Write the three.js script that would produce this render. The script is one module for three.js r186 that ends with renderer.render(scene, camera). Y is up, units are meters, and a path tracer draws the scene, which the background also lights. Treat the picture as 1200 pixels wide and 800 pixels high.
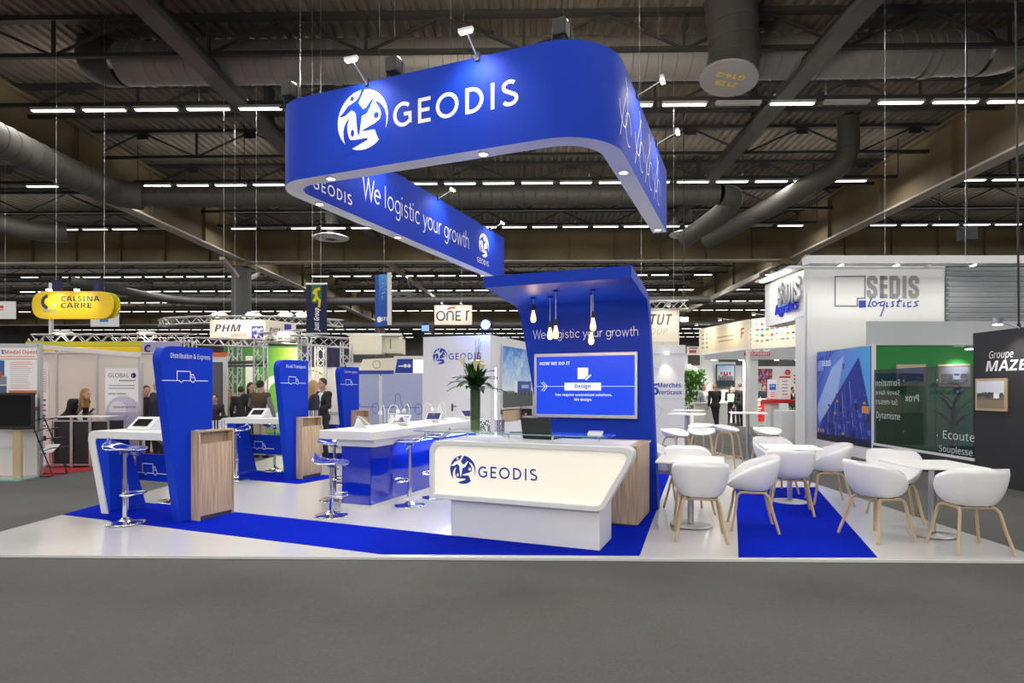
import * as THREE from 'three';
import { RoundedBoxGeometry } from 'three/addons/geometries/RoundedBoxGeometry.js';
import { mergeGeometries } from 'three/addons/utils/BufferGeometryUtils.js';
import { FontLoader } from 'three/addons/loaders/FontLoader.js';
import { RectAreaLightUniformsLib } from 'three/addons/lights/RectAreaLightUniformsLib.js';

// ---------------------------------------------------------------- camera, exposure, large lights
const scene = new THREE.Scene();
const F = 700, HORIZON = 455, EYE = 1.55, YAW = 0.02;          // focal length in pixels of the 1200x800 frame
const camera = new THREE.PerspectiveCamera(2 * Math.atan(400 / F) * 180 / Math.PI, 1.5, 0.1, 400);
camera.position.set(0, EYE, 0);
camera.rotation.y = YAW;
camera.setViewOffset(1200, 800, 0, 400 - HORIZON, 1200, 800);   // shift lens: verticals stay upright
scene.add(camera);
scene.background = new THREE.Color(0x000000);
const renderer = new THREE.WebGLRenderer({ antialias: true });
renderer.toneMapping = THREE.LinearToneMapping;
renderer.toneMappingExposure = 1.12;
renderer.shadowMap.enabled = true;
RectAreaLightUniformsLib.init();

const HALL = { x0: -84, x1: 84, z0: -118, z1: 62, roof: 12.9 };
const ROW_Z0 = -20, ROW_STEP = 7.5, ROW_Y = 11.0, TUBE_L = 1.45, TUBE_STEP = 1.78;
const FLOOD = 150;                                               // flood lamps of the stand across the aisle
const TUBE_LIGHT = new THREE.Color(1.0, 0.985, 0.95);
const ROW_POWER = 55, ROW_UP = 10;                              // the tubes hang bare, so some of their light goes up to the deck
for (let k = -10; k <= 12; k++) for (const [a, b] of [[-70, -19.4], [-17.8, 16.6], [18.2, 70]]) {   // per row, between the girders
  const z = ROW_Z0 - k * ROW_STEP, l = new THREE.RectAreaLight(TUBE_LIGHT, ROW_POWER, b - a, 0.16);
  l.position.set((a + b) / 2, ROW_Y - 0.06, z);
  l.rotation.x = -Math.PI / 2;
  const up = new THREE.RectAreaLight(TUBE_LIGHT, ROW_UP, b - a, 0.16);
  up.position.set((a + b) / 2, ROW_Y + 0.28, z);
  up.rotation.x = Math.PI / 2;
  scene.add(l, up);
}

// ---------------------------------------------------------------- placing: photo pixels to the hall
const cA = Math.cos(YAW), sA = Math.sin(YAW), V3 = (x, y, z) => new THREE.Vector3(x, y, z);
const W = (X, Z, y = 0) => V3(X * cA - Z * sA, y, -X * sA - Z * cA);          // camera-plan metres (right, ahead) to world
const D = (px, py, Z) => W((px - 600) / F * Z, Z, EYE + (HORIZON - py) / F * Z);
const FLR = (px, py, y = 0) => { const Z = F * (EYE - y) / (py - HORIZON); return W((px - 600) / F * Z, Z, y); };
const STAND = 0.03;                                                            // height of the stand's raised floor
const TH = -20.8 * Math.PI / 180;                                              // how the stand's furniture is turned to the hall
class Frame {
  constructor(o, rot, base = STAND) { this.o = o; this.rot = rot; this.base = base; }
  at(u, v, y = 0) { const c = Math.cos(this.rot), s = Math.sin(this.rot); return V3(this.o.x + u * c - v * s, y, this.o.z - u * s - v * c); }
  put(obj, u, v, y = this.base, turn = 0) { obj.position.copy(this.at(u, v, y)); obj.rotation.y = this.rot + turn; return obj; }
  u(px, v) { let a = -12, b = 12; for (let i = 0; i < 60; i++) { const m = (a + b) / 2; if (pixelX(this.at(m, v)) < px) a = m; else b = m; } return (a + b) / 2; }
  v(px, u) { let a = -3, b = 12; const inc = pixelX(this.at(u, b)) > pixelX(this.at(u, a)); for (let i = 0; i < 60; i++) { const m = (a + b) / 2; if ((pixelX(this.at(u, m)) < px) === inc) a = m; else b = m; } return (a + b) / 2; }
}
function pixelX(p) { const X = p.x * cA - p.z * sA, Z = -p.x * sA - p.z * cA; return 600 + F * X / Z; }
const depthOf = p => -p.x * sA - p.z * cA;
const heightAt = (p, py) => EYE + (HORIZON - py) / F * depthOf(p);

// ---------------------------------------------------------------- small tools
let seed = 7; const rnd = (a = 0, b = 1) => { seed = (seed * 1664525 + 1013904223) >>> 0; return a + (b - a) * seed / 4294967296; };
const taken = {};
function numbered(n) { if (taken[n] === undefined) { taken[n] = 0; return n; } taken[n]++; return n + '_' + String(taken[n]).padStart(3, '0'); }
function tag(o, label, category, group, kind) { o.userData = {}; if (label) o.userData.label = label; if (category) o.userData.category = category; if (group) o.userData.group = group; if (kind) o.userData.kind = kind; return o; }
function thing(name, label, category, pos, turn = 0, group) { const o = new THREE.Group(); o.name = numbered(name); tag(o, label, category, group); scene.add(o); if (pos) o.position.copy(pos); o.rotation.y = turn; return o; }
function part(parent, name, geo, mat, label) { const m = new THREE.Mesh(Array.isArray(geo) ? merge(geo) : geo, mat); m.name = name; if (label) m.userData.label = label; parent.add(m); return m; }
function parts(parent, name, list, mat, label) { return list.map(g => part(parent, name, g, mat, label)); }
function solo(name, label, category, geo, mat, group, pos, turn = 0) { const m = new THREE.Mesh(Array.isArray(geo) ? merge(geo) : geo, mat); m.name = numbered(name); tag(m, label, category, group); if (pos) m.position.copy(pos); m.rotation.y = turn; scene.add(m); return m; }
function struct(name, geo, mat, label, category) { const m = new THREE.Mesh(Array.isArray(geo) ? merge(geo) : geo, mat); m.name = numbered(name); tag(m, label, category, null, 'structure'); scene.add(m); return m; }
function copy(o, pos, turn, label, group) { const c = o.clone(); c.name = numbered(o.name.replace(/_\d{3}$/, '')); c.userData = { ...o.userData }; if (label) c.userData.label = label; if (group) c.userData.group = group; if (pos) c.position.copy(pos); if (turn !== undefined) c.rotation.y = turn; scene.add(c); return c; }
function merge(list) {
  const fl = list.map(g => { let q = g.index ? g.toNonIndexed() : g; for (const k of Object.keys(q.attributes)) if (!['position', 'normal', 'uv'].includes(k)) q.deleteAttribute(k); if (!q.attributes.uv) q.setAttribute('uv', new THREE.BufferAttribute(new Float32Array(q.attributes.position.count * 2), 2)); return q; });
  return mergeGeometries(fl);
}
function uvBox(g, s = 1) {                                      // uv in metres, by the face's main direction
  const q = g.index ? g.toNonIndexed() : g; const p = q.attributes.position, n = q.attributes.normal, uv = new Float32Array(p.count * 2);
  for (let i = 0; i < p.count; i++) { const ax = Math.abs(n.getX(i)), ay = Math.abs(n.getY(i)), az = Math.abs(n.getZ(i)); let a, b; if (ay >= ax && ay >= az) { a = p.getX(i); b = p.getZ(i); } else if (ax >= az) { a = p.getZ(i); b = p.getY(i); } else { a = p.getX(i); b = p.getY(i); } uv[2 * i] = a * s; uv[2 * i + 1] = b * s; }
  q.setAttribute('uv', new THREE.BufferAttribute(uv, 2)); return q;
}
const box = (w, h, d, x = 0, y = 0, z = 0, r = 0) => { const g = r ? new RoundedBoxGeometry(w, h, d, 2, Math.min(r, w / 2.01, h / 2.01, d / 2.01)) : new THREE.BoxGeometry(w, h, d); g.translate(x, y, z); return uvBox(g); };
const bx = (x0, x1, y0, y1, z0, z1, r = 0) => box(Math.abs(x1 - x0), Math.abs(y1 - y0), Math.abs(z1 - z0), (x0 + x1) / 2, (y0 + y1) / 2, (z0 + z1) / 2, r);
const cyl = (r0, r1, h, x = 0, y = 0, z = 0, n = 24) => { const g = new THREE.CylinderGeometry(r1, r0, h, n); g.translate(x, y + h / 2, z); return g; };
const lathe = (pts, n = 32) => new THREE.LatheGeometry(pts.map(p => new THREE.Vector2(p[0], p[1])), n);
const tube = (pts, r, n = 16, m = 8, closed = false) => new THREE.TubeGeometry(new THREE.CatmullRomCurve3(pts.map(p => p.isVector3 ? p : V3(...p)), closed, 'centripetal'), n, r, m, closed);
const ball = (r, x = 0, y = 0, z = 0, sx = 1, sy = 1, sz = 1, n = 16) => { const g = new THREE.SphereGeometry(r, n, Math.ceil(n * .75)); g.scale(sx, sy, sz); g.translate(x, y, z); return g; };
function orient(g, p, q) { const d = q.clone().sub(p), up = Math.abs(d.y) > .99 * d.length() ? V3(1, 0, 0) : V3(0, 1, 0); const z = d.clone().normalize(), x = up.clone().cross(z).normalize(), y = z.clone().cross(x); const m = new THREE.Matrix4().makeBasis(x, y, z).setPosition(p.clone().add(q).multiplyScalar(.5)); g.applyMatrix4(m); return g; }
const v3 = p => p.isVector3 ? p : V3(...p);
const rod = (p, q, r, n = 6) => { p = v3(p); q = v3(q); const g = new THREE.CylinderGeometry(r, r, p.distanceTo(q), n); g.rotateX(Math.PI / 2); return orient(g, p, q); };
const plank = (p, q, w, h) => { p = v3(p); q = v3(q); return orient(uvBox(new THREE.BoxGeometry(w, h, p.distanceTo(q))), p, q); };
function extrude(pts, depth, bevel = 0, holes = []) {          // outline in x,y; thickness along z from 0 to depth
  const s = new THREE.Shape(pts.map(p => new THREE.Vector2(p[0], p[1]))); for (const h of holes) s.holes.push(new THREE.Path(h.map(p => new THREE.Vector2(p[0], p[1]))));
  const g = new THREE.ExtrudeGeometry(s, { depth: depth - 2 * bevel, bevelEnabled: bevel > 0, bevelThickness: bevel, bevelSize: bevel, bevelOffset: -bevel, bevelSegments: 2, curveSegments: 12 }); g.translate(0, 0, bevel); return uvBox(g);
}
function roundPoly(pts, radii, n = 8) {                         // polygon with rounded corners
  const out = []; const N = pts.length;
  for (let i = 0; i < N; i++) {
    const r = radii[i] || 0, p = pts[i]; if (!r) { out.push(p); continue; }
    const a = pts[(i + N - 1) % N], b = pts[(i + 1) % N]; const d1 = [a[0] - p[0], a[1] - p[1]], d2 = [b[0] - p[0], b[1] - p[1]]; const l1 = Math.hypot(...d1), l2 = Math.hypot(...d2);
    const cosv = (d1[0] * d2[0] + d1[1] * d2[1]) / l1 / l2, half = Math.acos(cosv) / 2, t = Math.min(r / Math.tan(half), l1 * .98, l2 * .98);
    const s = [p[0] + d1[0] / l1 * t, p[1] + d1[1] / l1 * t], e = [p[0] + d2[0] / l2 * t, p[1] + d2[1] / l2 * t];
    for (let k = 0; k <= n; k++) { const q = k / n, m = 1 - q, w0 = m * m, w1 = 2 * m * q * .94, w2 = q * q, ws = w0 + w1 + w2; out.push([(w0 * s[0] + w1 * p[0] + w2 * e[0]) / ws, (w0 * s[1] + w1 * p[1] + w2 * e[1]) / ws]); }
  }
  return out;
}
function surf(fn, nu, nv) {                                     // grid surface from fn(u, v) -> [x, y, z]
  const P = [], U = [], I = []; for (let j = 0; j <= nv; j++) for (let i = 0; i <= nu; i++) { const p = fn(i / nu, j / nv); P.push(p[0], p[1], p[2]); U.push(i / nu, j / nv); }
  for (let j = 0; j < nv; j++) for (let i = 0; i < nu; i++) { const a = j * (nu + 1) + i; I.push(a, a + 1, a + nu + 1, a + 1, a + nu + 2, a + nu + 1); }
  const g = new THREE.BufferGeometry(); g.setAttribute('position', new THREE.Float32BufferAttribute(P, 3)); g.setAttribute('uv', new THREE.Float32BufferAttribute(U, 2)); g.setIndex(I); g.computeVertexNormals(); return g;
}
const ellipse = (cx, cy, rx, ry, n = 24) => Array.from({ length: n }, (_, i) => [cx + rx * Math.cos(i / n * 2 * Math.PI), cy + ry * Math.sin(i / n * 2 * Math.PI)]);
const flat = (pts, z = 0, holes = []) => { const s = new THREE.Shape(pts.map(p => new THREE.Vector2(p[0], p[1]))); for (const h of holes) s.holes.push(new THREE.Path(h.map(p => new THREE.Vector2(p[0], p[1])))); const g = new THREE.ShapeGeometry(s, 12); g.translate(0, 0, z); return g; };
function ribbon(pts, w, z = 0, closed = false) {                // a drawn line of width w in the xy plane
  const n = pts.length, P = [], I = [], N = []; const L = closed ? n : n - 1;
  for (let i = 0; i < n; i++) {
    const a = pts[closed ? (i + n - 1) % n : Math.max(0, i - 1)], b = pts[closed ? (i + 1) % n : Math.min(n - 1, i + 1)], p = pts[i];
    let t1 = [p[0] - a[0], p[1] - a[1]], t2 = [b[0] - p[0], b[1] - p[1]]; const l1 = Math.hypot(...t1) || 1, l2 = Math.hypot(...t2) || 1; t1 = [t1[0] / l1, t1[1] / l1]; t2 = [t2[0] / l2, t2[1] / l2]; if (!closed && i === 0) t1 = t2; if (!closed && i === n - 1) t2 = t1;
    let nx = -(t1[1] + t2[1]), ny = t1[0] + t2[0]; const l = Math.hypot(nx, ny) || 1; nx /= l; ny /= l; const c = Math.max(.35, nx * -t1[1] + ny * t1[0]); const o = w / 2 / c;
    P.push(p[0] + nx * o, p[1] + ny * o, z, p[0] - nx * o, p[1] - ny * o, z); N.push(0, 0, 1, 0, 0, 1);
  }
  for (let i = 0; i < L; i++) { const a = 2 * i, b = 2 * ((i + 1) % n); I.push(a, a + 1, b, b, a + 1, b + 1); }
  const g = new THREE.BufferGeometry(); g.setAttribute('position', new THREE.Float32BufferAttribute(P, 3)); g.setAttribute('normal', new THREE.Float32BufferAttribute(N, 3)); g.setIndex(I); return g;
}
const arcPts = (cx, cy, rx, ry, a0, a1, n = 16) => Array.from({ length: n + 1 }, (_, i) => { const a = (a0 + (a1 - a0) * i / n) * Math.PI / 180; return [cx + rx * Math.cos(a), cy + ry * Math.sin(a)]; });

// ---------------------------------------------------------------- materials
const lin = (r, g, b) => new THREE.Color().setRGB(r, g, b);
const mat = (c, rough = .6, metal = 0, o = {}) => new THREE.MeshStandardMaterial({ color: Array.isArray(c) ? lin(...c) : c, roughness: rough, metalness: metal, side: THREE.DoubleSide, ...o });
const phys = (c, rough, o = {}) => new THREE.MeshPhysicalMaterial({ color: Array.isArray(c) ? lin(...c) : c, roughness: rough, side: THREE.DoubleSide, ...o });
function noiseTex(n, fn, rep = [1, 1], srgb = true) {
  const d = new Uint8Array(n * n * 4); for (let j = 0; j < n; j++) for (let i = 0; i < n; i++) { const c = fn(i / n, j / n, i, j), k = 4 * (j * n + i); d[k] = c[0]; d[k + 1] = c[1]; d[k + 2] = c[2]; d[k + 3] = 255; }
  const t = new THREE.DataTexture(d, n, n); t.wrapS = t.wrapT = THREE.RepeatWrapping; t.magFilter = THREE.LinearFilter; t.minFilter = THREE.LinearMipmapLinearFilter; t.generateMipmaps = true; t.repeat.set(...rep); if (srgb) t.colorSpace = THREE.SRGBColorSpace; t.needsUpdate = true; return t;
}
const hash = (i, j) => { let h = (i * 374761393 + j * 668265263) | 0; h = Math.imul(h ^ (h >>> 13), 1274126177); return ((h ^ (h >>> 16)) >>> 0) / 4294967296; };
function vnoise(x, y, per) { const xi = Math.floor(x), yi = Math.floor(y), fx = x - xi, fy = y - yi, s = t => t * t * (3 - 2 * t), m = (a) => ((a % per) + per) % per; const a = hash(m(xi), m(yi)), b = hash(m(xi + 1), m(yi)), c = hash(m(xi), m(yi + 1)), d = hash(m(xi + 1), m(yi + 1)); return a + (b - a) * s(fx) + (c - a) * s(fy) + (a - b - c + d) * s(fx) * s(fy); }
const fbm = (u, v, base, oct = 4) => { let s = 0, w = .5, f = base; for (let i = 0; i < oct; i++) { s += w * vnoise(u * f, v * f, f); w *= .5; f *= 2; } return s / (1 - Math.pow(.5, oct)); };
const g3 = v => [v, v, v];
const clamp = (v, a = 0, b = 255) => Math.max(a, Math.min(b, v));
const carpetTone = noiseTex(512, (u, v) => { const n = fbm(u, v, 4, 6) - .5, f = hash(Math.floor(u * 512), Math.floor(v * 512)) - .5; return g3(clamp(226 + n * 60 + f * 26)); }, [.22, .22]);
const carpetBump = noiseTex(256, (u, v, i, j) => g3(255 * hash(i, j)), [3, 3], false);
const woodTone = noiseTex(512, (u, v) => { const w = fbm(u, v * .12, 8, 3), fib = fbm(u * 1, v * .06, 64, 2), s = Math.sin((u * 9 + w * 2.2) * 6.283) * .5 + .5; const t = .84 + .12 * (s - .5) * w + .26 * (fib - .5); return [clamp(208 * t + 26), clamp(184 * t + 22), clamp(158 * t + 18)]; }, [1.4, 1.0]);
const metalTone = noiseTex(256, (u, v) => g3(clamp(200 + 70 * (fbm(u, v, 6, 4) - .5))), [.35, .35]);
const dustTone = noiseTex(256, (u, v) => g3(clamp(212 + 110 * (fbm(u, v, 5, 5) - .5))), [.06, .06]);
function canvas(w, h, draw) { const c = document.createElement('canvas'); c.width = w; c.height = h; const x = c.getContext('2d'); draw(x, w, h); const t = new THREE.CanvasTexture(c); t.colorSpace = THREE.SRGBColorSpace; t.magFilter = THREE.LinearFilter; return t; }
const M = {
  hallFloor: mat([.105, .102, .098], .95, 0, { map: carpetTone, bumpMap: carpetBump, bumpScale: .002 }),
  blueCarpet: phys([.002, .017, .52], .97, { specularIntensity: .08, map: carpetTone, bumpMap: carpetBump, bumpScale: .003 }),
  redCarpet: mat([.45, .012, .02], .97, 0, { map: carpetTone }),
  gloss: phys([.61, .605, .59], .16, { clearcoat: .5, clearcoatRoughness: .08 }),
  white: mat([.72, .72, .72], .4), whiteMatt: mat([.74, .735, .72], .75), cream: mat([.82, .76, .63], .7), greyWall: mat([.5, .52, .54], .7), paleWall: mat([.66, .63, .57], .8),
  blue: phys([.005, .036, .42], .5, { specularIntensity: .3 }), blueFin: phys([.004, .038, .5], .42, { specularIntensity: .3 }), blueGloss: phys([.002, .02, .5], .08, { clearcoat: 1, clearcoatRoughness: .03 }), banner: phys([.005, .04, .44], .55, { specularIntensity: .3 }),
  navy: mat([.008, .01, .06], .7), logoBlue: mat([.01, .045, .36], .6), print: mat([.85, .85, .85], .6), ink: mat([.03, .035, .06], .7),
  wood: mat([.86, .84, .82], .55, 0, { map: woodTone }), oak: mat([.5, .37, .22], .5),
  chrome: mat([.86, .86, .87], .08, 1), steel: mat([.56, .56, .57], .32, 1), alu: mat([.72, .72, .73], .35, 1), black: mat([.012, .012, .013], .5), blackGloss: mat([.008, .008, .009], .12), charcoal: mat([.022, .022, .026], .65), darkGrey: mat([.06, .06, .065], .6),
  shell: mat([.77, .77, .78], .42), tableTop: mat([.8, .79, .77], .35),
  roof: mat([.26, .215, .165], .8, 0, { map: dustTone }), girder: mat([.34, .26, .14], .8, 0, { map: dustTone }), flange: mat([.45, .40, .34], .7), concrete: mat([.22, .205, .19], .85, 0, { map: dustTone }), truss: mat([.035, .033, .032], .6), column: mat([.2, .21, .2], .85, 0, { map: dustTone }), duct: mat([.5, .475, .44], .5, .35, { map: metalTone }), ductDull: mat([.17, .16, .14], .6, .25, { map: metalTone }), ductDark: mat([.12, .115, .115], .55, .2, { map: metalTone }), hallWall: mat([.2, .19, .175], .9, 0, { map: dustTone }),
  tubeLit: mat([1, 1, 1], .5, 0, { emissive: TUBE_LIGHT, emissiveIntensity: 3.2 }), tubeOff: mat([.5, .5, .5], .4), lampSoft: mat([1, 1, 1], .5, 0, { emissive: lin(1, .9, .75), emissiveIntensity: 3 }), lampFace: mat([1, 1, 1], .5, 0, { emissive: lin(1, .9, .75), emissiveIntensity: 14 }),
  glass: phys([.93, .97, .96], .02, { transmission: 1, thickness: 0, ior: 1.45 }), glassEdge: phys([.45, .78, .72], .05, { transmission: .6, thickness: 0 }), frosted: phys([.62, .66, .84], .55, { transmission: .55, thickness: 0 }), smoked: phys([.42, .44, .52], .03, { transmission: 1, thickness: 0, ior: 1.5 }),
  blueGlass: phys([.012, .04, .5], .06, { transmission: .3, thickness: 0, clearcoat: 1 }), acrylic: phys([.9, .9, .93], .04, { transmission: 1, thickness: 0 }),
  yellow: mat([.8, .56, .01], .45), orange: mat([.7, .13, .02], .6), red: mat([.62, .015, .02], .5), green: mat([.012, .2, .035], .55), lime: mat([.2, .42, .05], .6),
  leaf: mat([.015, .06, .012], .4), leafLight: mat([.05, .13, .015], .45), petal: mat([.8, .76, .55], .6),
};
const SMOKE = M.smoked;

// ---------------------------------------------------------------- lettering and marks
const loader = new FontLoader();
const FONT = { bold: await loader.loadAsync('fonts/droid/droid_sans_bold.typeface.json'), sans: await loader.loadAsync('fonts/droid/droid_sans_regular.typeface.json'), serif: await loader.loadAsync('fonts/droid/droid_serif_bold.typeface.json') };
function textGeo(s, width, height, font = 'sans', slant = 0) {  // flat lettering fitted to width x cap height, from x = 0, baseline y = 0
  const g = new THREE.ShapeGeometry(FONT[font].generateShapes(s, 1), 5); g.computeBoundingBox(); const b = g.boundingBox, capG = new THREE.ShapeGeometry(FONT[font].generateShapes('H', 1), 2); capG.computeBoundingBox();
  const sy = height / capG.boundingBox.max.y, sx = width / (b.max.x - b.min.x); g.translate(-b.min.x, 0, 0); g.scale(sx, sy, 1);
  if (slant) { const m = new THREE.Matrix4().makeShear(0, 0, slant, 0, 0, 0); g.applyMatrix4(m); }
  return g;
}
const moved = (g, x = 0, y = 0, z = 0) => { g.translate(x, y, z); return g; };
function wordGeo(cap, w = .15) {                                // the six-letter company word in drawn strokes, cap height given
  const L = [], R = (p, c) => L.push(ribbon(p, w, 0, c)); const h = w / 2;
  R([...arcPts(.47, .5, .47 - h, .5 - h, 48, 320, 22), [.86 - h, .22], [.86 - h, .5], [.5, .5]]);
  R([[1.16 + h, 0], [1.16 + h, 1]]); for (const y of [h, .51, 1 - h]) R([[1.16 + h, y], [y === .51 ? 1.68 : 1.73, y]]);
  R(ellipse(2.47, .5, .5 - h, .5 - h, 36), true);
  R([[3.26 + h, h], [3.5, h], ...arcPts(3.52, .5, .51 - h, .5 - h, -90, 90, 18), [3.26 + h, 1 - h]], true);
  R([[4.41, 0], [4.41, 1]]);
  R([...arcPts(5.11, .735, .27 - h * .3, .265 - h, 40, 250, 12), ...arcPts(5.11, .275, .30 - h * .3, .275 - h, 70, -150, 14)]);
  const g = merge(L); g.scale(cap, cap, cap); return g;
}
const GLYPH = {                                                 // thin rounded line letters: strokes and advance, cap height 1
  W: [[[[0, 1], [.26, 0], [.52, .96], [.78, 0], [1.04, 1]]], 1.1], e: [[[[.03, .36], [.57, .36], ...arcPts(.3, .33, .28, .31, 6, 312, 16)]], .74], l: [[[[0, 0], [0, 1.06]]], .27], o: [[ellipse(.3, .33, .29, .31, 22).concat([[.59, .33]])], .78], g: [[ellipse(.28, .34, .27, .3, 20).concat([[.55, .34]]), [[.55, .65], [.55, -.04], ...arcPts(.3, -.06, .25, .24, 0, -150, 8)]], .76], i: [[[[0, 0], [0, .64]], [[0, .84], [0, .95]]], .27], s: [[[...arcPts(.2, .48, .17, .15, 30, 250, 8), ...arcPts(.2, .18, .19, .16, 80, -150, 10)]], .54], t: [[[[.16, .88], [.16, .16], [.2, .05], [.28, .02], [.38, .03]], [[0, .62], [.38, .62]]], .5], c: [[arcPts(.3, .33, .28, .31, 45, 315, 16)], .64], y: [[[[0, .64], [.26, .02]], [[.5, .64], [.2, -.14], [.12, -.26], [-.02, -.27]]], .62], u: [[[[0, .64], [0, .26], ...arcPts(.24, .26, .24, .24, 180, 360, 10), [.48, .64]], [[.48, .3], [.48, 0]]], .74], r: [[[[0, 0], [0, .64]], [[0, .36], [.07, .54], [.18, .63], [.32, .63]]], .42], w: [[[[0, .64], [.2, 0], [.4, .62], [.6, 0], [.8, .64]]], .92], h: [[[[0, 0], [0, 1.06]], [[0, .36], ...arcPts(.24, .4, .24, .24, 180, 0, 10), [.48, 0]]], .74],
};
function thinText(str, width, cap, w = .085) { const words = [[]]; let x = 0; for (const ch of str) { if (ch === ' ') { x += .36; words.push([]); continue; } const L = words[words.length - 1]; const [st, adv] = GLYPH[ch]; for (const k of st) L.push(ribbon(k.map(p => [p[0] + x, p[1]]), w)); x += adv; } return words.map(L => merge(L).scale(width / (x - .26), cap, 1)); }                       // one geometry per word
function thick(g, d) {                                          // flat lettering to raised letters of depth d
  const q = g.index ? g.toNonIndexed() : g, p = q.attributes.position, key = i => p.getX(i).toFixed(4) + ',' + p.getY(i).toFixed(4), use = {}, P = [];
  for (let t = 0; t < p.count; t += 3) for (let e = 0; e < 3; e++) { const a = t + e, b = t + (e + 1) % 3, k = [key(a), key(b)].sort().join('|'); (use[k] = use[k] || []).push([a, b]); }
  for (const k in use) if (use[k].length === 1) { const [a, b] = use[k][0], A = [p.getX(a), p.getY(a)], B = [p.getX(b), p.getY(b)]; P.push(...A, 0, ...B, 0, ...B, d, ...A, 0, ...B, d, ...A, d); }
  const s = new THREE.BufferGeometry(); s.setAttribute('position', new THREE.Float32BufferAttribute(P, 3)); s.computeVertexNormals(); return merge([s, q.clone().translate(0, 0, d)]);
}
function heavyWord(width, h) {                                  // condensed heavy block letters S E D I S
  const L = [], w = .2, S = x => { L.push(ribbon([[x + .44, .64], [x + .44, .82], [x + .37, .9], [x + .17, .9], [x + .1, .82], [x + .1, .66], [x + .18, .55], [x + .37, .45], [x + .44, .34], [x + .44, .18], [x + .37, .1], [x + .17, .1], [x + .1, .18], [x + .1, .36]], w)); };
  S(0); for (const y of [.1, .52, .9]) L.push(ribbon([[.66, y], [1.04, y]], w * .95)); L.push(ribbon([[.76, 0], [.76, 1]], w)); L.push(ribbon([[1.24, 0], [1.24, 1]], w)); L.push(ribbon([[1.24, .9], [1.5, .9], [1.58, .8], [1.58, .2], [1.5, .1], [1.24, .1]], w)); L.push(ribbon([[1.9, 0], [1.9, 1]], w)); S(2.1); const g = merge(L); g.scale(width / 2.64, h, 1); return g;
}
const emblemXY = (x, y) => [(x - 375) / 268, -(y - 410) / 312];
const EMBLEM = {                                                // round mark: disc and the cut figures (unit radius)
  cuts: [
    [[365, 92], [335, 165], [300, 200], [270, 215], [215, 240], [165, 300], [128, 330], [150, 342], [190, 335], [260, 290], [285, 310], [305, 340], [310, 420], [320, 520], [333, 578], [345, 540], [360, 440], [370, 370], [420, 355], [450, 310], [492, 222], [480, 210], [450, 240], [410, 290], [385, 300], [355, 260], [335, 230], [360, 180], [404, 92]],
    [[240, 358], [205, 395], [180, 440], [168, 500], [172, 570], [188, 635], [172, 742], [266, 742], [268, 690], [340, 662], [420, 632], [442, 612], [390, 604], [300, 605], [250, 598], [232, 575], [215, 510], [213, 440]],
    [[508, 245], [530, 285], [560, 335], [572, 390], [555, 440], [500, 470], [420, 500], [366, 522], [400, 532], [470, 530], [505, 535], [520, 580], [552, 652], [600, 720], [668, 600], [612, 575], [625, 500], [628, 420], [610, 340], [570, 280], [530, 245]],
  ].map(a => a.map(p => emblemXY(...p))),
  heads: [[265, 170, 22, 25], [268, 530, 19, 38], [522, 390, 27, 33]].map(([x, y, a, b]) => [...emblemXY(x, y), a / 268, b / 312]),
};
function emblem(parent, r, x, y, z, fg, bg) {                   // disc in fg with the figures in the ground colour
  const a = flat(ellipse(0, 0, r, r, 48)); part(parent, 'emblem_disc', moved(a, x, y, z), fg);
  const cuts = EMBLEM.cuts.map(c => flat(c.map(p => [p[0] * r, p[1] * r]))).concat(EMBLEM.heads.map(h => flat(ellipse(h[0] * r, h[1] * r, h[2] * r, h[3] * r, 16))));
  part(parent, 'emblem_figures', moved(merge(cuts), x, y, z + .0012), bg);
}
function logo(parent, cap, x, y, z, fg, bg) {                   // word with the emblem to its left; x, y is the word's start on the baseline
  part(parent, 'lettering', moved(wordGeo(cap), x, y, z), fg);
  emblem(parent, 1.25 * cap, x - 1.5 * cap, y + .6 * cap, z, fg, bg);
}
function truckGeo(s) {                                          // line drawing of a lorry on a road line, s = body length
  const w = .05 * s, L = [ribbon([[0, .1 * s], [0, .72 * s], [s, .72 * s], [s, .1 * s]], w, 0), ribbon([[s, .52 * s], [1.22 * s, .52 * s], [1.42 * s, .1 * s]], w), ribbon([[1.1 * s, .5 * s], [1.1 * s, .3 * s], [1.32 * s, .3 * s]], w * .8), ribbon([[-1.1 * s, .1 * s], [.2 * s, .1 * s]], w), ribbon([[.42 * s, .1 * s], [1.1 * s, .1 * s]], w), ribbon([[1.3 * s, .1 * s], [2.4 * s, .1 * s]], w)];
  for (const cx of [.31, 1.2]) L.push(ribbon(arcPts(cx * s, .1 * s, .11 * s, .11 * s, 180, 360, 10), w));
  return merge(L);
}
const sheet = (w, h, x = 0, y = 0, z = 0) => { const g = new THREE.PlaneGeometry(w, h); g.translate(x, y, z); return g; };
function fillText(x, s, px, py, size, color, weight = '', align = 'left') { x.fillStyle = color; x.font = `${weight} ${size}px sans-serif`; x.textAlign = align; x.fillText(s, px, py); }
const printed = (w, h, draw, rough = .5) => mat(0xffffff, rough, 0, { map: canvas(w, h, draw) });
const glowing = (w, h, draw, k = .8) => { const t = canvas(w, h, draw); return new THREE.MeshStandardMaterial({ color: 0x000000, emissive: 0xffffff, emissiveMap: t, emissiveIntensity: k, roughness: .25 }); };

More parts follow.
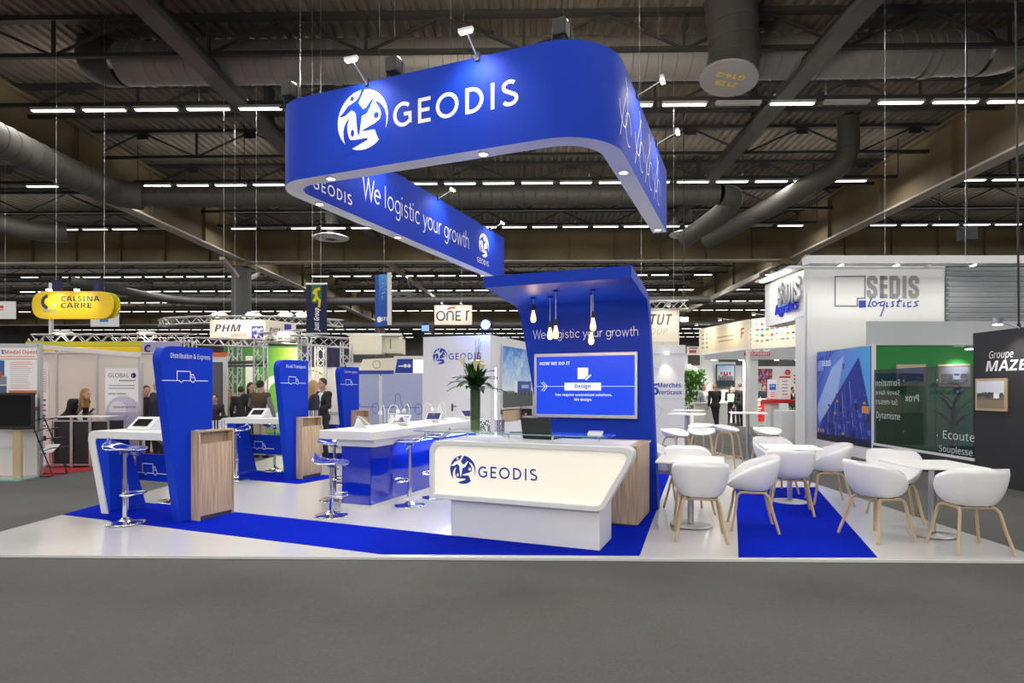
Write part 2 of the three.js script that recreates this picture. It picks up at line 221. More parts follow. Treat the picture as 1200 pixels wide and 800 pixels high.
// ---------------------------------------------------------------- the hall
{
  const { x0, x1, z0, z1, roof } = HALL;
  const fg = new THREE.PlaneGeometry(x1 - x0, z1 - z0); fg.rotateX(-Math.PI / 2); fg.translate((x0 + x1) / 2, 0, (z0 + z1) / 2);
  struct('floor', [uvBox(fg), bx(x0, x1, -.3, -.05, z0, z1)], M.hallFloor, 'dark grey carpeted hall floor', 'floor');
  struct('wall_back', bx(x0, x1, 0, roof + .6, z0 - .4, z0), M.hallWall); struct('wall_front', bx(x0, x1, 0, roof + .6, z1, z1 + .4), M.hallWall);
  struct('wall_left', bx(x0 - .4, x0, 0, roof + .6, z0, z1), M.hallWall); struct('wall_right', bx(x1, x1 + .4, 0, roof + .6, z0, z1), M.hallWall);
  // roof deck: trapezoidal sheet, ribs running away from the stand front
  const P = [], pitch = .36; for (let x = x0; x < x1; x += pitch) P.push([x, roof], [x + .13, roof], [x + .17, roof + .1], [x + .32, roof + .1]); P.push([x1, roof]);
  const pos = [], idx = [], uv = []; P.forEach(([x, y], i) => { for (const z of [z0, z1]) { pos.push(x, y, z); uv.push(x, z); } if (i) { const a = 2 * i - 2; idx.push(a, a + 1, a + 2, a + 1, a + 3, a + 2); } });
  const g = new THREE.BufferGeometry(); g.setAttribute('position', new THREE.Float32BufferAttribute(pos, 3)); g.setAttribute('uv', new THREE.Float32BufferAttribute(uv, 2)); g.setIndex(idx); const gg = g.toNonIndexed(); gg.computeVertexNormals();
  struct('ceiling', [gg, bx(x0, x1, roof + .2, roof + .5, z0, z1)], M.roof, 'brown grey corrugated roof deck', 'ceiling');
}
// roof trusses across the hall
{
  let n = 0; const brace = plank([0, 0, 0], [2.4, 1.08, 0], .07, .07), brace2 = plank([0, 1.08, 0], [2.4, 0, 0], .07, .07), post = bx(-.04, .04, 0, 1.08, -.04, .04);
  for (let z = -14; z > -108; z -= 4.0, n++) {
    const y = 11.72, t = thing('roof_truss', 'dark steel lattice truss spanning the hall under the roof deck', 'truss', V3(0, y, z), 0, 'roof trusses under the deck');
    const half = Math.min(76, 10 + n * 4 + 18); part(t, 'top_chord', bx(-half, half, 1.04, 1.18, -.12, .12), M.truss); part(t, 'bottom_chord', bx(-half, half, -.06, .06, -.07, .07), M.truss);
    const bars = []; let k = 0;
    for (let x = -Math.floor(half / 4.8) * 4.8; x < half - 4; x += 4.8) { if (n < 5) { const a = part(t, 'brace', brace, M.truss), b = part(t, 'brace', brace2, M.truss), c = part(t, 'post', post, M.truss); a.position.x = x; b.position.x = x + 2.4; c.position.x = x; part(t, 'gusset_plate', box(.5, .3, .03, x + 2.4, .95, 0), M.truss); } else { bars.push(brace.clone().translate(x, 0, 0), brace2.clone().translate(x + 2.4, 0, 0)); } k++; }
    if (bars.length) { const b = part(t, 'bracing', bars, M.truss); b.userData.kind = 'stuff'; }
  }
}
// long beams below the trusses, main girders, cross girder, columns
for (const [x, lab] of [[-9.6, 'long grey concrete beam left of the hanging blue banner'], [8.6, 'long grey concrete beam passing under the thick duct with end cap']]) {
  const t = thing('ceiling_beam', lab, 'beam', V3(x, 11.1, -14.5)); part(t, 'beam_body', bx(-.28, .28, 0, .2, -24.5, 30), M.concrete); part(t, 'web', bx(-.1, .1, .2, .55, -24.5, 30), M.truss);
  for (let k = 0; k < 5; k++) { part(t, 'hanger', bx(-.1, .1, .5, 1.8, 6 - k * 7 - .1, 6 - k * 7 + .1), M.truss); }
}
function girder(name, label, p, q, yb, yt, panels) {            // deep plate girder with flanges and stiffeners
  const c = p.clone().add(q).multiplyScalar(.5), len = p.distanceTo(q), t = thing(name, label, 'girder', V3(c.x, yb, c.z), Math.atan2(q.x - p.x, q.z - p.z)); const h = yt - yb;
  part(t, 'web', bx(-.05, .05, 0, h, -len / 2, len / 2), M.girder); part(t, 'bottom_flange', bx(-.32, .32, -.1, 0, -len / 2, len / 2), M.flange); part(t, 'top_flange', bx(-.3, .3, h, h + .1, -len / 2, len / 2), M.girder);
  const s = bx(-.25, .25, 0, h, -.04, .04); for (let i = 1; i < panels; i++) { const m = part(t, 'stiffener', s, M.girder); m.position.z = -len / 2 + len * i / panels; }
  return t;
}
girder('main_girder', 'tan steel girder running away past the yellow hanging sign', V3(-18.6, 0, 5), V3(-18.6, 0, -39), 10.0, 12.3, 9);
girder('main_girder', 'tan steel girder running away above the white exhibition stand with grey louvres', V3(17.4, 0, 5), V3(17.4, 0, -39), 10.0, 12.3, 9);
girder('cross_girder', 'tan steel girder crossing the hall behind the hanging blue banner', V3(-60, 0, -39.6), V3(60, 0, -39.6), 10.0, 12.1, 40);
girder('cross_girder', 'tan steel girder crossing the hall in the far distance', V3(-76, 0, -78), V3(76, 0, -78), 10.0, 12.1, 40);
girder('main_girder', 'tan steel girder receding beyond the round grey column', V3(-18.6, 0, -40.4), V3(-18.6, 0, -77), 10.0, 12.3, 8);
girder('main_girder', 'tan steel girder receding beyond the cross girder with violet glow', V3(17.4, 0, -40.4), V3(17.4, 0, -77), 10.0, 12.3, 8);
{
  const mk = (label, x, z) => { const t = thing('column', label, 'column', V3(x, 0, z)); part(t, 'shaft', cyl(.62, .62, 9.6, 0, 0, 0, 28), M.column); part(t, 'capital', bx(-.75, .75, 9.6, 9.88, -.75, .75), M.girder); for (const s of [-1, 1]) part(t, 'knee_brace', plank([0, 8.9, s * .6], [0, 9.7, s * 2.6], .3, .2), M.flange); };
  mk('round grey column above the purple PHM sign', -18.9, -39.6); mk('round grey column behind the large white stand wall', 17.4, -39.6); mk('slim far column beyond the cross girder', -18.9, -78); mk('far grey column under the distant cross girder beyond the hanging signs', 17.4, -78);
}
// light rows
{
  const housing = bx(-.74, .74, 0, .09, -.09, .09), tubeG = bx(-.71, .71, -.035, 0, -.07, .07, .015), cap = bx(-.03, .03, -.03, .1, -.1, .1);
  const mk = (lit) => { const t = new THREE.Group(); t.name = 'light_fixture'; part(t, 'housing', housing, M.tubeOff); part(t, 'tube', tubeG, lit ? M.tubeLit : M.tubeOff); return t; };
  const lit = mk(true), off = mk(false); let made = 0; const rest = [], restH = [];
  for (let k = 0; k <= 12; k++) {
    const z = ROW_Z0 - k * ROW_STEP, Z = -z, half = Math.min(78, 600 / F * Z + 1), rail = thing('light_rail', 'long dark rail carrying a row of fluorescent tubes', 'rail', V3(0, ROW_Y + .12, z), 0, 'rails of the ceiling light rows');
    for (const [a, b] of [[-half, Math.min(half, -19.05)], [Math.max(-half, -18.15), Math.min(half, 16.95)], [17.85, half]]) if (b - a > .5) part(rail, 'channel', bx(a, b, 0, .12, -.06, .06), M.truss); for (let x = -Math.floor(half / 7) * 7 + 3; x < half; x += 7) part(rail, 'hanger_rod', rod([x, .1, 0], [x, 1.78, 0], .025, 5), M.truss);
    for (let i = -Math.ceil(half / TUBE_STEP); i <= half / TUBE_STEP; i++) {
      const x = i * TUBE_STEP + (k * .61) % TUBE_STEP, dark = hash(i + 40, k + 3) < .08; if (Math.abs(x) > half - .5 || Math.abs(x + 18.6) < 1.25 || Math.abs(x - 17.4) < 1.25) continue;
      if (made < 300) { made++; const c = copy(dark ? off : lit, V3(x, ROW_Y, z), 0); tag(c, dark ? 'unlit grey fluorescent fixture in a ceiling light row' : 'lit white fluorescent tube fixture in a ceiling light row', 'light', dark ? 'unlit tubes in the ceiling light rows' : 'lit tubes in the ceiling light rows'); }
      else { rest.push(tubeG.clone().translate(x, ROW_Y, z)); restH.push(housing.clone().translate(x, ROW_Y, z)); }
    }
  }
  const m = solo('distant_light_fixtures', 'far rows of lit tubes near the horizon of the roof', 'light', rest, M.tubeLit); m.userData.kind = 'stuff';
}
// air ducts
function ductTube(parent, name, pts, r, m, ribs = true) { const c = new THREE.CatmullRomCurve3(pts.map(p => V3(...p)), false, 'centripetal', .5); const L = c.getLength(), n = Math.max(12, Math.ceil(L / .4)); part(parent, name, new THREE.TubeGeometry(c, n, r, 28), m);
  if (ribs) { const out = []; const rg = new THREE.TorusGeometry(r, .022, 4, 24); const cnt = Math.floor(L / .45); for (let i = 1; i < cnt; i++) { const t = i / cnt, p = c.getPointAt(t), d = c.getTangentAt(t); const q = new THREE.Quaternion().setFromUnitVectors(V3(0, 0, 1), d); out.push(rg.clone().applyMatrix4(new THREE.Matrix4().compose(p, q, V3(1, 1, 1)))); } if (out.length) { const s = part(parent, 'spiral_seams', out, m); s.userData.kind = 'stuff'; } } }
{
  const z = -19; let t = thing('air_duct', 'large spiral ventilation duct running across above the first light row', 'duct', V3(0, 12.0, z));
  ductTube(t, 'duct_run', [[-12.9, 0, 0], [-10, 0, 0], [-4, 0, 0], [4, 0, 0], [10, 0, 0], [14.2, .05, 0]], .65, M.duct);
  ductTube(t, 'elbow', [[-12.9, 0, 0], [-13.5, .06, -.1], [-13.9, .35, -.3], [-14, .75, -.5]], .67, M.ductDark, false); ductTube(t, 'elbow', [[14.2, .05, 0], [14.9, .15, -.1], [15.4, .4, -.3], [15.5, .75, -.5]], .67, M.duct, false);
  for (const x of [-12, -6, 1, 7, 12.6]) part(t, 'joint_band', (() => { const g = new THREE.CylinderGeometry(.68, .68, .25, 28, 1, true); g.rotateZ(Math.PI / 2); g.translate(x, 0, 0); return g; })(), M.duct);
  for (const x of [-7.5, -1, 6]) part(t, 'hanger_strap', rod([x, .6, 0], [x, .92, 0], .03, 5), M.truss);
  t = thing('air_duct', 'dark ribbed vertical duct with grey end cap painted with yellow numbers', 'duct', D(856, 92, 17.0));
  ductTube(t, 'duct_drop', [[.05, .05, 0], [.12, .7, -.02], [.06, 1.5, -.02], [-.02, 2.45, -.02]], .7, M.ductDark);
  const tip = g => { g.rotateX(-.12); g.rotateZ(-.16); g.translate(-.05, 0, 0); return g; };
  part(t, 'end_cap', tip(new THREE.CylinderGeometry(.8, .8, .07, 36)), mat([.3, .29, .3], .6));
  for (const [str, dy, w] of [['G14-2', .17, .8], ['Z129', -.17, .62]]) { const g = textGeo(str, w, .2, 'bold'); g.translate(-w / 2, -.1, 0); g.rotateZ(Math.PI); g.rotateX(Math.PI / 2); g.translate(0, -.045, dy); part(t, 'painted_number', tip(g), M.yellow); }
}
{
  let t = thing('air_duct', 'spiral duct crossing the hall under the second light row', 'duct', V3(0, 9.75, -25.4));
  ductTube(t, 'duct_run', [[-16.4, .05, 0], [-12, 0, 0], [-4, 0, 0], [4, 0, 0], [8.2, 0, 0]], .42, M.ductDull); ductTube(t, 'branch', [[-16.4, .05, 0], [-17.2, .08, .4], [-17.5, .1, 2.2], [-17.5, .1, 12]], .56, M.ductDull); ductTube(t, 'elbow', [[8.2, 0, 0], [8.9, -.02, -.3], [9.0, -.2, -1.4], [8.2, -.6, -5]], .44, M.ductDull, false); for (const x of [-12, -3, 6]) part(t, 'hanger_rod', rod([x, .4, 0], [x, 3.15, 0], .02, 5), M.truss);
  t = thing('air_duct', 'short bent steel duct with bright elbow over the right side of the hall', 'duct', D(985, 200, 25));
  ductTube(t, 'duct_run', [[.3, 2.2, 0], [.3, .9, 0], [.1, .3, -.2], [-.9, -.2, -2], [-3.4, -1.2, -7]], .42, M.ductDull, false); part(t, 'joint_band', cyl(.45, .45, .2, .3, .9, 0), M.ductDull);
  t = thing('air_duct', 'thin far duct behind the tan cross girder', 'duct', V3(0, 9.2, -52)); ductTube(t, 'duct_run', [[-34, .4, 8], [-30, 0, 1], [-24, 0, 0], [-4, 0, 0], [16, 0, 0]], .35, M.ductDark, false); for (const x of [-22, -8, 8]) part(t, 'hanger_rod', rod([x, .5, 0], [x, 3.7, 0], .03, 5), M.truss);
  t = thing('air_duct', 'far duct near the horizon over the distant stands', 'duct', V3(0, 8.8, -68)); ductTube(t, 'duct_run', [[-40, .3, 0], [-20, 0, 0], [0, 0, 0], [30, 0, 0]], .35, M.ductDark, false); for (const x of [-30, -10, 10, 26]) part(t, 'hanger_rod', rod([x, .6, 0], [x, 4.1, 0], .03, 5), M.truss);
  t = thing('air_duct', 'spiral duct stub entering beside the tan girder above the yellow sign', 'duct', D(0, 262, 31)); ductTube(t, 'duct_run', [[-6, .2, 2], [0, 0, 0], [1.6, -.3, -.4], [2.6, -.2, -1.2]], .48, M.ductDull, false); part(t, 'hanger_rod', rod([0, .4, 0], [0, 2.9, 0], .02, 5), M.truss);
  const diff = (label, p, k) => { const t = thing('air_diffuser', label, 'diffuser', p), q = (a) => lathe(a.map(v => [v[0] * k, v[1] * k]), 36); part(t, 'outer_ring', q([[.95, 0], [1.5, .06], [1.55, .14], [1.4, .2], [.9, .14], [.95, 0]]), M.white); part(t, 'middle_ring', q([[.5, -.05], [.82, 0], [.84, .1], [.5, .06], [.5, -.05]]), M.white); part(t, 'core', q([[0, -.1], [.3, -.08], [.34, .02], [.3, .4], [0, .4]]), M.darkGrey); part(t, 'neck', cyl(.5 * k, .5 * k, 12.9 - p.y - .13, 0, .1, 0), M.ductDull); };
  diff('round white air diffuser above the dark Just Group banner', D(388, 280, 36), .68); diff('round white air diffuser beside the tip of the hanging blue banner', D(805, 276, 36), .68); diff('small far round air diffuser above the ONET sign', D(472, 346, 60), .9); diff('small far round air diffuser right of the yellow sign', D(174, 345, 60), .9);
}
// slanting light-coloured beams and wires seen under the roof
for (const [a, b, Z0, Z1, lab] of [[[292, 311], [352, 337], 45, 58, 'thin pale beam slanting behind the round grey column'], [[540, 372], [430, 290], 70, 42, 'long pale bar slanting down to the ONET sign'], [[806, 364], [892, 322], 62, 42, 'violet lit bar slanting beside the TUT sign']]) solo('roof_bar', lab, 'beam', plank(D(...a, Z0), D(...b, Z1), .25, .3), M.flange);

// ---------------------------------------------------------------- the stand: raised floor and carpets
const NEAR = -5.37, LEFT = -5.56, RIGHT = 4.66, FAR = -16.4;
struct('stand_floor', bx(LEFT, RIGHT, .001, STAND, FAR, NEAR, .004), M.gloss, 'glossy white raised floor of the blue stand', 'floor');
function carpet(label, pts, m, y = STAND, h = .006, group) { const g = extrude(pts.map(p => [p.x, -p.z]), h); g.rotateX(-Math.PI / 2); g.translate(0, y, 0); const s = solo('carpet', label, 'carpet', uvBox(g), m, group); return s; }
const cf = (px, py) => FLR(px, py, STAND);
carpet('blue carpet band under the lit reception desk and left counter', [cf(74, 603), cf(446, 650.8), cf(749.5, 651), cf(797, 522.5), cf(740, 522.5), cf(650, 570), cf(560, 631), cf(273.8, 600), cf(136, 585.5)].map(p => V3(Math.max(LEFT + .01, p.x), 0, Math.min(NEAR - .08, p.z))), M.blueCarpet);
carpet('blue carpet wedge under the white shell chairs and low tables', [cf(865.5, 653), cf(1028, 653), cf(956, 571), cf(862, 572)], M.blueCarpet);

const R = new Frame(W(-.63, 6.15), TH, STAND + .0065);                         // reception: u along the desk front, v away from the aisle
const MOD = [0, 3.17, 6.34].map(d => { const o = W(-4.98, 7.24); o.z -= d; return new Frame(o, TH, STAND + .0065); });
const BAR = new Frame(W(-1.78, 7.5), TH);
for (const k of [1, 2]) { const f = MOD[k]; carpet(k === 1 ? 'blue carpet strip under the Road Transport counter' : 'blue carpet strip under the Contract Logistics counter', [f.at(-.55, -.27), f.at(1.75, -.27), f.at(1.85, .67), f.at(-.2, .67)].map(p => V3(Math.max(LEFT + .01, p.x), 0, p.z)), M.blueCarpet); }

// ---------------------------------------------------------------- reception desk
{
  const t = R.put(thing('reception_desk', 'white reception desk with slanted lit front panel and round blue emblem', 'desk'), 0, 0);
  const vf = -.09, uTL = R.u(503, vf), uTR = R.u(747, vf), uBR = R.u(706, vf), top = .985, bot = .385;
  const outline = roundPoly([[uTL, bot], [uBR, bot - .005], [uTR + .02, top], [uTL, top]], [.03, .12, .1, .14], 10);
  const inner = roundPoly([[uTL + .045, bot + .05], [uBR - .03, bot + .048], [uTR - .06, top - .05], [uTL + .045, top - .05]], [.02, .08, .07, .11], 10);
  const fr = extrude(outline, .1, .006, [inner.slice().reverse()]); fr.translate(0, 0, -vf - .1); part(t, 'front_frame', fr, M.white);
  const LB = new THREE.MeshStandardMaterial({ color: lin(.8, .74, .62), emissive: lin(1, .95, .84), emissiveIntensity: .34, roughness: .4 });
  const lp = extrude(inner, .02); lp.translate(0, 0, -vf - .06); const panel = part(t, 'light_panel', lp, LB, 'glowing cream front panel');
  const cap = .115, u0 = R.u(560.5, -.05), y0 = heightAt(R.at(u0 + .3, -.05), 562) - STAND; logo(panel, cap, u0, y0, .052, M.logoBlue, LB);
  part(t, 'top_box', [extrude(outline, .05).translate(0, 0, -vf - .155), bx(uTL + .1, uTR - .12, top - .035, top, -.62, -vf - .11, .008)], M.white);
  part(t, 'base', bx(0, 1.56, 0, .4, -.5, 0, .006), M.white); part(t, 'side_panel', bx(1.5, 1.56, .4, top - .035, -.6, -.06), M.white); part(t, 'side_panel', bx(.0, .06, .4, top - .035, -.6, -.06), M.white);
  const g0 = R.u(489, .2), g1 = R.u(717, .2); part(t, 'glass_shelf', roundShelf(g0, g1, .1, .44, 1.048, .012), M.glass, 'clear glass shelf'); part(t, 'glass_edge', bx(g0 + .02, g1 - .02, 1.049, 1.059, -.098, -.092), M.glassEdge);
  for (let i = 0; i < 5; i++) part(t, 'shelf_post', cyl(.009, .009, .063, g0 + .1 + i * (g1 - g0 - .24) / 4, .985, -.26, 12), M.chrome);
}
function roundShelf(x0, x1, v0, v1, y, h) { const g = extrude(roundPoly([[x0, v0], [x1, v0], [x1, v1], [x0, v1]], [.04, .08, .08, .04], 6), h); g.rotateX(-Math.PI / 2); g.translate(0, y, 0); return g; }
{
  const t = R.put(thing('wooden_cabinet', 'pale oak side cabinet between reception desk and blue tower', 'cabinet'), 0, 0);
  part(t, 'body', bx(.9, 1.72, .02, .86, -1.88, -1.1), M.wood); part(t, 'top', bx(.88, 1.735, .86, .885, -1.9, -1.085, .004), M.wood); part(t, 'plinth', bx(.93, 1.69, 0, .02, -1.86, -1.12), M.darkGrey); part(t, 'door', bx(1.02, 1.4, .06, .82, -1.1, -1.088, .003), M.wood);
}
// ---------------------------------------------------------------- blue tower with canopy, screen and lettering
{
  const t = R.put(thing('blue_tower', 'tall blue display tower curving forward into a canopy over the reception', 'display tower'), 0, 0);
  const inner = [], outer = []; const H0 = 2.6, Hr = .27, vT = 2.1, vF = .4;
  for (let i = 0; i <= 6; i++) inner.push([vT, (H0 - Hr) * i / 6]); for (let i = 1; i <= 10; i++) { const a = i / 10 * Math.PI / 2; inner.push([vT - Hr * (1 - Math.cos(a)), H0 - Hr + Hr * Math.sin(a)]); } for (let i = 1; i <= 5; i++) inner.push([vT - Hr - (vT - Hr - vF) * i / 5, H0]);
  const oT = vT + .16, oH = H0 + .12; for (let i = 0; i <= 6; i++) outer.push([oT, (oH - .3) * i / 6]); for (let i = 1; i <= 10; i++) { const a = i / 10 * Math.PI / 2; outer.push([oT - .3 * (1 - Math.cos(a)), oH - .3 + .3 * Math.sin(a)]); } for (let i = 1; i <= 5; i++) outer.push([oT - .3 - (oT - .3 - vF) * i / 5, oH]);
  const uL = (v, h) => { const k = Math.max(0, Math.min(1, (vT - v) / (vT - vF))); return (.40 - .176 * Math.min(h, 2.6)) * (1 - k) + .19 * k; }, uR = (v, h) => { const k = Math.max(0, Math.min(1, (vT - v) / (vT - vF))); return (1.79 - .045 * h) * (1 - k) + 1.78 * k; };
  const n = inner.length - 1, at = (arr, s) => { const x = Math.min(n - 1e-6, s * n), i = Math.floor(x), f = x - i; return [arr[i][0] + (arr[i + 1][0] - arr[i][0]) * f, arr[i][1] + (arr[i + 1][1] - arr[i][1]) * f]; };
  const edge = (arr, side) => s => { const [v, h] = at(arr, s); return [(side < 0 ? uL : uR)(v, h), h, -v]; };
  const quad = (a, b, k = 4) => surf((p, q) => { const A = a(q), B = b(q); return [A[0] + (B[0] - A[0]) * p, A[1] + (B[1] - A[1]) * p, A[2] + (B[2] - A[2]) * p]; }, k, n * 2);
  const iL = edge(inner, -1), iR = edge(inner, 1), oL = edge(outer, -1), oR = edge(outer, 1);
  part(t, 'body', [quad(iL, iR), quad(oR, oL), quad(oL, iL, 1), quad(iR, oR, 1), surf((p, q) => { const a = q < .5 ? iL(1) : oL(1), b = q < .5 ? iR(1) : oR(1); return [a[0] + (b[0] - a[0]) * p, a[1], a[2]]; }, 1, 1)], M.blue);
  for (const g of thinText('We logistic your growth', 1.4, .115)) part(t, 'slogan_word', g.translate(R.u(625, vT), 2.18, -vT + .004), M.print, 'white slogan lettering');
  // screen
  const sc = R.put(thing('wall_screen', 'wall screen on the blue tower reading HOW WE DO IT', 'screen'), 0, 0);
  const u0 = R.u(626, vT - .05), u1 = R.u(747, vT - .05), y0 = 1.13, y1 = 1.975; part(sc, 'bezel', [bx(u0, u1, y0, y0 + .045, -vT + .002, -vT + .06, .006), bx(u0, u1, y1 - .045, y1, -vT + .002, -vT + .06, .006), bx(u0, u0 + .035, y0, y1, -vT + .002, -vT + .06, .006), bx(u1 - .035, u1, y0, y1, -vT + .002, -vT + .06, .006)], M.alu); part(sc, 'back', bx(u0 + .02, u1 - .02, y0 + .02, y1 - .02, -vT + .002, -vT + .045), M.black);
  part(sc, 'display', sheet(u1 - u0 - .06, y1 - y0 - .08, (u0 + u1) / 2, (y0 + y1) / 2, -vT + .05), glowing(704, 424, (x, w, h) => {
    x.fillStyle = '#1f49ea'; x.fillRect(0, 0, w, h); fillText(x, 'HOW WE DO IT', 24, 62, 32, '#eef2ff', 'bold');
    x.fillStyle = '#f4f6ff'; x.fillRect(305, 84, 76, 82); x.strokeStyle = '#1f49ea'; x.lineWidth = 5; x.fillStyle = '#f4f6ff'; x.save(); x.translate(384, 152); x.rotate(-.75); x.fillRect(-32, -8, 58, 16); x.strokeRect(-32, -8, 58, 16); x.restore();
    x.fillStyle = '#c3d0ff'; x.fillRect(0, 216, w, 5); x.strokeStyle = '#e6ebff'; x.lineWidth = 5; x.beginPath(); x.moveTo(36, 188); x.lineTo(66, 218); x.lineTo(40, 252); x.stroke(); x.beginPath(); x.moveTo(52, 184); x.lineTo(82, 218); x.lineTo(56, 256); x.stroke();
    x.fillStyle = '#f4f6ff'; x.fillRect(210, 192, 262, 56); fillText(x, 'Design', 341, 230, 36, '#1c3fb4', 'bold', 'center'); fillText(x, 'You require customized solutions.', 345, 288, 25, '#f2f5ff', 'bold', 'center'); fillText(x, 'We design.', 345, 322, 25, '#f2f5ff', 'bold', 'center');
  }, .95));
  // hanging filament bulbs
  const glowM = mat([1, .6, .25], .3, 0, { emissive: lin(1, .62, .26), emissiveIntensity: 4 }), bulbGlass = mat([1, .8, .5], .3, 0, { emissive: lin(1, .6, .26), emissiveIntensity: 1.5 });
  for (const [px, v, yb, lab] of [[625, 1.25, 378, 'filament bulb hanging highest and alone beside the canopy curve'], [644.5, 1.25, 398, 'filament bulb hanging in front of the word We'], [651.3, .85, 397, 'filament bulb hanging just behind the pair mate in front of logistic'], [695, .95, 388, 'filament bulb hanging higher of the two over the word your'], [692.8, 1.2, 404, 'filament bulb hanging lowest over the word your']]) {
    const u = R.u(px, v), p = R.at(u, v), yBot = heightAt(p, yb), b = thing('pendant_bulb', lab, 'pendant lamp', V3(p.x, yBot, p.z), 0, 'filament bulbs under the blue canopy'), top = H0 + STAND - yBot;
    part(b, 'bulb', lathe([[0, 0], [.02, .004], [.033, .03], [.034, .05], [.026, .09], [.017, .13], [.016, .15]], 20), bulbGlass); part(b, 'filament', tube([[0, .03, .008], [.01, .06, 0], [0, .09, -.008], [-.008, .06, 0]], .003, 12, 5), glowM); part(b, 'socket', lathe([[.016, .145], [.021, .15], [.021, .2], [.012, .215], [.004, .22]], 16), M.black); part(b, 'cord', rod([0, .215, 0], [0, top, 0], .004), M.print); part(b, 'ceiling_rose', cyl(.035, .03, .012, 0, top - .012, 0, 18), M.blue);
    const pl = new THREE.PointLight(lin(1, .62, .3), .35); pl.position.set(0, .07, 0); b.add(pl);
  }
}
// ---------------------------------------------------------------- things on the reception desk
{
  const g = .03 + 1.061; // top of the glass
  let t = R.put(thing('laptop', 'open black laptop on the reception desk', 'laptop'), R.u(634, .5), .42, STAND + .986, Math.PI - .1);
  part(t, 'keyboard_base', bx(-.17, .17, 0, .018, -.02, .22, .004), M.black); const lid = part(t, 'lid', bx(-.17, .17, 0, .225, -.008, .004, .004), M.charcoal); lid.rotation.x = .18; lid.position.set(0, .012, -.02);
  lid.rotation.x = -.25; 
  t = R.put(thing('vase_of_flowers', 'tall green glass vase with dark fan leaves and white arum flowers', 'flowers'), R.u(557, .3), .3, g);
  part(t, 'vase', lathe([[0, 0], [.05, 0], [.053, .02], [.056, .44], [.053, .45], [.05, .44], [.047, .02], [0, .015]], 28), phys([.5, .62, .42], .04, { transmission: .9, thickness: 0 })); part(t, 'leaf_lining', lathe([[.044, .12], [.047, .4], [.04, .43]], 20), M.leaf);
  const leaf = (L, wd, bend) => surf((p, q) => { const w = wd * Math.pow(Math.sin(Math.PI * Math.pow(q * .94 + .04, .8)), .9), a = bend * q * q; return [(p - .5) * 2 * w, L * q * Math.cos(a * .6) + Math.abs(p - .5) * .02, L * q * Math.sin(a)]; }, 4, 10);
  const lv = [leaf(.31, .062, .4), leaf(.27, .056, .6), leaf(.26, .06, .2)];
  for (let i = 0; i < 34; i++) { const m = part(t, 'leaf', lv[i % 3], i % 5 ? M.leaf : M.leafLight); m.position.set(rnd(-.02, .02), .41 + rnd(0, .1), rnd(-.02, .02)); m.rotation.order = 'YXZ'; m.rotation.y = i * 2.4; m.rotation.x = i % 3 === 2 ? rnd(.05, .4) : rnd(.45, 1.35); }
  for (let i = 0; i < 5; i++) { const f = part(t, 'flower', lathe([[.006, 0], [.014, .04], [.022, .08], [.04, .12], [.044, .13], [.03, .12], [.01, .07]], 16), M.petal); const a = i * 1.26; f.position.set(.045 * Math.cos(a) - (i === 2 ? .08 : -.01), .6 + .03 * (i % 3), .045 * Math.sin(a)); f.rotation.set(.2 * Math.sin(a), 0, -.25 * Math.cos(a)); part(f, 'spadix', rod([0, .04, 0], [0, .11, 0], .005), M.yellow); part(t, 'flower_stem', rod([0, .4, 0], [f.position.x, f.position.y, f.position.z], .006), M.leafLight); }
  for (let i = 0; i < 9; i++) part(t, 'grass_stem', rod([0, .45, 0], [rnd(-.03, .09), .92 + rnd(-.1, .08), rnd(-.05, .05)], .0022), M.charcoal);
  const mesh = (label, px, h, round) => { const q = R.put(thing('candle_holder', label, 'candle holder'), R.u(px, .3), .3, g); if (round) { for (let i = 0; i < 18; i++) { const r = part(q, 'ring', new THREE.TorusGeometry(.02, .005, 6, 14), M.chrome); const a = i * 2.4; r.position.set(.045 * Math.cos(a), .02 + (i / 18) * .09, .045 * Math.sin(a)); r.rotation.y = -a + Math.PI / 2; } part(q, 'cup', lathe([[0, .004], [.04, .004], [.04, .1]], 20), M.acrylic); } else { part(q, 'cup', lathe([[0, 0], [.045, 0], [.048, h], [.045, h], [.042, .006], [0, .006]], 24), M.acrylic); for (let i = 0; i < 10; i++) part(q, 'rib', rod([.047 * Math.cos(i * .628), 0, .047 * Math.sin(i * .628)], [.049 * Math.cos(i * .628), h, .049 * Math.sin(i * .628)], .004), M.chrome); } };
  mesh('round holder of silver rings on the glass shelf beside the vase', 569, .11, true); mesh('ribbed clear cylinder on the glass shelf beside the silver rings', 585.5, .13, false);
  t = R.put(thing('leaflet_stack', 'small stack of pale leaflets at the end of the glass shelf', 'leaflets'), R.u(697, .3), .3, g, .15); for (let i = 0; i < 5; i++) part(t, 'leaflet', bx(-.07 + i * .003, .07 + i * .003, i * .008, i * .008 + .007, -.05, .05), i === 4 ? mat([.5, .4, .8], .5) : M.print);
  t = R.put(thing('pen', 'dark pen lying on the glass shelf', 'pen'), R.u(604, .25), .25, g, .4); part(t, 'barrel', rod([-.06, .006, 0], [.06, .006, 0], .006, 8), M.ink); part(t, 'tip', (() => { const c = new THREE.ConeGeometry(.006, .016, 8); c.rotateZ(-Math.PI / 2); c.translate(.068, .006, 0); return c; })(), M.chrome);
}
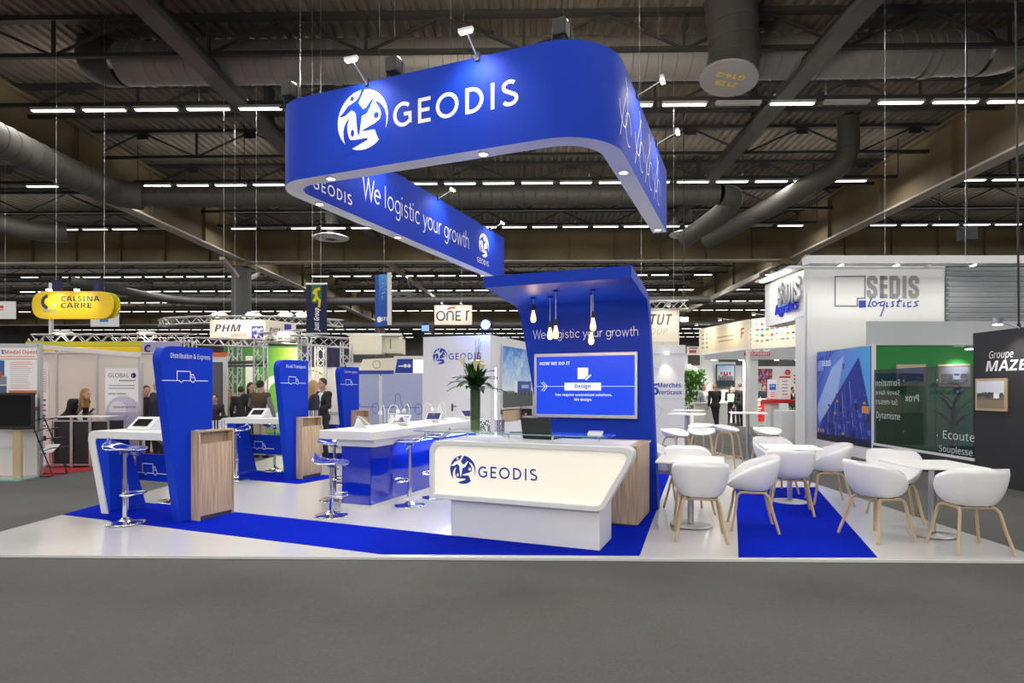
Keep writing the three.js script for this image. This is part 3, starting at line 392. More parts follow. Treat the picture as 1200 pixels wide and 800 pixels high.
// ---------------------------------------------------------------- hanging banner ring
{
  const base = 4.35, H = 1.09, th = .24, bf = new Frame(W(1.05, 6.43), TH), LF = 4.78, LR = 4.6, LL = 7.9; // origin at the front right corner
  const t = bf.put(thing('hanging_banner', 'large hanging blue banner ring with white word and round emblem', 'banner'), 0, 0, base);
  // centre line in plan (x, v), from the far end of the right arm to the far end of the left arm
  const pathO = [], pathI = []; const rB = .75, rL = .6;
  const corner = (arr, cx, cv, r, a0, a1) => { for (let i = 0; i <= 14; i++) { const a = (a0 + (a1 - a0) * i / 14) * Math.PI / 180; arr.push([cx + r * Math.cos(a), cv + r * Math.sin(a)]); } };
  pathO.push([0, LR]); corner(pathO, -rB, rB, rB, 0, -90); corner(pathO, -LF + rL, rL, rL, -90, -180); pathO.push([-LF, LL]);
  pathI.push([-th, LR]); corner(pathI, -rB, rB, rB - th, 0, -90); corner(pathI, -LF + rL, rL, rL - th, -90, -180); pathI.push([-LF + th, LL]);
  const n = pathO.length - 1, wall = (arr, flip) => { const P = [], U = [], I = []; arr.forEach(([x, v], i) => { P.push(x, 0, -v, x, H, -v); U.push(i / n, 0, i / n, 1); if (i) { const a = 2 * i - 2; flip ? I.push(a, a + 2, a + 1, a + 1, a + 2, a + 3) : I.push(a, a + 1, a + 2, a + 1, a + 3, a + 2); } }); const g = new THREE.BufferGeometry(); g.setAttribute('position', new THREE.Float32BufferAttribute(P, 3)); g.setAttribute('uv', new THREE.Float32BufferAttribute(U, 2)); g.setIndex(I); g.computeVertexNormals(); return g; };
  const flatRing = y => { const P = [], I = []; for (let i = 0; i <= n; i++) { P.push(pathO[i][0], y, -pathO[i][1], pathI[i][0], y, -pathI[i][1]); if (i) { const a = 2 * i - 2; I.push(a, a + 1, a + 2, a + 1, a + 3, a + 2); } } const g = new THREE.BufferGeometry(); g.setAttribute('position', new THREE.Float32BufferAttribute(P, 3)); g.setIndex(I); g.computeVertexNormals(); return g; };
  part(t, 'fabric_outside', wall(pathO), M.banner); part(t, 'fabric_inside', wall(pathI, true), M.banner); parts(t, 'end_panel', [bx(-th, 0, 0, H, -LR - .01, -LR), bx(-LF, -LF + th, 0, H, -LL - .01, -LL)], M.banner); part(t, 'soffit', flatRing(0), M.white, 'white underside'); part(t, 'top_cover', flatRing(H), M.navy);
  // front lettering: px 461..607 on the front face
  const u0 = bf.u(461, 0), u1 = bf.u(607, 0), cap = (u1 - u0) / 5.44, yb = heightAt(bf.at(u0, 0), 150.5) - base; logo(t, cap, u0, yb, .004, M.print, M.banner);
  // inside of the left arm: faces the right
  const vAt = px => bf.v(px, -LF + th);
  const addIn = (name, g, px, y) => { const m = part(t, name, g, M.print); m.rotation.y = Math.PI / 2; m.position.set(-LF + th + .004, y, -vAt(px)); return m; };
  addIn('lettering', wordGeo(.17), 366, .13); 
  const vs = vAt(425), ve = vAt(549); for (const g of thinText('We logistic your growth', Math.abs(ve - vs), .36, .08)) addIn('slogan_word', g, 425, .36).userData.label = 'white slogan lettering';
  const vE = vAt(567); addIn('lettering', wordGeo(.12), 559, .16); { const e = new THREE.Group(); e.name = 'emblem'; e.rotation.y = Math.PI / 2; e.position.set(-LF + th + .004, .62, -vE); t.add(e); emblem(e, .28, 0, 0, 0, M.print, M.banner); }
  // line drawing on the outside of the right arm
  const dr = []; for (const [v0, s] of [[.75, .5], [1.7, .45], [2.5, .4], [3.3, .4]]) { dr.push(ribbon(arcPts(v0, .62, s * .5, .34, 200, 420, 14), .02), ribbon([[v0 - .2, .1], [v0, .5], [v0 + .25, .85]], .02), ribbon(arcPts(v0 + .3, .35, .18, .2, 0, 300, 12), .018)); } const dm = part(t, 'line_drawing', merge(dr), M.print); dm.rotation.y = Math.PI / 2; dm.position.set(.004, .05, 0);
  // recessed lamps in the soffit, each with its light
  const lampG = cyl(.05, .05, .01, 0, -.012, 0, 20), ringG = new THREE.TorusGeometry(.058, .012, 6, 22).rotateX(Math.PI / 2);
  const spots = [[-LF + 1.0, .12, 26], [-1.55, .12, 30], [-.12, 1.35, 26], [-.12, LR - .25, 22], [-LF + .12, 3.1, 26], [-LF + .12, LL - .25, 22], [-LF + .12, .95, 14]];
  for (const [x, v, pw] of spots) { const l = part(t, 'downlight', lampG, M.lampFace); l.position.set(x, -.002, -v); part(l, 'lamp_ring', ringG, M.alu).position.y = -.004; const s = new THREE.SpotLight(lin(1, .93, .82), pw * .55, 0, .95, .8); s.position.set(x, -.05, -v); s.target.position.set(x, -4, -v); s.shadow.radius = 3; t.add(s, s.target); }
  // arm lights clipped to the top edge, washing the faces
  const arm = (x, v, dx, dv) => { const a = part(t, 'arm_light', rod([x, H - .02, -v], [x + dx, H + .13, -v - dv], .009), M.alu); part(a, 'lamp_head', plank([x + dx - (dv ? .0 : .0) - .09 * (dv ? 1 : 0), H + .14, -v - dv - .09 * (dx ? 1 : 0)], [x + dx + .09 * (dv ? 1 : 0), H + .14, -v - dv + .09 * (dx ? 1 : 0)], .05, .035), M.white); part(a, 'clip', box(.05, .1, .05, x, H, -v), M.black); const face = part(a, 'lamp_glow', box(dx ? .05 : .14, .006, dv ? .05 : .14, x + dx, H + .11, -v - dv), M.lampFace);
    const s = new THREE.SpotLight(lin(1, .97, .92), 4.6, 0, 1.15, 1); s.shadow.radius = 4; s.position.set(x + dx, H + .1, -v - dv); s.target.position.set(x - dx * .3, .1, -v + dv * .3); t.add(s, s.target); };
  for (const px of [430, 560]) arm(bf.u(px, 0), 0, 0, -.32); for (const v of [1.6, 3.3]) arm(0, v, .34, 0); for (const v of [2.2, 4.4, 7.0]) arm(-LF + th, v, .34, 0);
  // stage lamps on the top edge
  for (const [x, v] of [[-LF + .3, .15], [-2.8, .15], [-.6, .2]]) { const p = part(t, 'stage_lamp', [box(.16, .2, .22, x, H + .2, -v, .02), rod([x - .2, H + .02, -v], [x + .2, H + .02, -v], .02), rod([x - .11, H + .02, -v], [x - .11, H + .25, -v], .015), rod([x + .11, H + .02, -v], [x + .11, H + .25, -v], .015)], M.black); part(p, 'lens', cyl(.075, .075, .012, x, H + .3, -v, 18), M.lampSoft); const sp = new THREE.SpotLight(lin(1, .88, .7), 130, 0, .75, 1); sp.shadow.radius = 3; sp.position.set(x, H + .33, -v); sp.target.position.set(x, H + 7.5, -v - 11); t.add(sp, sp.target); }
  for (const [x, v, lab] of [[-LF + .15, .5, 'near left'], [-3.0, .1, ''], [-1.8, .1, ''], [-.55, .12, ''], [-.1, 2.4, ''], [-.1, 4.3, ''], [-LF + .12, 3, ''], [-LF + .12, 5.2, ''], [-LF + .12, 7.6, '']]) { const p = bf.at(x, v); solo('hanging_wire', 'thin steel wire holding up the hanging blue banner', 'wire', rod([0, 0, 0], [0, 12.95 - base - H, 0], 0.0035, 5), M.darkGrey, 'wires of the hanging banner', V3(p.x, base + H, p.z)); }
}

// ---------------------------------------------------------------- the three blue counters with fins
{
  const names = ['Distribution & Express', 'Road Transport', 'Contract Logistics'];
  const fx = .0, finPts = roundPoly([[0, 0], [.43, 0], [.43, 1.99], [-.27, 1.985]], [0, 0, .02, .16], 8); // (v, h)
  MOD.forEach((f, k) => {
    const nm = names[k], t = f.put(thing('fin_counter', `blue ${nm} fin with white arched standing counter`, 'counter'), 0, 0);
    const fin = extrude(finPts.map(p => [p[0], p[1]]), .13, .006); fin.rotateY(Math.PI / 2); fin.translate(1.21, 0, 0); // x from 1.21 to 1.34, v along -z
    const fm = part(t, 'fin', fin, M.blueFin, 'tall tapering blue fin'); const tx = part(fm, 'lettering', textGeo(nm, k ? .46 : .52, .052, 'sans'), M.print); tx.rotation.y = Math.PI / 2; tx.position.set(1.345, 1.855, k ? .1 : .13);
    const tr = part(fm, 'lorry_drawing', truckGeo(.17), M.print); tr.rotation.y = Math.PI / 2; tr.position.set(1.345, 1.585, .05);
    // white arch: floor leg leaning outwards, rounded into the desk top
    const out = roundPoly([[.0, 0], [-.28, 1.0], [1.21, 1.0], [1.21, .915], [-.13, .905], [.105, 0]], [0, .13, 0, 0, .05, 0], 8); const arch = extrude(out, .5, .006); arch.translate(0, 0, -.5); { const q = arch.attributes.position; for (let i = 0; i < q.count; i++) if (q.getX(i) < .4) { const y = q.getY(i), k = y < .86 ? 1 - .48 * y / .86 : Math.min(1, .52 + .48 * (y - .86) / .12); q.setZ(i, q.getZ(i) * k); } arch.computeVertexNormals(); } part(t, 'arch', arch, M.white, 'white arched leg and top');
    part(t, 'inner_panel', extrude([[.108, 0], [-.118, .87], [-.1, .9], [.12, .9], [.13, 0]].map(p => [p[0], p[1]]), .47).translate(0, 0, -.49), M.blueFin); { const g = t.children[t.children.length - 1].geometry, q = g.attributes.position; for (let i = 0; i < q.count; i++) q.setZ(i, q.getZ(i) * (1 - .48 * Math.min(1, q.getY(i) / .86))); g.computeVertexNormals(); } part(t, 'foot_panel', surf((p, q) => [.135 - .2 * q, .02 + q * .86, (-.02 - p * .46) * (1 - .48 * q)], 2, 2), M.blueGloss);
    const ap = part(t, 'apron_panel', bx(-.04, 1.21, .34, .68, -.5, -.47), M.blueFin, 'blue lower panel with lorry drawing'); const t2 = part(ap, 'lorry_drawing', truckGeo(.19), M.print); t2.position.set(MOD[0].u(167, .466), .42, -.466);
    // cabinet on the fin's outer face
    const c = f.put(thing('leaflet_cabinet', `pale oak narrow cabinet with open slot on the ${nm} fin`, 'cabinet'), 1.342, .13); const dpt = .125, wd = .5, hh = 1.03; // x = out of the fin
    part(c, 'side_board', bx(0, dpt, 0, hh, -.02, 0), M.wood); part(c, 'side_board', bx(0, dpt, 0, hh, -wd, -wd + .02), M.wood); part(c, 'top_board', bx(0, dpt, hh - .02, hh, -wd + .02, -.02), M.wood); part(c, 'back_board', bx(0, .012, .03, hh - .02, -wd + .02, -.02), M.wood); part(c, 'door', bx(dpt - .03, dpt - .012, .045, .86, -wd + .022, -.022, .002), M.wood); part(c, 'slot_shelf', bx(.01, dpt - .012, .86, .875, -wd + .02, -.02), M.wood); part(c, 'plinth', bx(.02, dpt - .02, 0, .04, -wd + .02, -.02), M.darkGrey); part(c, 'lock', (() => { const g = cyl(.008, .008, .006, 0, 0, 0, 10); g.rotateZ(-Math.PI / 2); g.translate(dpt - .012, .8, -wd + .06); return g; })(), M.steel);
    // acrylic leaflet cups
    for (const [dx, dv, lab] of [[.065, .33, 'nearer the fin'], [.065, .43, '']]) if (k < 2) { const cup = f.put(thing('acrylic_cup', `clear ribbed acrylic cup on the oak cabinet of the ${nm} fin`, 'cup', null, 0, `clear cups on the ${nm} cabinet`), 1.342 + dx, .13 + dv - .04, STAND + hh); part(cup, 'wall', lathe([[0, .003], [.036, .003], [.04, .11], [.037, .11], [.033, .006]], 20), M.acrylic); for (let i = 0; i < 8; i++) part(cup, 'rib', rod([.038 * Math.cos(i * .785), 0, .038 * Math.sin(i * .785)], [.041 * Math.cos(i * .785), .11, .041 * Math.sin(i * .785)], .003), M.print); }
    // sloped tablet on the desk
    const tb = f.put(thing('tablet_stand', `white sloped tablet stand on the ${nm} counter`, 'tablet'), .36, .28, STAND + 1.0, .25); part(tb, 'wedge', extrude([[-.14, 0], [.12, 0], [.12, .03], [-.06, .165], [-.11, .165]], .3, .006).rotateY(-Math.PI / 2).translate(.15, 0, -.02), M.white);
    const gg = sheet(.2, .13); gg.rotateX(-Math.PI / 2 + .64); const scn = part(tb, 'tablet_screen', bx(-.1, .1, -.004, .004, -.065, .065, .003), M.blackGloss); scn.rotation.x = .645; scn.position.set(0, .1025, .015);
    tb.children[0].position.set(0, 0, 0);
  });
}
// ---------------------------------------------------------------- bar counter with tablets
{
  const t = BAR.put(thing('bar_counter', 'white topped bar counter with glossy blue body and glowing underside', 'bar counter'), 0, 0);
  part(t, 'top_slab', bx(-.66, .15, .88, .99, -3.35, .16, .006), M.white); part(t, 'under_slab', bx(-.47, .1, .79, .88, -3.25, .06, .004), M.white);
  part(t, 'end_panel', bx(-.43, -.002, .05, .79, -.012, 0), M.blueGloss); part(t, 'front_panel', bx(-.012, 0, .05, .79, -3.1, -.014), M.blueGloss); part(t, 'core', bx(-.42, -.014, .05, .79, -3.08, -.014), M.navy); part(t, 'skirting', [bx(-.44, .012, 0, .05, -3.1, .012)], M.white); part(t, 'panel_joint', bx(-.0, .002, .05, .79, -.004, .002), M.navy);
  const led = mat([1, 1, 1], .4, 0, { emissive: lin(.75, .85, 1), emissiveIntensity: 5 }); part(t, 'light_strip', bx(.05, .08, .782, .79, -3.1, -.6), led);
  const l = new THREE.RectAreaLight(lin(.75, .86, 1), 28, .04, 2.5); l.position.set(.065, .778, -1.85); l.rotation.x = -Math.PI / 2; t.add(l);
  // tablets on stands with little gooseneck lamps
  const mk = (label, u, v, turn, facing) => { const s = BAR.put(thing('bar_tablet', label, 'tablet'), u, v, STAND + .99, turn); part(s, 'foot', extrude([[-.09, 0], [.09, 0], [.06, .02], [-.02, .13], [-.05, .13]], .06, .004).rotateY(-Math.PI / 2).translate(.03, 0, 0), M.white); const p = part(s, 'tablet', bx(-.12, .12, -.006, .006, -.085, .085, .005), M.white); p.position.set(0, .1, .04); p.rotation.x = .72; part(p, 'screen', bx(-.105, .105, .006, .0075, -.07, .07), glowing(64, 48, (x, w, h) => { const g = x.createLinearGradient(0, 0, w, h); g.addColorStop(0, '#101c5a'); g.addColorStop(1, '#1d3cc4'); x.fillStyle = g; x.fillRect(0, 0, w, h); }, .5)); return s; };
  mk('white tablet turned away at the near end of the bar', -.4, .35, 2.4); mk('blue screened tablet on the bar beside the twin gooseneck lamps', -.12, .95, .15); mk('blue screened tablet further along the bar', -.12, 1.85, .15); mk('white tablet turned away behind the first blue screen', -.5, 1.3, 2.6); mk('white tablet turned away near the far end of the bar', -.45, 2.6, 2.5); mk('folded white tablet stand at the far end of the bar', -.1, 2.9, 1.2);
  const lamp = (label, u, v, turn) => { const s = BAR.put(thing('gooseneck_lamp', label, 'lamp'), u, v, STAND + .99, turn); part(s, 'base', cyl(.035, .03, .015, 0, 0, 0, 18), M.white); part(s, 'neck', tube([[0, .015, 0], [.0, .14, 0], [.01, .24, 0], [.06, .3, 0], [.12, .28, 0], [.15, .23, 0]], .006, 24, 6), M.white); const h = lathe([[.012, .05], [.02, .04], [.034, 0], [.028, 0], [.012, .035]], 16); h.rotateZ(.5); h.translate(.15, .19, 0); part(s, 'shade', h, M.white); part(s, 'glow', ball(.014, .145, .2, 0, 1, 1, 1, 10), mat([1, 1, 1], .4, 0, { emissive: lin(1, .98, .9), emissiveIntensity: 4 })); };
  lamp('white gooseneck lamp at the near end of the bar', -.12, .5, 2.6); lamp('left of the twin white gooseneck lamps on the bar', -.3, .85, .3); lamp('right of the twin white gooseneck lamps on the bar', -.2, 1.25, 2.7); lamp('white gooseneck lamp over the second blue tablet', -.3, 1.8, .3); lamp('white gooseneck lamp near the far end of the bar', -.2, 2.35, 2.8);
}
// ---------------------------------------------------------------- chrome bar stools
{
  const build = (label, pos, turn, sh) => {
    const t = thing('bar_stool', label, 'bar stool', pos, turn, 'chrome bar stools with blue seats');
    part(t, 'base_plate', lathe([[0, 0], [.195, 0], [.2, .008], [.19, .018], [.08, .03], [.045, .05], [.034, .07], [0, .07]], 40), M.chrome); part(t, 'column', [cyl(.028, .028, sh * .52, 0, .06, 0), cyl(.021, .021, sh * .45 - .02, 0, .06 + sh * .5, 0)], M.chrome); part(t, 'footrest', tube([[-.03, sh * .4, 0], [-.13, sh * .4, .04], [-.16, sh * .4, .13], [0, sh * .4, .2], [.16, sh * .4, .13], [.13, sh * .4, .04], [.03, sh * .4, 0]], .011, 40, 8), M.chrome); part(t, 'collar', cyl(.034, .034, .06, 0, sh * .37, 0), M.chrome); part(t, 'lever', rod([0, sh - .06, 0], [.16, sh - .1, .03], .006), M.chrome);
    part(t, 'seat_mount', cyl(.06, .05, .03, 0, sh - .05, 0), M.chrome);
    const S = (p, q) => { const a = (p - .5) * 2, b = q; const back = Math.pow(Math.max(0, 1 - b * 3.2), 2) * .14, wdt = .205 * Math.sqrt(Math.max(.02, 1 - Math.pow(Math.abs(b - .5) * 2, 2.8))); return [a * wdt, sh - .02 + back * (1 - .5 * a * a) + .03 * a * a - .04 * Math.pow(Math.max(0, b - .8) * 5, 2) * .6, (b - .5) * .4]; };
    part(t, 'seat', [surf(S, 16, 20), surf((p, q) => { const s = S(p, q); return [s[0], s[1] - .014, s[2]]; }, 16, 20)], M.blueGlass, 'translucent blue seat'); const rim = []; for (let i = 0; i < 36; i++) { const q = .5 - .5 * Math.cos(Math.PI * (i < 18 ? i / 18 : (36 - i) / 18)), s = S(i < 18 ? 1 : 0, Math.min(.985, Math.max(.015, q))); rim.push([s[0], s[1] - .006, s[2]]); } part(t, 'seat_rim', tube(rim, .007, 80, 6, true), M.chrome);
    return t;
  };
  const s = (px, py) => { const p = FLR(px, py, STAND); if ([147, 204, 277, 322].includes(px)) p.y += .0065; return p; };
  build('chrome stool with blue seat at the Distribution & Express counter', s(147, 613.5), 1.5, .84); build('low chrome stool with blue seat at the near end of the bar', s(388, 604.5), 1.5, .64); build('chrome stool with blue seat just behind the low stool at the bar end', s(392, 586), 1.2, .78); build('chrome stool with blue seat at the bar front nearest its lit corner', s(480, 592.5), -1.4, .84); build('chrome stool with blue seat between bar front and lit reception panel', s(511, 583), -1.8, .86);
  build('chrome stool with blue seat in front of the Road Transport counter', s(277, 562.5), -.6, .82); build('small chrome stool with blue seat behind the Road Transport counter', s(322, 552), 2.5, .82); build('chrome stool with blue seat behind the Distribution & Express counter', s(204, 588), 2.4, .78); build('chrome stool with blue seat behind the far side of the bar', s(408, 566), 1.4, .8);
}
// ---------------------------------------------------------------- shell chairs, low tables
let shellChair, lowTable, highStool, highTable;
{
  const rim = c => (1 - c) / 2, pw = (v, e) => Math.sign(v) * Math.pow(Math.abs(v), e);
  const shellG = (rx, rz, y0, hf, hb, nu = 44, nv = 22) => surf((p, q) => {
    const outer = q < .5, t = outer ? q * 2 : 2 - q * 2, f = p * 2 * Math.PI, c = Math.cos(f), s = Math.sin(f), k = 1 - rim(c), top = hf + (hb - hf) * Math.sin(Math.PI / 2 * Math.pow(rim(c), .9));
    const flatR = .6, r = t < .55 ? flatR * t / .55 : flatR + (1 - flatR) * Math.sin((t - .55) / .45 * Math.PI / 2), up = t < .55 ? .012 * t : .0066 + Math.pow((t - .55) / .45, 1.55);
    const th = outer ? 0 : .011, R1 = r - (outer ? 0 : .03 * t);
    return [pw(s, c < 0 ? .74 : .9) * rx * R1 * (1 - .13 * Math.max(0, c)), y0 + (top - y0) * Math.min(1, up) + (outer ? 0 : th * (1 - t)) + (outer ? 0 : 0), pw(c, c < 0 ? .8 : .86) * rz * R1 - .035 * Math.pow(t, 3) * rim(c)];
  }, nu, nv * 2);
  const legG = (sx, sz, top, foot, hx, hz) => tube([[sx * foot[0], 0, sz * foot[1]], [sx * (foot[0] * .45 + hx * .55), top * .55, sz * (foot[1] * .45 + hz * .55)], [sx * (hx + .008), top * .93, sz * (hz + .012)], [sx * (hx - .006), top * .995, sz * (hz - .025)], [sx * hx * .96, top, 0]], .0155, 20, 6);
  const t = new THREE.Group(); t.name = 'shell_chair';
  part(t, 'seat_shell', shellG(.285, .26, .425, .475, .79), M.shell, 'white moulded shell'); for (const sx of [-1, 1]) for (const sz of [-1, 1]) part(t, 'leg', legG(sx, sz, .405, [.245, sz > 0 ? .22 : .25], .165, .14), M.oak); parts(t, 'cross_bar', [rod([-.16, .405, .11], [.16, .405, .11], .014), rod([-.16, .405, -.11], [.16, .405, -.11], .014)], M.oak); parts(t, 'seat_pad', [cyl(.02, .02, .03, .12, .405, .1, 10), cyl(.02, .02, .03, -.12, .405, .1, 10), cyl(.02, .02, .03, .12, .405, -.1, 10), cyl(.02, .02, .03, -.12, .405, -.1, 10)], M.charcoal);
  shellChair = t;
  const hs = new THREE.Group(); hs.name = 'high_stool'; part(hs, 'seat_shell', shellG(.23, .2, .735, .755, .85, 36, 14), M.shell); for (const sx of [-1, 1]) for (const sz of [-1, 1]) part(hs, 'leg', legG(sx, sz, .72, [.24, .23], .14, .11), M.oak); parts(hs, 'footrest', [rod([-.2, .28, .18], [.2, .28, .18], .01), rod([-.2, .28, -.18], [.2, .28, -.18], .01), rod([-.2, .28, -.18], [-.2, .28, .18], .01), rod([.2, .28, -.18], [.2, .28, .18], .01)], M.oak);
  highStool = hs;
  const tableOf = (name, w, h, br) => { const q = new THREE.Group(); q.name = name; part(q, 'table_top', bx(-w / 2, w / 2, h - .022, h, -w / 2, w / 2, .005), M.tableTop); part(q, 'column', cyl(.031, .031, h - .03, 0, .008, 0), M.steel); part(q, 'top_plate', cyl(.1, .16, .012, 0, h - .034, 0), M.steel); part(q, 'base_plate', lathe([[0, 0], [br, 0], [br, .008], [br - .02, .012], [.05, .016], [.045, .03], [0, .03]], 40), M.steel); return q; };
  lowTable = tableOf('low_table', .7, .735, .222); highTable = tableOf('high_table', .62, 1.07, .24);
  const put = (proto, label, category, X, Z, turn, group) => { const c = copy(proto, W(X, Z, STAND + .0065), turn); tag(c, label, category, group); return c; };
  const gC = 'white shell chairs at the low tables', gT = 'low square tables';
  put(lowTable, 'square white low table nearest the blue tower', 'table', 1.98, 6.62, TH + .05, gT); put(lowTable, 'square white low table on the blue carpet wedge', 'table', 3.72, 8.0, TH + .1, gT); put(lowTable, 'square white low table at the platform edge facing the black wall', 'table', 4.36, 6.2, -.08, gT);
  put(shellChair, 'white shell chair with its back to the aisle at the table nearest the blue tower', 'chair', 1.92, 6.1, 2.92, gC); put(shellChair, 'white shell chair seen side on between the tower table and the blue wedge', 'chair', 2.6, 6.5, -1.82, gC); put(shellChair, 'white shell chair behind the tower table, facing the aisle', 'chair', 2.18, 7.35, .05, gC); put(shellChair, 'white shell chair mostly hidden by the blue tower', 'chair', 2.02, 8.05, 1.2, gC);
  put(shellChair, 'white shell chair with its back to the aisle on the blue wedge', 'chair', 3.42, 7.35, 2.8, gC); put(shellChair, 'white shell chair seen side on at the table on the blue wedge', 'chair', 4.2, 7.95, -1.8, gC); put(shellChair, 'white shell chair behind the table on the blue wedge', 'chair', 3.85, 8.75, .1, gC);
  put(shellChair, 'white shell chair turned right at the platform edge table', 'chair', 3.73, 6.1, 1.85, gC); put(shellChair, 'white shell chair with its back to the aisle at the platform edge table', 'chair', 4.32, 5.66, Math.PI - .05, gC); put(shellChair, 'white shell chair behind the platform edge table', 'chair', 4.45, 6.95, -.35, gC);
  const gH = 'high stools with wooden legs', gHT = 'high square tables';
  put(highTable, 'high white table beside the Marchés Verticaux wall, front one', 'high table', 3.08, 10.55, TH, gHT); put(highTable, 'high white table beside the Marchés Verticaux wall, rear one', 'high table', 3.66, 12.4, TH, gHT); put(highTable, 'high white table in front of the red poster counter', 'high table', 4.38, 11.1, TH + .1, gHT);
  put(highStool, 'white high stool with wooden legs beside the blue tower', 'high stool', 2.68, 9.75, .6, gH); put(highStool, 'white high stool with wooden legs at the front high table', 'high stool', 3.17, 10.0, -.3, gH); put(highStool, 'white high stool with wooden legs between the two high tables', 'high stool', 3.55, 11.3, -.8, gH); put(highStool, 'white high stool with wooden legs left of the red counter table', 'high stool', 3.9, 10.8, .9, gH); put(highStool, 'white high stool with wooden legs right of the red counter table', 'high stool', 4.33, 10.1, .1, gH);
}
// ---------------------------------------------------------------- back of the stand: store room, frosted screen, wall
{
  const SB = new Frame(W(-.5, 13.8), TH); // near right corner of the store room
  const t = SB.put(thing('store_room', 'white store room block with round emblem and closed door', 'store room'), 0, 0); const H = 2.72;
  part(t, 'front_wall', bx(-1.78, 0, 0, H, -.06, 0), M.white); part(t, 'side_wall', [bx(-.06, 0, 0, H, -.6, -.06), bx(-.06, 0, 2.45, H, -3.4, -.6), bx(-.06, 0, 0, .9, -3.4, -.6), bx(-.3, -.24, .9, 2.45, -3.4, -.6), bx(-.24, 0, .88, .9, -3.4, -.6)], M.white); part(t, 'left_wall', bx(-1.78, -1.72, 0, H, -3.4, -.06), M.white); part(t, 'roof_panel', bx(-1.78, 0, H, H + .04, -3.4, 0), M.white); part(t, 'rear_wall', bx(-1.78, 0, 0, H, -3.46, -3.4), M.white);
  const d0 = SB.u(525, 0), d1 = SB.u(556, 0); const dr = part(t, 'door', [bx(d0, d1, .02, 2.08, .001, .012, .002)], M.white); part(dr, 'handle', [bx(d0 + .1, d0 + .14, .98, 1.16, .012, .02), rod([d0 + .12, 1.1, .04], [d0 + .24, 1.1, .04], .01)], M.darkGrey); part(dr, 'lock', cyl(.015, .015, .01, 0, 0, 0, 12).rotateX(Math.PI / 2).translate(d0 + .12, .9, .014), M.steel);
  const cap = .155, u0 = SB.u(526, 0); logo(t, cap, u0, heightAt(SB.at(u0, 0), 421.5) - STAND, .004, M.logoBlue, M.white);
  // picture and counter on the side facing the tower
  const pic = SB.put(thing('truck_picture', 'framed picture of a blue lorry under a bright sky on the store room side', 'picture'), 0, 0); const pg = sheet(1.9, 1.5); const img = printed(256, 220, (x, w, h) => { const g = x.createLinearGradient(0, 0, 0, h); g.addColorStop(0, '#2f78cf'); g.addColorStop(.45, '#9ec6ea'); g.addColorStop(.68, '#dfe8ee'); x.fillStyle = g; x.fillRect(0, 0, w, h); for (let i = 0; i < 60; i++) { x.fillStyle = `rgba(255,255,255,${.1 + .2 * hash(i, 3)})`; x.beginPath(); x.arc(w * hash(i, 7), h * .55 * hash(i, 9), 6 + 16 * hash(i, 5), 0, 7); x.fill(); } x.fillStyle = '#4a5350'; x.fillRect(0, h * .76, w, h * .24); x.fillStyle = '#59655a'; x.fillRect(0, h * .73, w, 10); x.fillStyle = '#2a4aa8'; x.fillRect(w * .46, h * .56, w * .48, h * .2); x.fillStyle = '#eef0f2'; x.fillRect(w * .36, h * .56, w * .1, h * .2); x.fillStyle = '#fff'; x.font = 'bold 18px sans-serif'; x.fillText('GEODIS', w * .6, h * .68); x.fillStyle = '#222'; for (const a of [.4, .6, .7, .86]) { x.beginPath(); x.arc(w * a, h * .78, 7, 0, 7); x.fill(); } });
  const pm = part(pic, 'print', pg, img); pm.rotation.y = Math.PI / 2; const v0 = SB.v(589, .03), v1 = SB.v(624, .03); pm.scale.set((v1 - v0) / 1.9, 1, 1); pm.position.set(.035, 1.8, -(v0 + v1) / 2); part(pic, 'frame', [bx(.005, .03, 1.01, 2.59, -v1 - .04, -v0 + .04, .006)], M.white);
  const lb = part(t, 'light_slot', bx(.002, .012, .3, 2.0, -.33, -.27), mat([1, 1, 1], .4, 0, { emissive: lin(.62, .68, 1), emissiveIntensity: 3 }), 'vertical glowing light slot'); const rl = new THREE.RectAreaLight(lin(.62, .68, 1), 6, .06, 1.7); rl.position.set(.03, 1.15, -.3); rl.rotation.y = -Math.PI / 2 + Math.PI; t.add(rl); rl.lookAt; rl.rotation.y = -Math.PI / 2;
  const k = SB.put(thing('coffee_counter', 'white counter with wooden back panel under the lorry picture', 'counter'), 0, 0); part(k, 'worktop', bx(.004, .5, .66, .7, -3.3, -.7, .006), M.white); part(k, 'body', bx(.01, .46, 0, .66, -3.25, -.75), M.white); part(k, 'back_panel', bx(.004, .02, .7, .98, -3.3, -.7), M.wood);
  const cm = SB.put(thing('coffee_machine', 'silver and black coffee machine on the white counter', 'coffee machine'), .22, 2.0, STAND + .7); part(cm, 'housing', bx(-.16, .16, 0, .36, -.18, .18, .02), M.alu); part(cm, 'front', bx(-.14, .14, .12, .3, .18, .2, .01), M.black); part(cm, 'spout', bx(-.03, .03, .14, .19, .2, .26), M.chrome); part(cm, 'drip_tray', bx(-.12, .12, 0, .03, .18, .3), M.black);
  const bg = SB.put(thing('pastry_bag', 'brown paper bag beside the coffee machine', 'bag'), .25, 2.55, STAND + .7); part(bg, 'bag_body', extrude([[-.13, 0], [.13, 0], [.11, .3], [.06, .34], [-.02, .31], [-.1, .33]], .16, .02), mat([.5, .33, .16], .8)); part(bg, 'folded_top', bx(-.1, .1, .3, .33, .02, .14), mat([.42, .27, .12], .85));
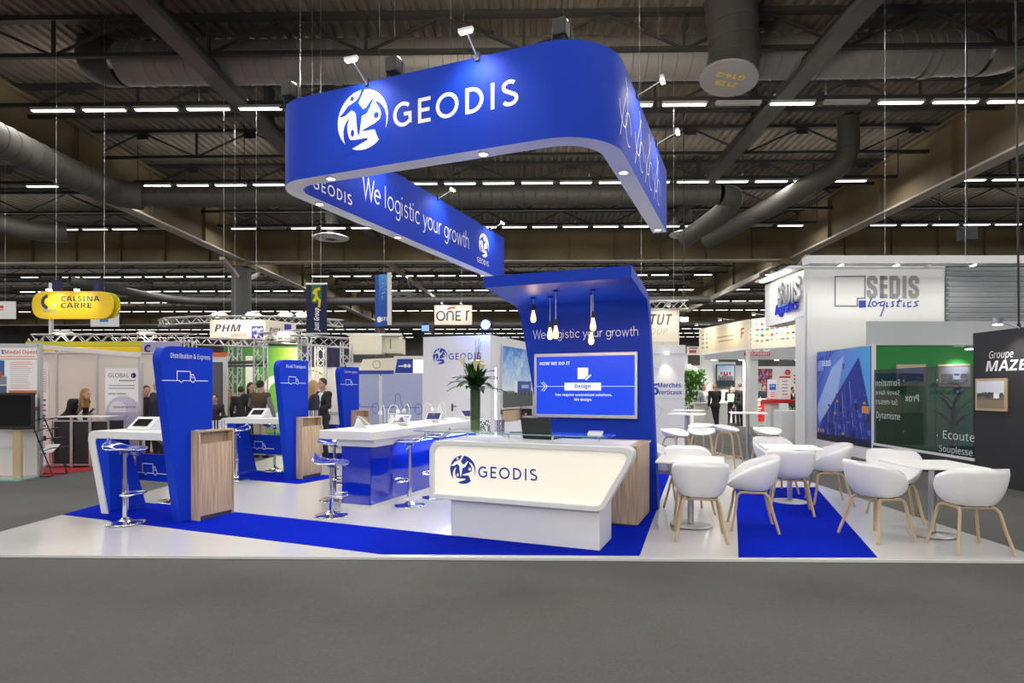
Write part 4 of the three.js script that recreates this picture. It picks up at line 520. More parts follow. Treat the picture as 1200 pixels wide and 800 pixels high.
  // frosted glass screen left of the store room
  for (const [a, b, lab] of [[399, 447, 'frosted glass screen pane behind the Contract Logistics fin'], [447.5, 498, 'frosted glass screen pane touching the white store room']]) { const u0 = SB.u(a, .0), u1 = SB.u(b, .0) - .05, q = SB.put(thing('glass_screen', lab, 'glass screen', null, 0, 'frosted glass screen panes'), 0, 0); part(q, 'pane', bx(u0 + .012, u1 - .012, .08, 1.88, -.006, .006), M.frosted); parts(q, 'edge_post', [bx(u0, u0 + .012, 0, 1.88, -.012, .012), bx(u1 - .012, u1, 0, 1.88, -.012, .012)], M.white); part(q, 'foot_rail', bx(u0, u1, 0, .08, -.02, .02), M.alu); const w = u1 - u0; part(q, 'line_drawing', merge([ribbon([[u0 + .1, 1.05], [u0 + w * .3, 1.05], [u0 + w * .34, 1.2], ...arcPts(u0 + w * .4, 1.3, w * .06, .09, 200, -20, 12), [u0 + w * .47, 1.2], [u0 + w * .52, 1.06], [u1 - .1, 1.05]], .014), ribbon(ellipse(u1 - .12, 1.02, .1, .13, 20), .014, 0, true)]).translate(0, 0, .012), M.logoBlue); }
  // two beam lamps on the store room roof
  for (const [px, lab, v, m] of [[571, 'blue glowing beam lamp on the store room corner', .12, 1], [501, 'slim blue beam lamp on the far store room corner', .2, 0]]) { const p = SB.put(thing('beam_lamp', lab, 'stage lamp'), SB.u(px, v), v, STAND + H + .04); part(p, 'yoke', [rod([-.13, 0, 0], [-.13, .24, 0], .02), rod([.13, 0, 0], [.13, .24, 0], .02), bx(-.14, .14, 0, .03, -.08, .08)], M.black); part(p, 'head', cyl(.1, .13, .22, 0, 0, 0, 20).rotateX(Math.PI / 2).translate(0, .24, -.12), M.black); const lm = mat([.1, .2, 1], .3, 0, { emissive: lin(.12, .2, 1), emissiveIntensity: m ? 4.5 : 2 }); part(p, 'lens', m ? new THREE.CircleGeometry(.11, 24).translate(0, .24, .106) : bx(-.1, .1, .16, .3, .1, .108), lm); if (m) { const l = new THREE.PointLight(lin(.1, .2, 1), 3); l.position.set(0, .24, .25); p.add(l); } }
  // wall with lettering behind the high tables
  const wz = 16.0, wx0 = 1.6, wx1 = 4.62; const w = thing('display_wall', 'white back wall reading 6 Marchés Verticaux', 'display wall', W(0, wz, STAND), YAW); part(w, 'panel', bx(wx0, wx1, 0, 2.45, -.12, 0), M.white); part(w, 'cornice', bx(wx0, wx1 + .02, 2.45, 2.68, -.14, .03), M.white); for (const x of [2.7, 3.65]) part(w, 'panel_joint', bx(x - .006, x + .006, 0, 2.45, 0, .004), M.greyWall); const x = (px) => (px - 600) / F * wz; parts(w, 'lettering', [textGeo('6', .2, .3, 'bold').translate(x(763), 1.35, .006), textGeo('Marchés', x(798) - x(771), .12, 'bold').translate(x(771), 1.55, .006), textGeo('Verticaux', x(799) - x(771), .12, 'bold').translate(x(771), 1.36, .006)], M.logoBlue); part(w, 'line_drawing', [ribbon([[x(768), 1.25], [x(798), 1.25], [x(801), 1.2]], .015, .006), ribbon([[x(766), 2.05], [x(772), 2.05], [x(771), 1.9], [x(768), 1.85]], .015, .006), ribbon([[x(769), .6], [x(772), .75], [x(776), .95], [x(771), 1.05], [x(768), 1.15]], .015, .006)], M.greyWall); part(w, 'spot_lamp', cyl(.05, .06, .08, x(780), 2.42, .16, 14), M.lampSoft);
  const sl = new THREE.SpotLight(lin(1, .9, .75), 1.6, 0, .6, .8); sl.position.set(x(780), 2.4, .2); sl.target.position.set(x(780), 1.4, .02); w.add(sl, sl.target);
}

// ---------------------------------------------------------------- neighbouring stands
function facing(name, label, category, pc, Z, group, turn = 0) { const t = thing(name, label, category, W((pc - 600) / F * Z, Z, 0), YAW + turn, group); t.X = px => (px - pc) / F * Z; t.Y = py => EYE + (HORIZON - py) / F * Z; t.S = px => px / F * Z; t.R = (x0, x1, y0, y1, z0 = -.05, z1 = 0, r = 0) => bx(t.X(x0), t.X(x1), t.Y(y1), t.Y(y0), z0, z1, r); return t; }
function lattice(parent, name, p, q, w, m = M.alu, r = .025) { p = v3(p); q = v3(q); const d = q.clone().sub(p), L = d.length(), z = d.clone().normalize(), up = Math.abs(z.y) > .9 ? V3(1, 0, 0) : V3(0, 1, 0), x = up.clone().cross(z).normalize().multiplyScalar(w / 2), y = z.clone().cross(x).normalize().multiplyScalar(w / 2); const c = [[1, 1], [1, -1], [-1, -1], [-1, 1]].map(([a, b]) => x.clone().multiplyScalar(a).add(y.clone().multiplyScalar(b))); const ch = [], wb = []; for (let i = 0; i < 4; i++) { ch.push(rod(p.clone().add(c[i]), q.clone().add(c[i]), r, 6)); const n = Math.max(2, Math.round(L / w)); for (let k = 0; k < n; k++) { const a = p.clone().addScaledVector(d, k / n).add(c[k % 2 ? i : (i + 1) % 4]), b = p.clone().addScaledVector(d, (k + 1) / n).add(c[k % 2 ? (i + 1) % 4 : i]); wb.push(rod(a, b, r * .6, 5)); } } const g = part(parent, name, merge(ch), m); const s = part(g, 'web', merge(wb), m); s.userData.kind = 'stuff'; return g; }

function signLamp(t, x, y, z, tx, ty, tz, power, wide = 1.1) { part(t, 'sign_lamp', [rod([x, y, z], [x, y, 0], .012), cyl(.05, .07, .08, x, y - .04, z, 12)], M.alu); part(t, 'lamp_glow', cyl(.055, .055, .008, x, y - .05, z, 12), M.lampSoft); const s = new THREE.SpotLight(lin(1, .94, .84), power, 0, wide, .9); s.shadow.radius = 3; s.position.set(x, y - .07, z); s.target.position.set(tx, ty, tz); t.add(s, s.target); }
// --- right: black wall
{
  const xw = 7.5, t = thing('black_wall', 'black stand wall with white Groupe Mazet lettering', 'stand wall', V3(xw, 0, -10.13)); part(t, 'panel', bx(0, .12, 0, 2.47, 0, 6.6), M.charcoal); for (const z of [1.5, 3, 4.5]) part(t, 'panel_joint', bx(-.003, 0, 0, 2.47, z - .006, z + .006), M.black);
  const zAt = px => 10.13 - (xw + .0) / 1; const zz = px => { const Z = 7.68 / ((px - 600) / F); return W(7.68, Z).z + 10.13; };
  const a = part(t, 'lettering', textGeo('Groupe', zz(1187) - zz(1158), .115, 'sans', .15), M.print); a.rotation.y = -Math.PI / 2; a.position.set(-.005, heightAt(V3(xw, 0, -9.5), 419), zz(1158));
  const b = part(t, 'lettering', textGeo('MAZET', .95, .165, 'bold', .2), M.print); b.rotation.y = -Math.PI / 2; b.position.set(-.005, heightAt(V3(xw, 0, -9.6), 434.5), zz(1154.5));
  const f = thing('framed_photo', 'framed photograph of a lorry on the black wall', 'picture', V3(xw - .03, 0, -10.13)); const z0 = zz(1143.5), z1 = zz(1181); part(f, 'frame', [bx(0, .028, 1.19, 1.71, z0, z1, .004)], M.oak); const pm = part(f, 'print', sheet(z1 - z0 - .08, .44), printed(128, 96, (x, w, h) => { x.fillStyle = '#d4dbe4'; x.fillRect(0, 0, w, h); x.fillStyle = '#6d6658'; x.fillRect(0, 46, w, 30); x.fillStyle = '#8d7c63'; x.fillRect(0, 66, w, 30); x.fillStyle = '#3c4038'; for (let i = 0; i < 30; i++) x.fillRect(hash(i, 1) * w, 38 + hash(i, 2) * 12, 9, 10); x.fillStyle = '#f2f4f6'; x.fillRect(80, 44, 26, 18); x.fillStyle = '#28303a'; x.fillRect(84, 60, 6, 6); x.fillRect(98, 60, 6, 6); })); pm.rotation.y = -Math.PI / 2; pm.position.set(-.003, 1.45, (z0 + z1) / 2);
  const lamp = thing('wall_lamp', 'small spotlight clipped on top of the black wall', 'spotlight', V3(xw, 2.47, -9.2)); part(lamp, 'arm', rod([0, 0, 0], [-.3, .1, 0], .01), M.alu); part(lamp, 'head', cyl(.05, .07, .1, -.32, .05, 0, 16), M.alu); part(lamp, 'glow', cyl(.06, .06, .01, -.32, .04, 0, 16), M.lampFace); const s = new THREE.SpotLight(lin(1, .93, .82), 3, 0, .8, .8); s.position.set(-.32, .02, 0); s.target.position.set(.1, -1.3, 0); lamp.add(s, s.target);
}
// --- right: glazed front with words, green wall inside
{
  const xw = 7.5, zOf = px => { const Z = 7.68 / ((px - 600) / F); return W(7.68, Z).z; };
  const joints = [1020, 1054, 1094, 1141]; const labs = ['smoked glass pane reading Dynamisme, furthest from the black wall', 'smoked glass pane in the middle of the green stand front', 'smoked glass pane reading Ecoute and Souplesse beside the black wall'];
  for (let i = 0; i < 3; i++) { const z0 = zOf(joints[i]), z1 = zOf(joints[i + 1]), t = thing('glazed_front', labs[i], 'glass pane', V3(xw, 0, z0), 0, 'smoked glass front of the green stand'); part(t, 'pane', bx(-.005, .005, .38, 1.95, .008, z1 - z0 - .008), SMOKE); part(t, 'plinth', bx(-.02, .06, 0, .34, 0, z1 - z0), M.charcoal); part(t, 'rail', bx(-.02, .04, .34, .385, 0, z1 - z0), M.white);
    const words = [[['Dynamisme', .8, .92, .14, .1, 0], ['Formation', .8, 1.6, .13, .08, 1], ['Savoir-faire', .8, 1.42, .09, .08, 1], ['Sur-mesure', .75, 1.22, .11, .06, 1]], [['Prox', .4, 1.3, .13, .1, 1]], [['Ecoute', .75, .66, .14, .2, 0], ['Souplesse', .8, .42, .11, .1, 0]]][i];
    for (const [s, w, y, h, off, mir] of words) { const g = textGeo(s, w, h, 'sans'); if (mir) { g.translate(-w, 0, 0); g.rotateY(Math.PI); } const m = part(t, 'lettering', g, mat([.55, .6, .57], .7)); m.rotation.y = -Math.PI / 2; m.position.set(-.008, y, off); }
    for (const y of [.7, 1.7]) part(t, 'stud', rod([-.012, y, .06], [.012, y, .06], .015, 10), M.chrome); }
  const gz = 13.0, t = facing('green_wall', 'bright green partition inside the glazed stand', 'stand wall', 1018, gz); part(t, 'panel', t.R(1019, 1215, 404.5, 537, -.08, 0), M.green); part(t, 'grey_header', t.R(1018, 1260, 376.5, 404.5, -.1, .03), M.greyWall, 'pale grey header panel');
  for (const [x0, x1, y0, y1, lab, k] of [[1050, 1084, 427, 452, 'framed photograph of grey rooftops on the green wall', 0], [1099, 1136, 427, 453, 'framed photograph of a white lorry on the green wall', 1]]) { const f = facing('framed_photo', lab, 'picture', x0, gz - .004); part(f, 'frame', f.R(x0, x1, y0, y1, 0, .03, .004), M.oak); part(f, 'print', sheet(f.S(x1 - x0) - .1, f.S(y1 - y0) - .1, f.X((x0 + x1) / 2), f.Y((y0 + y1) / 2), .034), printed(128, 96, (x, w, h) => { x.fillStyle = k ? '#cfd3d2' : '#9fb4c6'; x.fillRect(0, 0, w, h); x.fillStyle = k ? '#5c5f56' : '#59616a'; x.fillRect(0, 40, w, 56); for (let i = 0; i < 50; i++) { x.fillStyle = ['#7e858a', '#4a4f52', '#a8adb0', '#6f6a60'][i % 4]; x.fillRect(hash(i, 4 + k) * w, 36 + hash(i, 6 + k) * 50, 16, 7); } if (k) { x.fillStyle = '#f4f5f6'; x.fillRect(56, 30, 34, 40); x.fillStyle = '#22272c'; x.fillRect(60, 36, 26, 12); x.fillRect(60, 68, 8, 8); x.fillRect(78, 68, 8, 8); } })); }
  const lp = facing('wall_lamp', 'lit spotlight on the green wall above the lorry photograph', 'spotlight', 1124, gz - .05); part(lp, 'arm', rod([lp.X(1117), lp.Y(406), 0], [lp.X(1124), lp.Y(407), .3], .01), M.alu); part(lp, 'head', cyl(.07, .09, .08, 0, lp.Y(410), .3, 16), M.alu); part(lp, 'glow', cyl(.08, .08, .01, 0, lp.Y(410.5), .3, 16), M.lampFace); const s = new THREE.SpotLight(lin(1, .95, .85), 7, 0, .95, .8); s.position.set(0, lp.Y(411), .3); s.target.position.set(0, 1.2, .02); lp.add(s, s.target);
  const pl = thing('potted_palm', 'dark leafy palm in a pot behind the smoked glass', 'plant', W(9.0, 12.2)); part(pl, 'pot', lathe([[0, 0], [.14, 0], [.18, .32], [.16, .32], [.14, .28], [0, .28]], 24), M.charcoal); part(pl, 'stem', rod([0, .3, 0], [0, 1.1, 0], .025), M.leafLight); const lf = surf((p, q) => [(p - .5) * .09 * Math.sin(Math.PI * (q * .9 + .08)), .7 * q - .35 * q * q, .55 * q], 2, 8); for (let i = 0; i < 16; i++) { const m = part(pl, 'leaf', lf, M.leaf); m.position.y = .7 + i * .035; m.rotation.y = i * 2.4; }
  const tb = thing('round_rug', 'round blue rug on the floor behind the smoked glass', 'rug', W(8.6, 11.3)); part(tb, 'pile', cyl(.75, .75, .012, 0, .002, 0, 40), M.blueCarpet); part(tb, 'border', new THREE.TorusGeometry(.75, .012, 6, 40).rotateX(Math.PI / 2).translate(0, .012, 0), M.logoBlue);
}
// --- right: big white stand with skyscraper picture, fascia, louvres
{
  const zP0 = 12.9, zP1 = 15.3, x = 7.5; const w = thing('picture_wall', 'low white side wall carrying the blue skyscraper picture', 'stand wall', V3(x, 0, W(7.68, zP1).z)); const len = W(7.68, zP0).z - W(7.68, zP1).z; part(w, 'panel', bx(0, .1, 0, 2.5, 0, len), M.white); part(w, 'kick_board', bx(-.02, 0, 0, .2, 0, len), M.white);
  const pic = thing('skyscraper_picture', 'large blue print of containers and glass towers with a small aircraft', 'picture', V3(x - .012, 0, W(7.68, zP1).z)); part(pic, 'board', bx(0, .01, .26, 2.47, .03, len), M.navy); const pm = part(pic, 'print', sheet(len - .04, 2.2), printed(384, 320, (c, W2, H2) => { const g = c.createLinearGradient(0, 0, W2, 0); g.addColorStop(0, '#3d62c4'); g.addColorStop(.5, '#5f8ae0'); g.addColorStop(1, '#4aa6e8'); c.fillStyle = g; c.fillRect(0, 0, W2, H2); c.fillStyle = '#9db6ec'; c.beginPath(); c.moveTo(120, 60); c.lineTo(210, 20); c.lineTo(160, 160); c.lineTo(20, 260); c.lineTo(0, 200); c.fill(); for (let i = 0; i < 9; i++) { c.fillStyle = i % 2 ? '#2b3fa8' : '#4a68cc'; c.beginPath(); c.moveTo(0, i * 26); c.lineTo(160 - i * 12, 0); c.lineTo(176 - i * 12, 0); c.lineTo(0, i * 26 + 14); c.fill(); } c.fillStyle = '#1a2c94'; c.beginPath(); c.moveTo(0, H2); c.lineTo(40, 250); c.lineTo(310, 30); c.lineTo(384, 210); c.lineTo(384, H2); c.fill(); for (let i = 0; i < 16; i++) { c.strokeStyle = ['#4f74e6', '#0d1a66', '#7d9cf2'][i % 3]; c.lineWidth = 2 + (i % 3); c.beginPath(); c.moveTo(40 + i * 22, H2); c.lineTo(60 + i * 17, 240 - i * 12 + (i > 11 ? (i - 11) * 40 : 0)); c.stroke(); } for (let i = 0; i < 70; i++) { const yy = 120 + hash(i, 41) * 180, xx = 40 + hash(i, 42) * 330; if (yy < 300 - xx * .62 || (xx > 310 && yy < 40 + (xx - 310) * 2.4)) continue; c.fillStyle = ['#0c1450', '#22389c', '#4766d8', '#101c6a'][i % 4]; c.fillRect(xx, yy, 10 + 16 * hash(i, 43), 4 + 26 * hash(i, 44)); } for (let i = 0; i < 26; i++) { c.fillStyle = i % 5 === 0 ? '#c98a3a' : '#35509f'; c.fillRect(60 + hash(i, 11) * 300, 150 + hash(i, 12) * 150, 16, 8); } c.fillStyle = '#d9922f'; c.fillRect(330, 190, 46, 22); c.fillStyle = 'rgba(190,205,250,.55)'; c.fillRect(8, 30, 44, 40); c.fillStyle = '#e8edff'; c.font = 'bold 26px sans-serif'; c.fillText('SEDIS', 44, 52); c.strokeStyle = '#1c2c60'; c.lineWidth = 4; c.beginPath(); c.moveTo(196, 66); c.lineTo(214, 50); c.moveTo(198, 48); c.lineTo(212, 66); c.stroke(); c.fillStyle = '#0b1038'; c.fillRect(0, 296, W2, 24); c.fillStyle = '#f0c060'; for (const a of [10, 30, 48]) c.fillRect(a, 280, 8, 12); })); pm.rotation.y = -Math.PI / 2; pm.position.set(-.003, 1.365, len / 2 + .015);
  const Z = 15.3, t = facing('fascia_wall', 'tall white stand wall with grey SEDIS and blue handwritten logistics', 'stand wall', 948, Z); part(t, 'front_panel', t.R(944, 1107, 313, 529, -.1, 0), M.white); part(t, 'roof_edge', t.R(944, 1107, 311, 313.5, -.14, .02), M.white);
  part(t, 'side_panel', bx(t.X(943) - .02, t.X(943) + .06, 3.4, t.Y(316), -2.35, .0), M.white); part(t, 'side_lower_panel', bx(t.X(943), t.X(943) + .06, 0, 3.4, -.5, 0), M.white); part(t, 'side_soffit', bx(t.X(943) - .02, t.X(943) + .5, 3.36, 3.4, -2.35, -.5), M.white);
  const px = v => t.X(v), py = v => t.Y(v); const lw = .035; part(t, 'outline_square', ribbon([[px(978.5), py(324)], [px(1013.5), py(323.5)], [px(1013.5), py(349)], [px(1004.5), py(349.5)], [px(1004.5), py(358.5)], [px(978.5), py(358.5)]], lw, .006, true), mat([.2, .2, .22], .6)); part(t, 'blue_square', bx(px(1006.5), px(1014.5), py(360), py(352), .001, .012), M.logoBlue);
  part(t, 'lettering', heavyWord(px(1077) - px(1015.5), py(323) - py(349.5)).translate(px(1015.5), py(349.5), .008), mat([.28, .28, .29], .6)); const hand = [[[1017, 359.5], [1022, 348], [1021, 349.5], [1017.5, 358], [1021, 359.5]], ellipse(1024.5, 356, 2.6, 2.8, 10).concat([[1027.1, 356], [1031, 354]]), [[1036, 353], [1032, 354], [1031.5, 358], [1035, 358], [1037, 353], [1035, 362], [1031.5, 371]], [[1039.5, 354], [1038.5, 359.5], [1041, 358.5]], [[1048, 353.5], [1045, 354], [1047, 358], [1043.5, 359.5]], [[1054, 350], [1051, 358.5], [1054, 359]], [[1050.5, 353.5], [1057, 352.5]], [[1059.5, 354], [1058.5, 359], [1061, 358.5]], [[1068, 353.5], [1063.5, 355], [1064, 359.5], [1068, 358.5]], [[1077, 352.5], [1072, 354], [1075, 357.5], [1070, 359.5]]]; part(t, 'handwriting', merge(hand.map(l => ribbon(l.map(p => [px(p[0]), py(p[1])]), .03, .008))), M.logoBlue, 'blue handwritten word');
  // sign on the side of the wall, raised letters
  const sg = thing('side_sign', 'raised metal SEDIS letters with blue handwritten word on the lit side face', 'sign', V3(W(7.5, 0).x * 0 + t.position.x + t.X(943) - .03, 0, 0)); sg.position.z = W(7.5, 17.4).z; const Ls = 2.1; const sq = part(sg, 'outline_square', ribbon([[.05, 3.65], [.05, 4.25], [.62, 4.25], [.62, 3.65]], .03, 0, true), M.logoBlue); sq.rotation.y = -Math.PI / 2; const L1 = heavyWord(1.3, .62); const m1 = part(sg, 'lettering', thick(L1, .08), M.steel); m1.rotation.y = -Math.PI / 2; m1.position.set(0, 3.85, .68); const L2 = textGeo('logistics', 1.35, .26, 'sans', .3); const m2 = part(sg, 'lettering', thick(L2, .05), mat([.01, .04, .5], .4)); m2.rotation.y = -Math.PI / 2; m2.position.set(-.02, 3.62, .5);
  const cn = facing('light_canopy', 'white lit canopy strip above the raised metal letters', 'canopy', 900, 17.2); part(cn, 'board', bx(-.25, .35, 4.64, 4.7, -.3, 1.9), M.white); const sl = new THREE.SpotLight(lin(.95, .97, 1), 8, 0, 1.1, .9); sl.position.set(-.7, 4.6, .8); sl.target.position.set(.3, 3.7, .8); cn.add(sl, sl.target); part(cn, 'lamp', bx(-.24, -.1, 4.6, 4.64, 0, 1.6), M.lampFace);
  const c = facing('cornice_beam', 'long white beam hung above the tall white stand wall', 'beam', 948, 14.4); part(c, 'beam_body', c.R(948, 1230, 299, 308.5, -.35, 0, .01), M.white); part(c, 'bracket', c.R(1089, 1093, 306, 313, -.2, -.05), M.white); parts(c, 'hanger_rod', [rod([c.X(1040), c.Y(300), -.1], [c.X(1040), 12.9, -.1], .004), rod([c.X(1135), c.Y(300), -.1], [c.X(1135), 12.9, -.1], .004)], M.steel);
  for (const x of [985, 1050, 1140]) { part(c, 'wash_lamp', c.R(x - 2, x + 2, 309, 311, -.1, .1, .01), M.alu); part(c, 'lamp_glow', c.R(x - 1.5, x + 1.5, 311, 311.6, -.06, .08), M.lampFace); const s = new THREE.SpotLight(lin(1, .95, .86), 3.4, 0, 1.2, .9); s.shadow.radius = 4; s.position.set(c.X(x), c.Y(312.5), .35); s.target.position.set(c.X(x), 2.0, -.8); c.add(s, s.target); }
  const lv = facing('louvre_panel', 'grey horizontal louvres beside the tall white stand wall', 'louvre', 1107, 15.2); part(lv, 'backing', lv.R(1112, 1300, 312, 380, -.3, -.2), M.greyWall); for (let i = 0; i < 11; i++) { const y = 313 + i * 6.05; const s = part(lv, 'slat', lv.R(1112, 1300, y, y + 4.7, -.12, 0, .006), mat([.23, .25, .28], .55)); part(lv, 'ledge', lv.R(1112, 1300, y + 4.8, y + 5.9, -.12, -.03), M.paleWall); }
  const hg = facing('dark_loudspeaker', 'small black lamp box hanging above the long white beam', 'lamp', 1133, 16); part(hg, 'housing', bx(-.18, .18, hg.Y(282), hg.Y(268), -.15, .15, .02), M.charcoal); part(hg, 'bracket', [rod([-.3, hg.Y(267), 0], [.3, hg.Y(267), 0], .03)], M.black); part(hg, 'wire', rod([0, hg.Y(267), 0], [0, 12.9, 0], .012), M.black);
  const cb = facing('power_cable', 'thick black cable dropping in front of the louvres', 'cable', 1190, 11.5); part(cb, 'cable', rod([cb.X(1194), cb.Y(384), 0], [cb.X(1188), 12.9, 0], .02), M.black); part(cb, 'plug', cyl(.04, .03, .15, cb.X(1194), cb.Y(388), 0, 10), M.black);
}
// --- right background: cream fascia, groupement stand, red rollups
const smallLogos = printed(320, 96, (x, w, h) => { x.fillStyle = '#eadfc6'; x.fillRect(0, 0, w, h); const c = ['#c03a2a', '#303a7a', '#d8c020', '#6a6a6a', '#2e7a4a', '#b08a60']; for (let r = 0; r < 4; r++) for (let i = 0; i < 9; i++) { x.fillStyle = c[Math.floor(hash(i, r + 5) * 6)]; x.fillRect(14 + i * 34, 8 + r * 22, 12 + hash(i, r) * 14, 4 + hash(r, i) * 7); } });
{
  const P0 = W(7.3, 23.3), P1 = W(7.9, 20), P2 = W(9.0, 18.3); const seg = (label, a, b, m) => { const c = a.clone().add(b).multiplyScalar(.5), L = a.distanceTo(b), rot = Math.atan2(-(b.z - a.z), b.x - a.x), t = thing('cream_fascia', label, 'fascia', c, rot); part(t, 'board', bx(-L / 2, L / 2, 2.87, 3.86, -.1, 0), M.cream); const p = part(t, 'print', sheet(L - .2, .8, 0, 3.36, .006), m); part(t, 'trim', bx(-L / 2, L / 2, 2.84, 2.88, -.12, .02), M.white); for (const x of [L / 2 - .1]) part(t, 'post', bx(x - .05, x + .05, 0, 2.87, -.11, -.01), M.white); for (const x of [-L / 4, L / 4]) signLamp(t, x, 3.95, .55, x, 3.2, 0, 3.2, 1.2); return t; };
  seg('cream fascia with faint script receding beside the TUT sign', P0, P1, printed(256, 64, (x, w, h) => { x.fillStyle = '#e6d6b4'; x.fillRect(0, 0, w, h); x.fillStyle = '#b09468'; x.fillRect(100, 26, 96, 4); x.fillRect(108, 38, 84, 4); fillText(x, 'F', 226, 40, 40, '#9a4a30', 'bold'); for (let i = 0; i < 8; i++) { x.fillStyle = '#8a8478'; x.fillRect(10 + (i % 2) * 26, 10 + (i >> 1) * 13, 12, 5); } })); seg('cream fascia covered with rows of small coloured logos', W(7.96, 19.88), P2, smallLogos);
  const t = facing('groupement_fascia', 'grey fascia with white ESO letters over a red GROUPEMENT band', 'fascia', 886, 24); part(t, 'board', t.R(828, 950, 404, 421, -.3, 0), M.greyWall); part(t, 'lettering', textGeo('ESO', t.X(903) - t.X(874), .42, 'bold', .2).translate(t.X(874), t.Y(412), .01), M.print); for (const x of [838, 870, 912, 936]) { part(t, 'downlight', cyl(.09, .09, .02, t.X(x), t.Y(421) - .03, -.15, 14), M.lampSoft); const l = new THREE.SpotLight(lin(1, .97, .92), 22, 0, 1.25, .9); l.shadow.radius = 4; l.position.set(t.X(x), t.Y(421) - .06, -.15); l.target.position.set(t.X(x), 0, -1.4); t.add(l, l.target); }
  part(t, 'red_band', t.R(872, 902, 412.5, 416.5, 0, .02), M.red); part(t, 'band_lettering', textGeo('GROUPEMENT', t.X(901) - t.X(873.5), .09, 'bold').translate(t.X(873.5), t.Y(415.7), .026), M.print); parts(t, 'post', [t.R(874, 889, 421, 500, -.3, -.05), t.R(940, 950, 421, 500, -.3, -.05)], M.white); part(t, 'orange_lettering', textGeo('WWW', t.X(938) - t.X(922), .12, 'bold').translate(t.X(922), t.Y(408), .012), M.orange);
  const w2 = facing('back_partition', 'pale partition with a grey strip behind the leaning man', 'stand wall', 840, 27); part(w2, 'panel', w2.R(822, 862, 424, 497, -.08, 0), M.white); part(w2, 'grey_strip', w2.R(861, 869.5, 428, 494, -.06, .02), M.greyWall); const tv = facing('wall_screen', 'large screen showing a city skyline on the pale partition', 'screen', 850, 26.7); part(tv, 'bezel', tv.R(839, 861.5, 427, 453.5, -.06, 0, .01), M.black); part(tv, 'display', sheet(tv.S(20), tv.S(24), tv.X(850.5), tv.Y(440), .006), glowing(96, 110, (x, w, h) => { const g = x.createLinearGradient(0, 0, 0, h); g.addColorStop(0, '#8fb0cf'); g.addColorStop(.5, '#c8d4dc'); g.addColorStop(1, '#34424c'); x.fillStyle = g; x.fillRect(0, 0, w, h); x.fillStyle = '#5a3030'; for (let i = 0; i < 9; i++) x.fillRect(8 + i * 9, 42 + hash(i, 2) * 20, 6, 42); x.fillStyle = '#20303c'; x.fillRect(0, 82, w, 30); x.fillStyle = '#b02020'; for (let i = 0; i < 4; i++) x.fillRect(18 + i * 16, 34, 10, 18); }, .7));
  const w3 = facing('white_pavilion', 'white rounded pavilion front with a glowing city picture', 'stand wall', 905, 29); part(w3, 'front', [extrude(roundPoly([[w3.X(876), 0], [w3.X(948), 0], [w3.X(948), w3.Y(429)], [w3.X(878), w3.Y(429)]], [0, 0, .2, .5], 6), .1).translate(0, 0, -.1)], M.white); part(w3, 'picture', sheet(w3.S(22), w3.S(28), w3.X(894), w3.Y(446), .006), printed(96, 128, (x, w, h) => { x.fillStyle = '#5a3550'; x.fillRect(0, 0, w, h); for (let i = 0; i < 160; i++) { x.fillStyle = ['#f0a050', '#e86a4a', '#b060a0', '#6a60c0'][i % 4]; x.fillRect(hash(i, 21) * w, hash(i, 22) * h, 5, 9); } })); part(w3, 'grey_door', w3.R(883, 892, 449, 497, .01, .05), M.greyWall); part(w3, 'round_mark', new THREE.TorusGeometry(.11, .03, 6, 20).translate(w3.X(923), w3.Y(436), .02), M.red); parts(w3, 'red_print', [textGeo('A', .18, .2, 'bold').translate(w3.X(920.8), w3.Y(438), .012), ...[0, 1, 2].map(i => w3.R(930, 939 - i, 439 + i * 4, 441 + i * 4, .005, .01))], M.red);
  const roll = (label, x0, x1, y0, y1, Z, draw) => { const r = facing('display_totem', label, 'totem', (x0 + x1) / 2, Z); part(r, 'board', r.R(x0, x1, y0, y1, -.06, 0, .01), M.white); part(r, 'print', sheet(r.S(x1 - x0) * .94, r.S(y1 - y0) * .96, 0, r.Y((y0 + y1) / 2), .006), printed(96, 180, draw)); part(r, 'foot', r.R(x0 + 1, x1 - 1, y1, y1 + .8, -.2, .2), M.red); return r; };
  roll('white kiosk with a small blue screen on the red counter', 900, 911, 444.5, 467.5, 17.4, (x, w, h) => { x.fillStyle = '#f4f2f0'; x.fillRect(0, 0, w, h); x.fillStyle = '#2a5ad0'; x.fillRect(12, 40, 70, 56); x.fillStyle = '#9cc4f0'; x.fillRect(20, 50, 50, 18); x.fillStyle = '#c05040'; for (let i = 0; i < 3; i++) x.fillRect(22, 120 + i * 18, 50, 5); }); roll('taller white kiosk with red cap on the red counter', 912.5, 926.5, 440, 468, 17.2, (x, w, h) => { x.fillStyle = '#f3f0ea'; x.fillRect(0, 0, w, h); x.fillStyle = '#c02a20'; x.fillRect(0, 0, w, 14); for (let i = 0; i < 5; i++) { x.fillStyle = i % 2 ? '#c05040' : '#444'; x.fillRect(24, 36 + i * 26, 48, 6); } });
  const rc = facing('red_counter', 'white counter with a red top below the two kiosks', 'counter', 922, 17.4); part(rc, 'top', rc.R(898, 946, 468, 472, -.35, .3, .01), M.red); parts(rc, 'body', [rc.R(901, 911, 472, 500, -.3, .1), rc.R(916, 946, 481, 500, -.3, .2)], M.white); part(rc, 'glass_front', rc.R(912, 945, 473, 481, -.1, -.09), M.glass); part(rc, 'plinth', bx(rc.X(901), rc.X(946), 0, rc.Y(500), -.3, .1), M.white);
  const cb = facing('white_cabinet', 'plain white cabinet standing at the aisle before the red counter', 'cabinet', 930, 16.2); part(cb, 'body', bx(cb.X(916), cb.X(944), .05, cb.Y(481), -.5, 0, .01), M.white); part(cb, 'plinth', bx(cb.X(917), cb.X(943), 0, .05, -.48, -.02), M.greyWall); part(cb, 'door', bx(cb.X(917.5), cb.X(942.5), .09, cb.Y(483), 0, .012, .003), M.white);
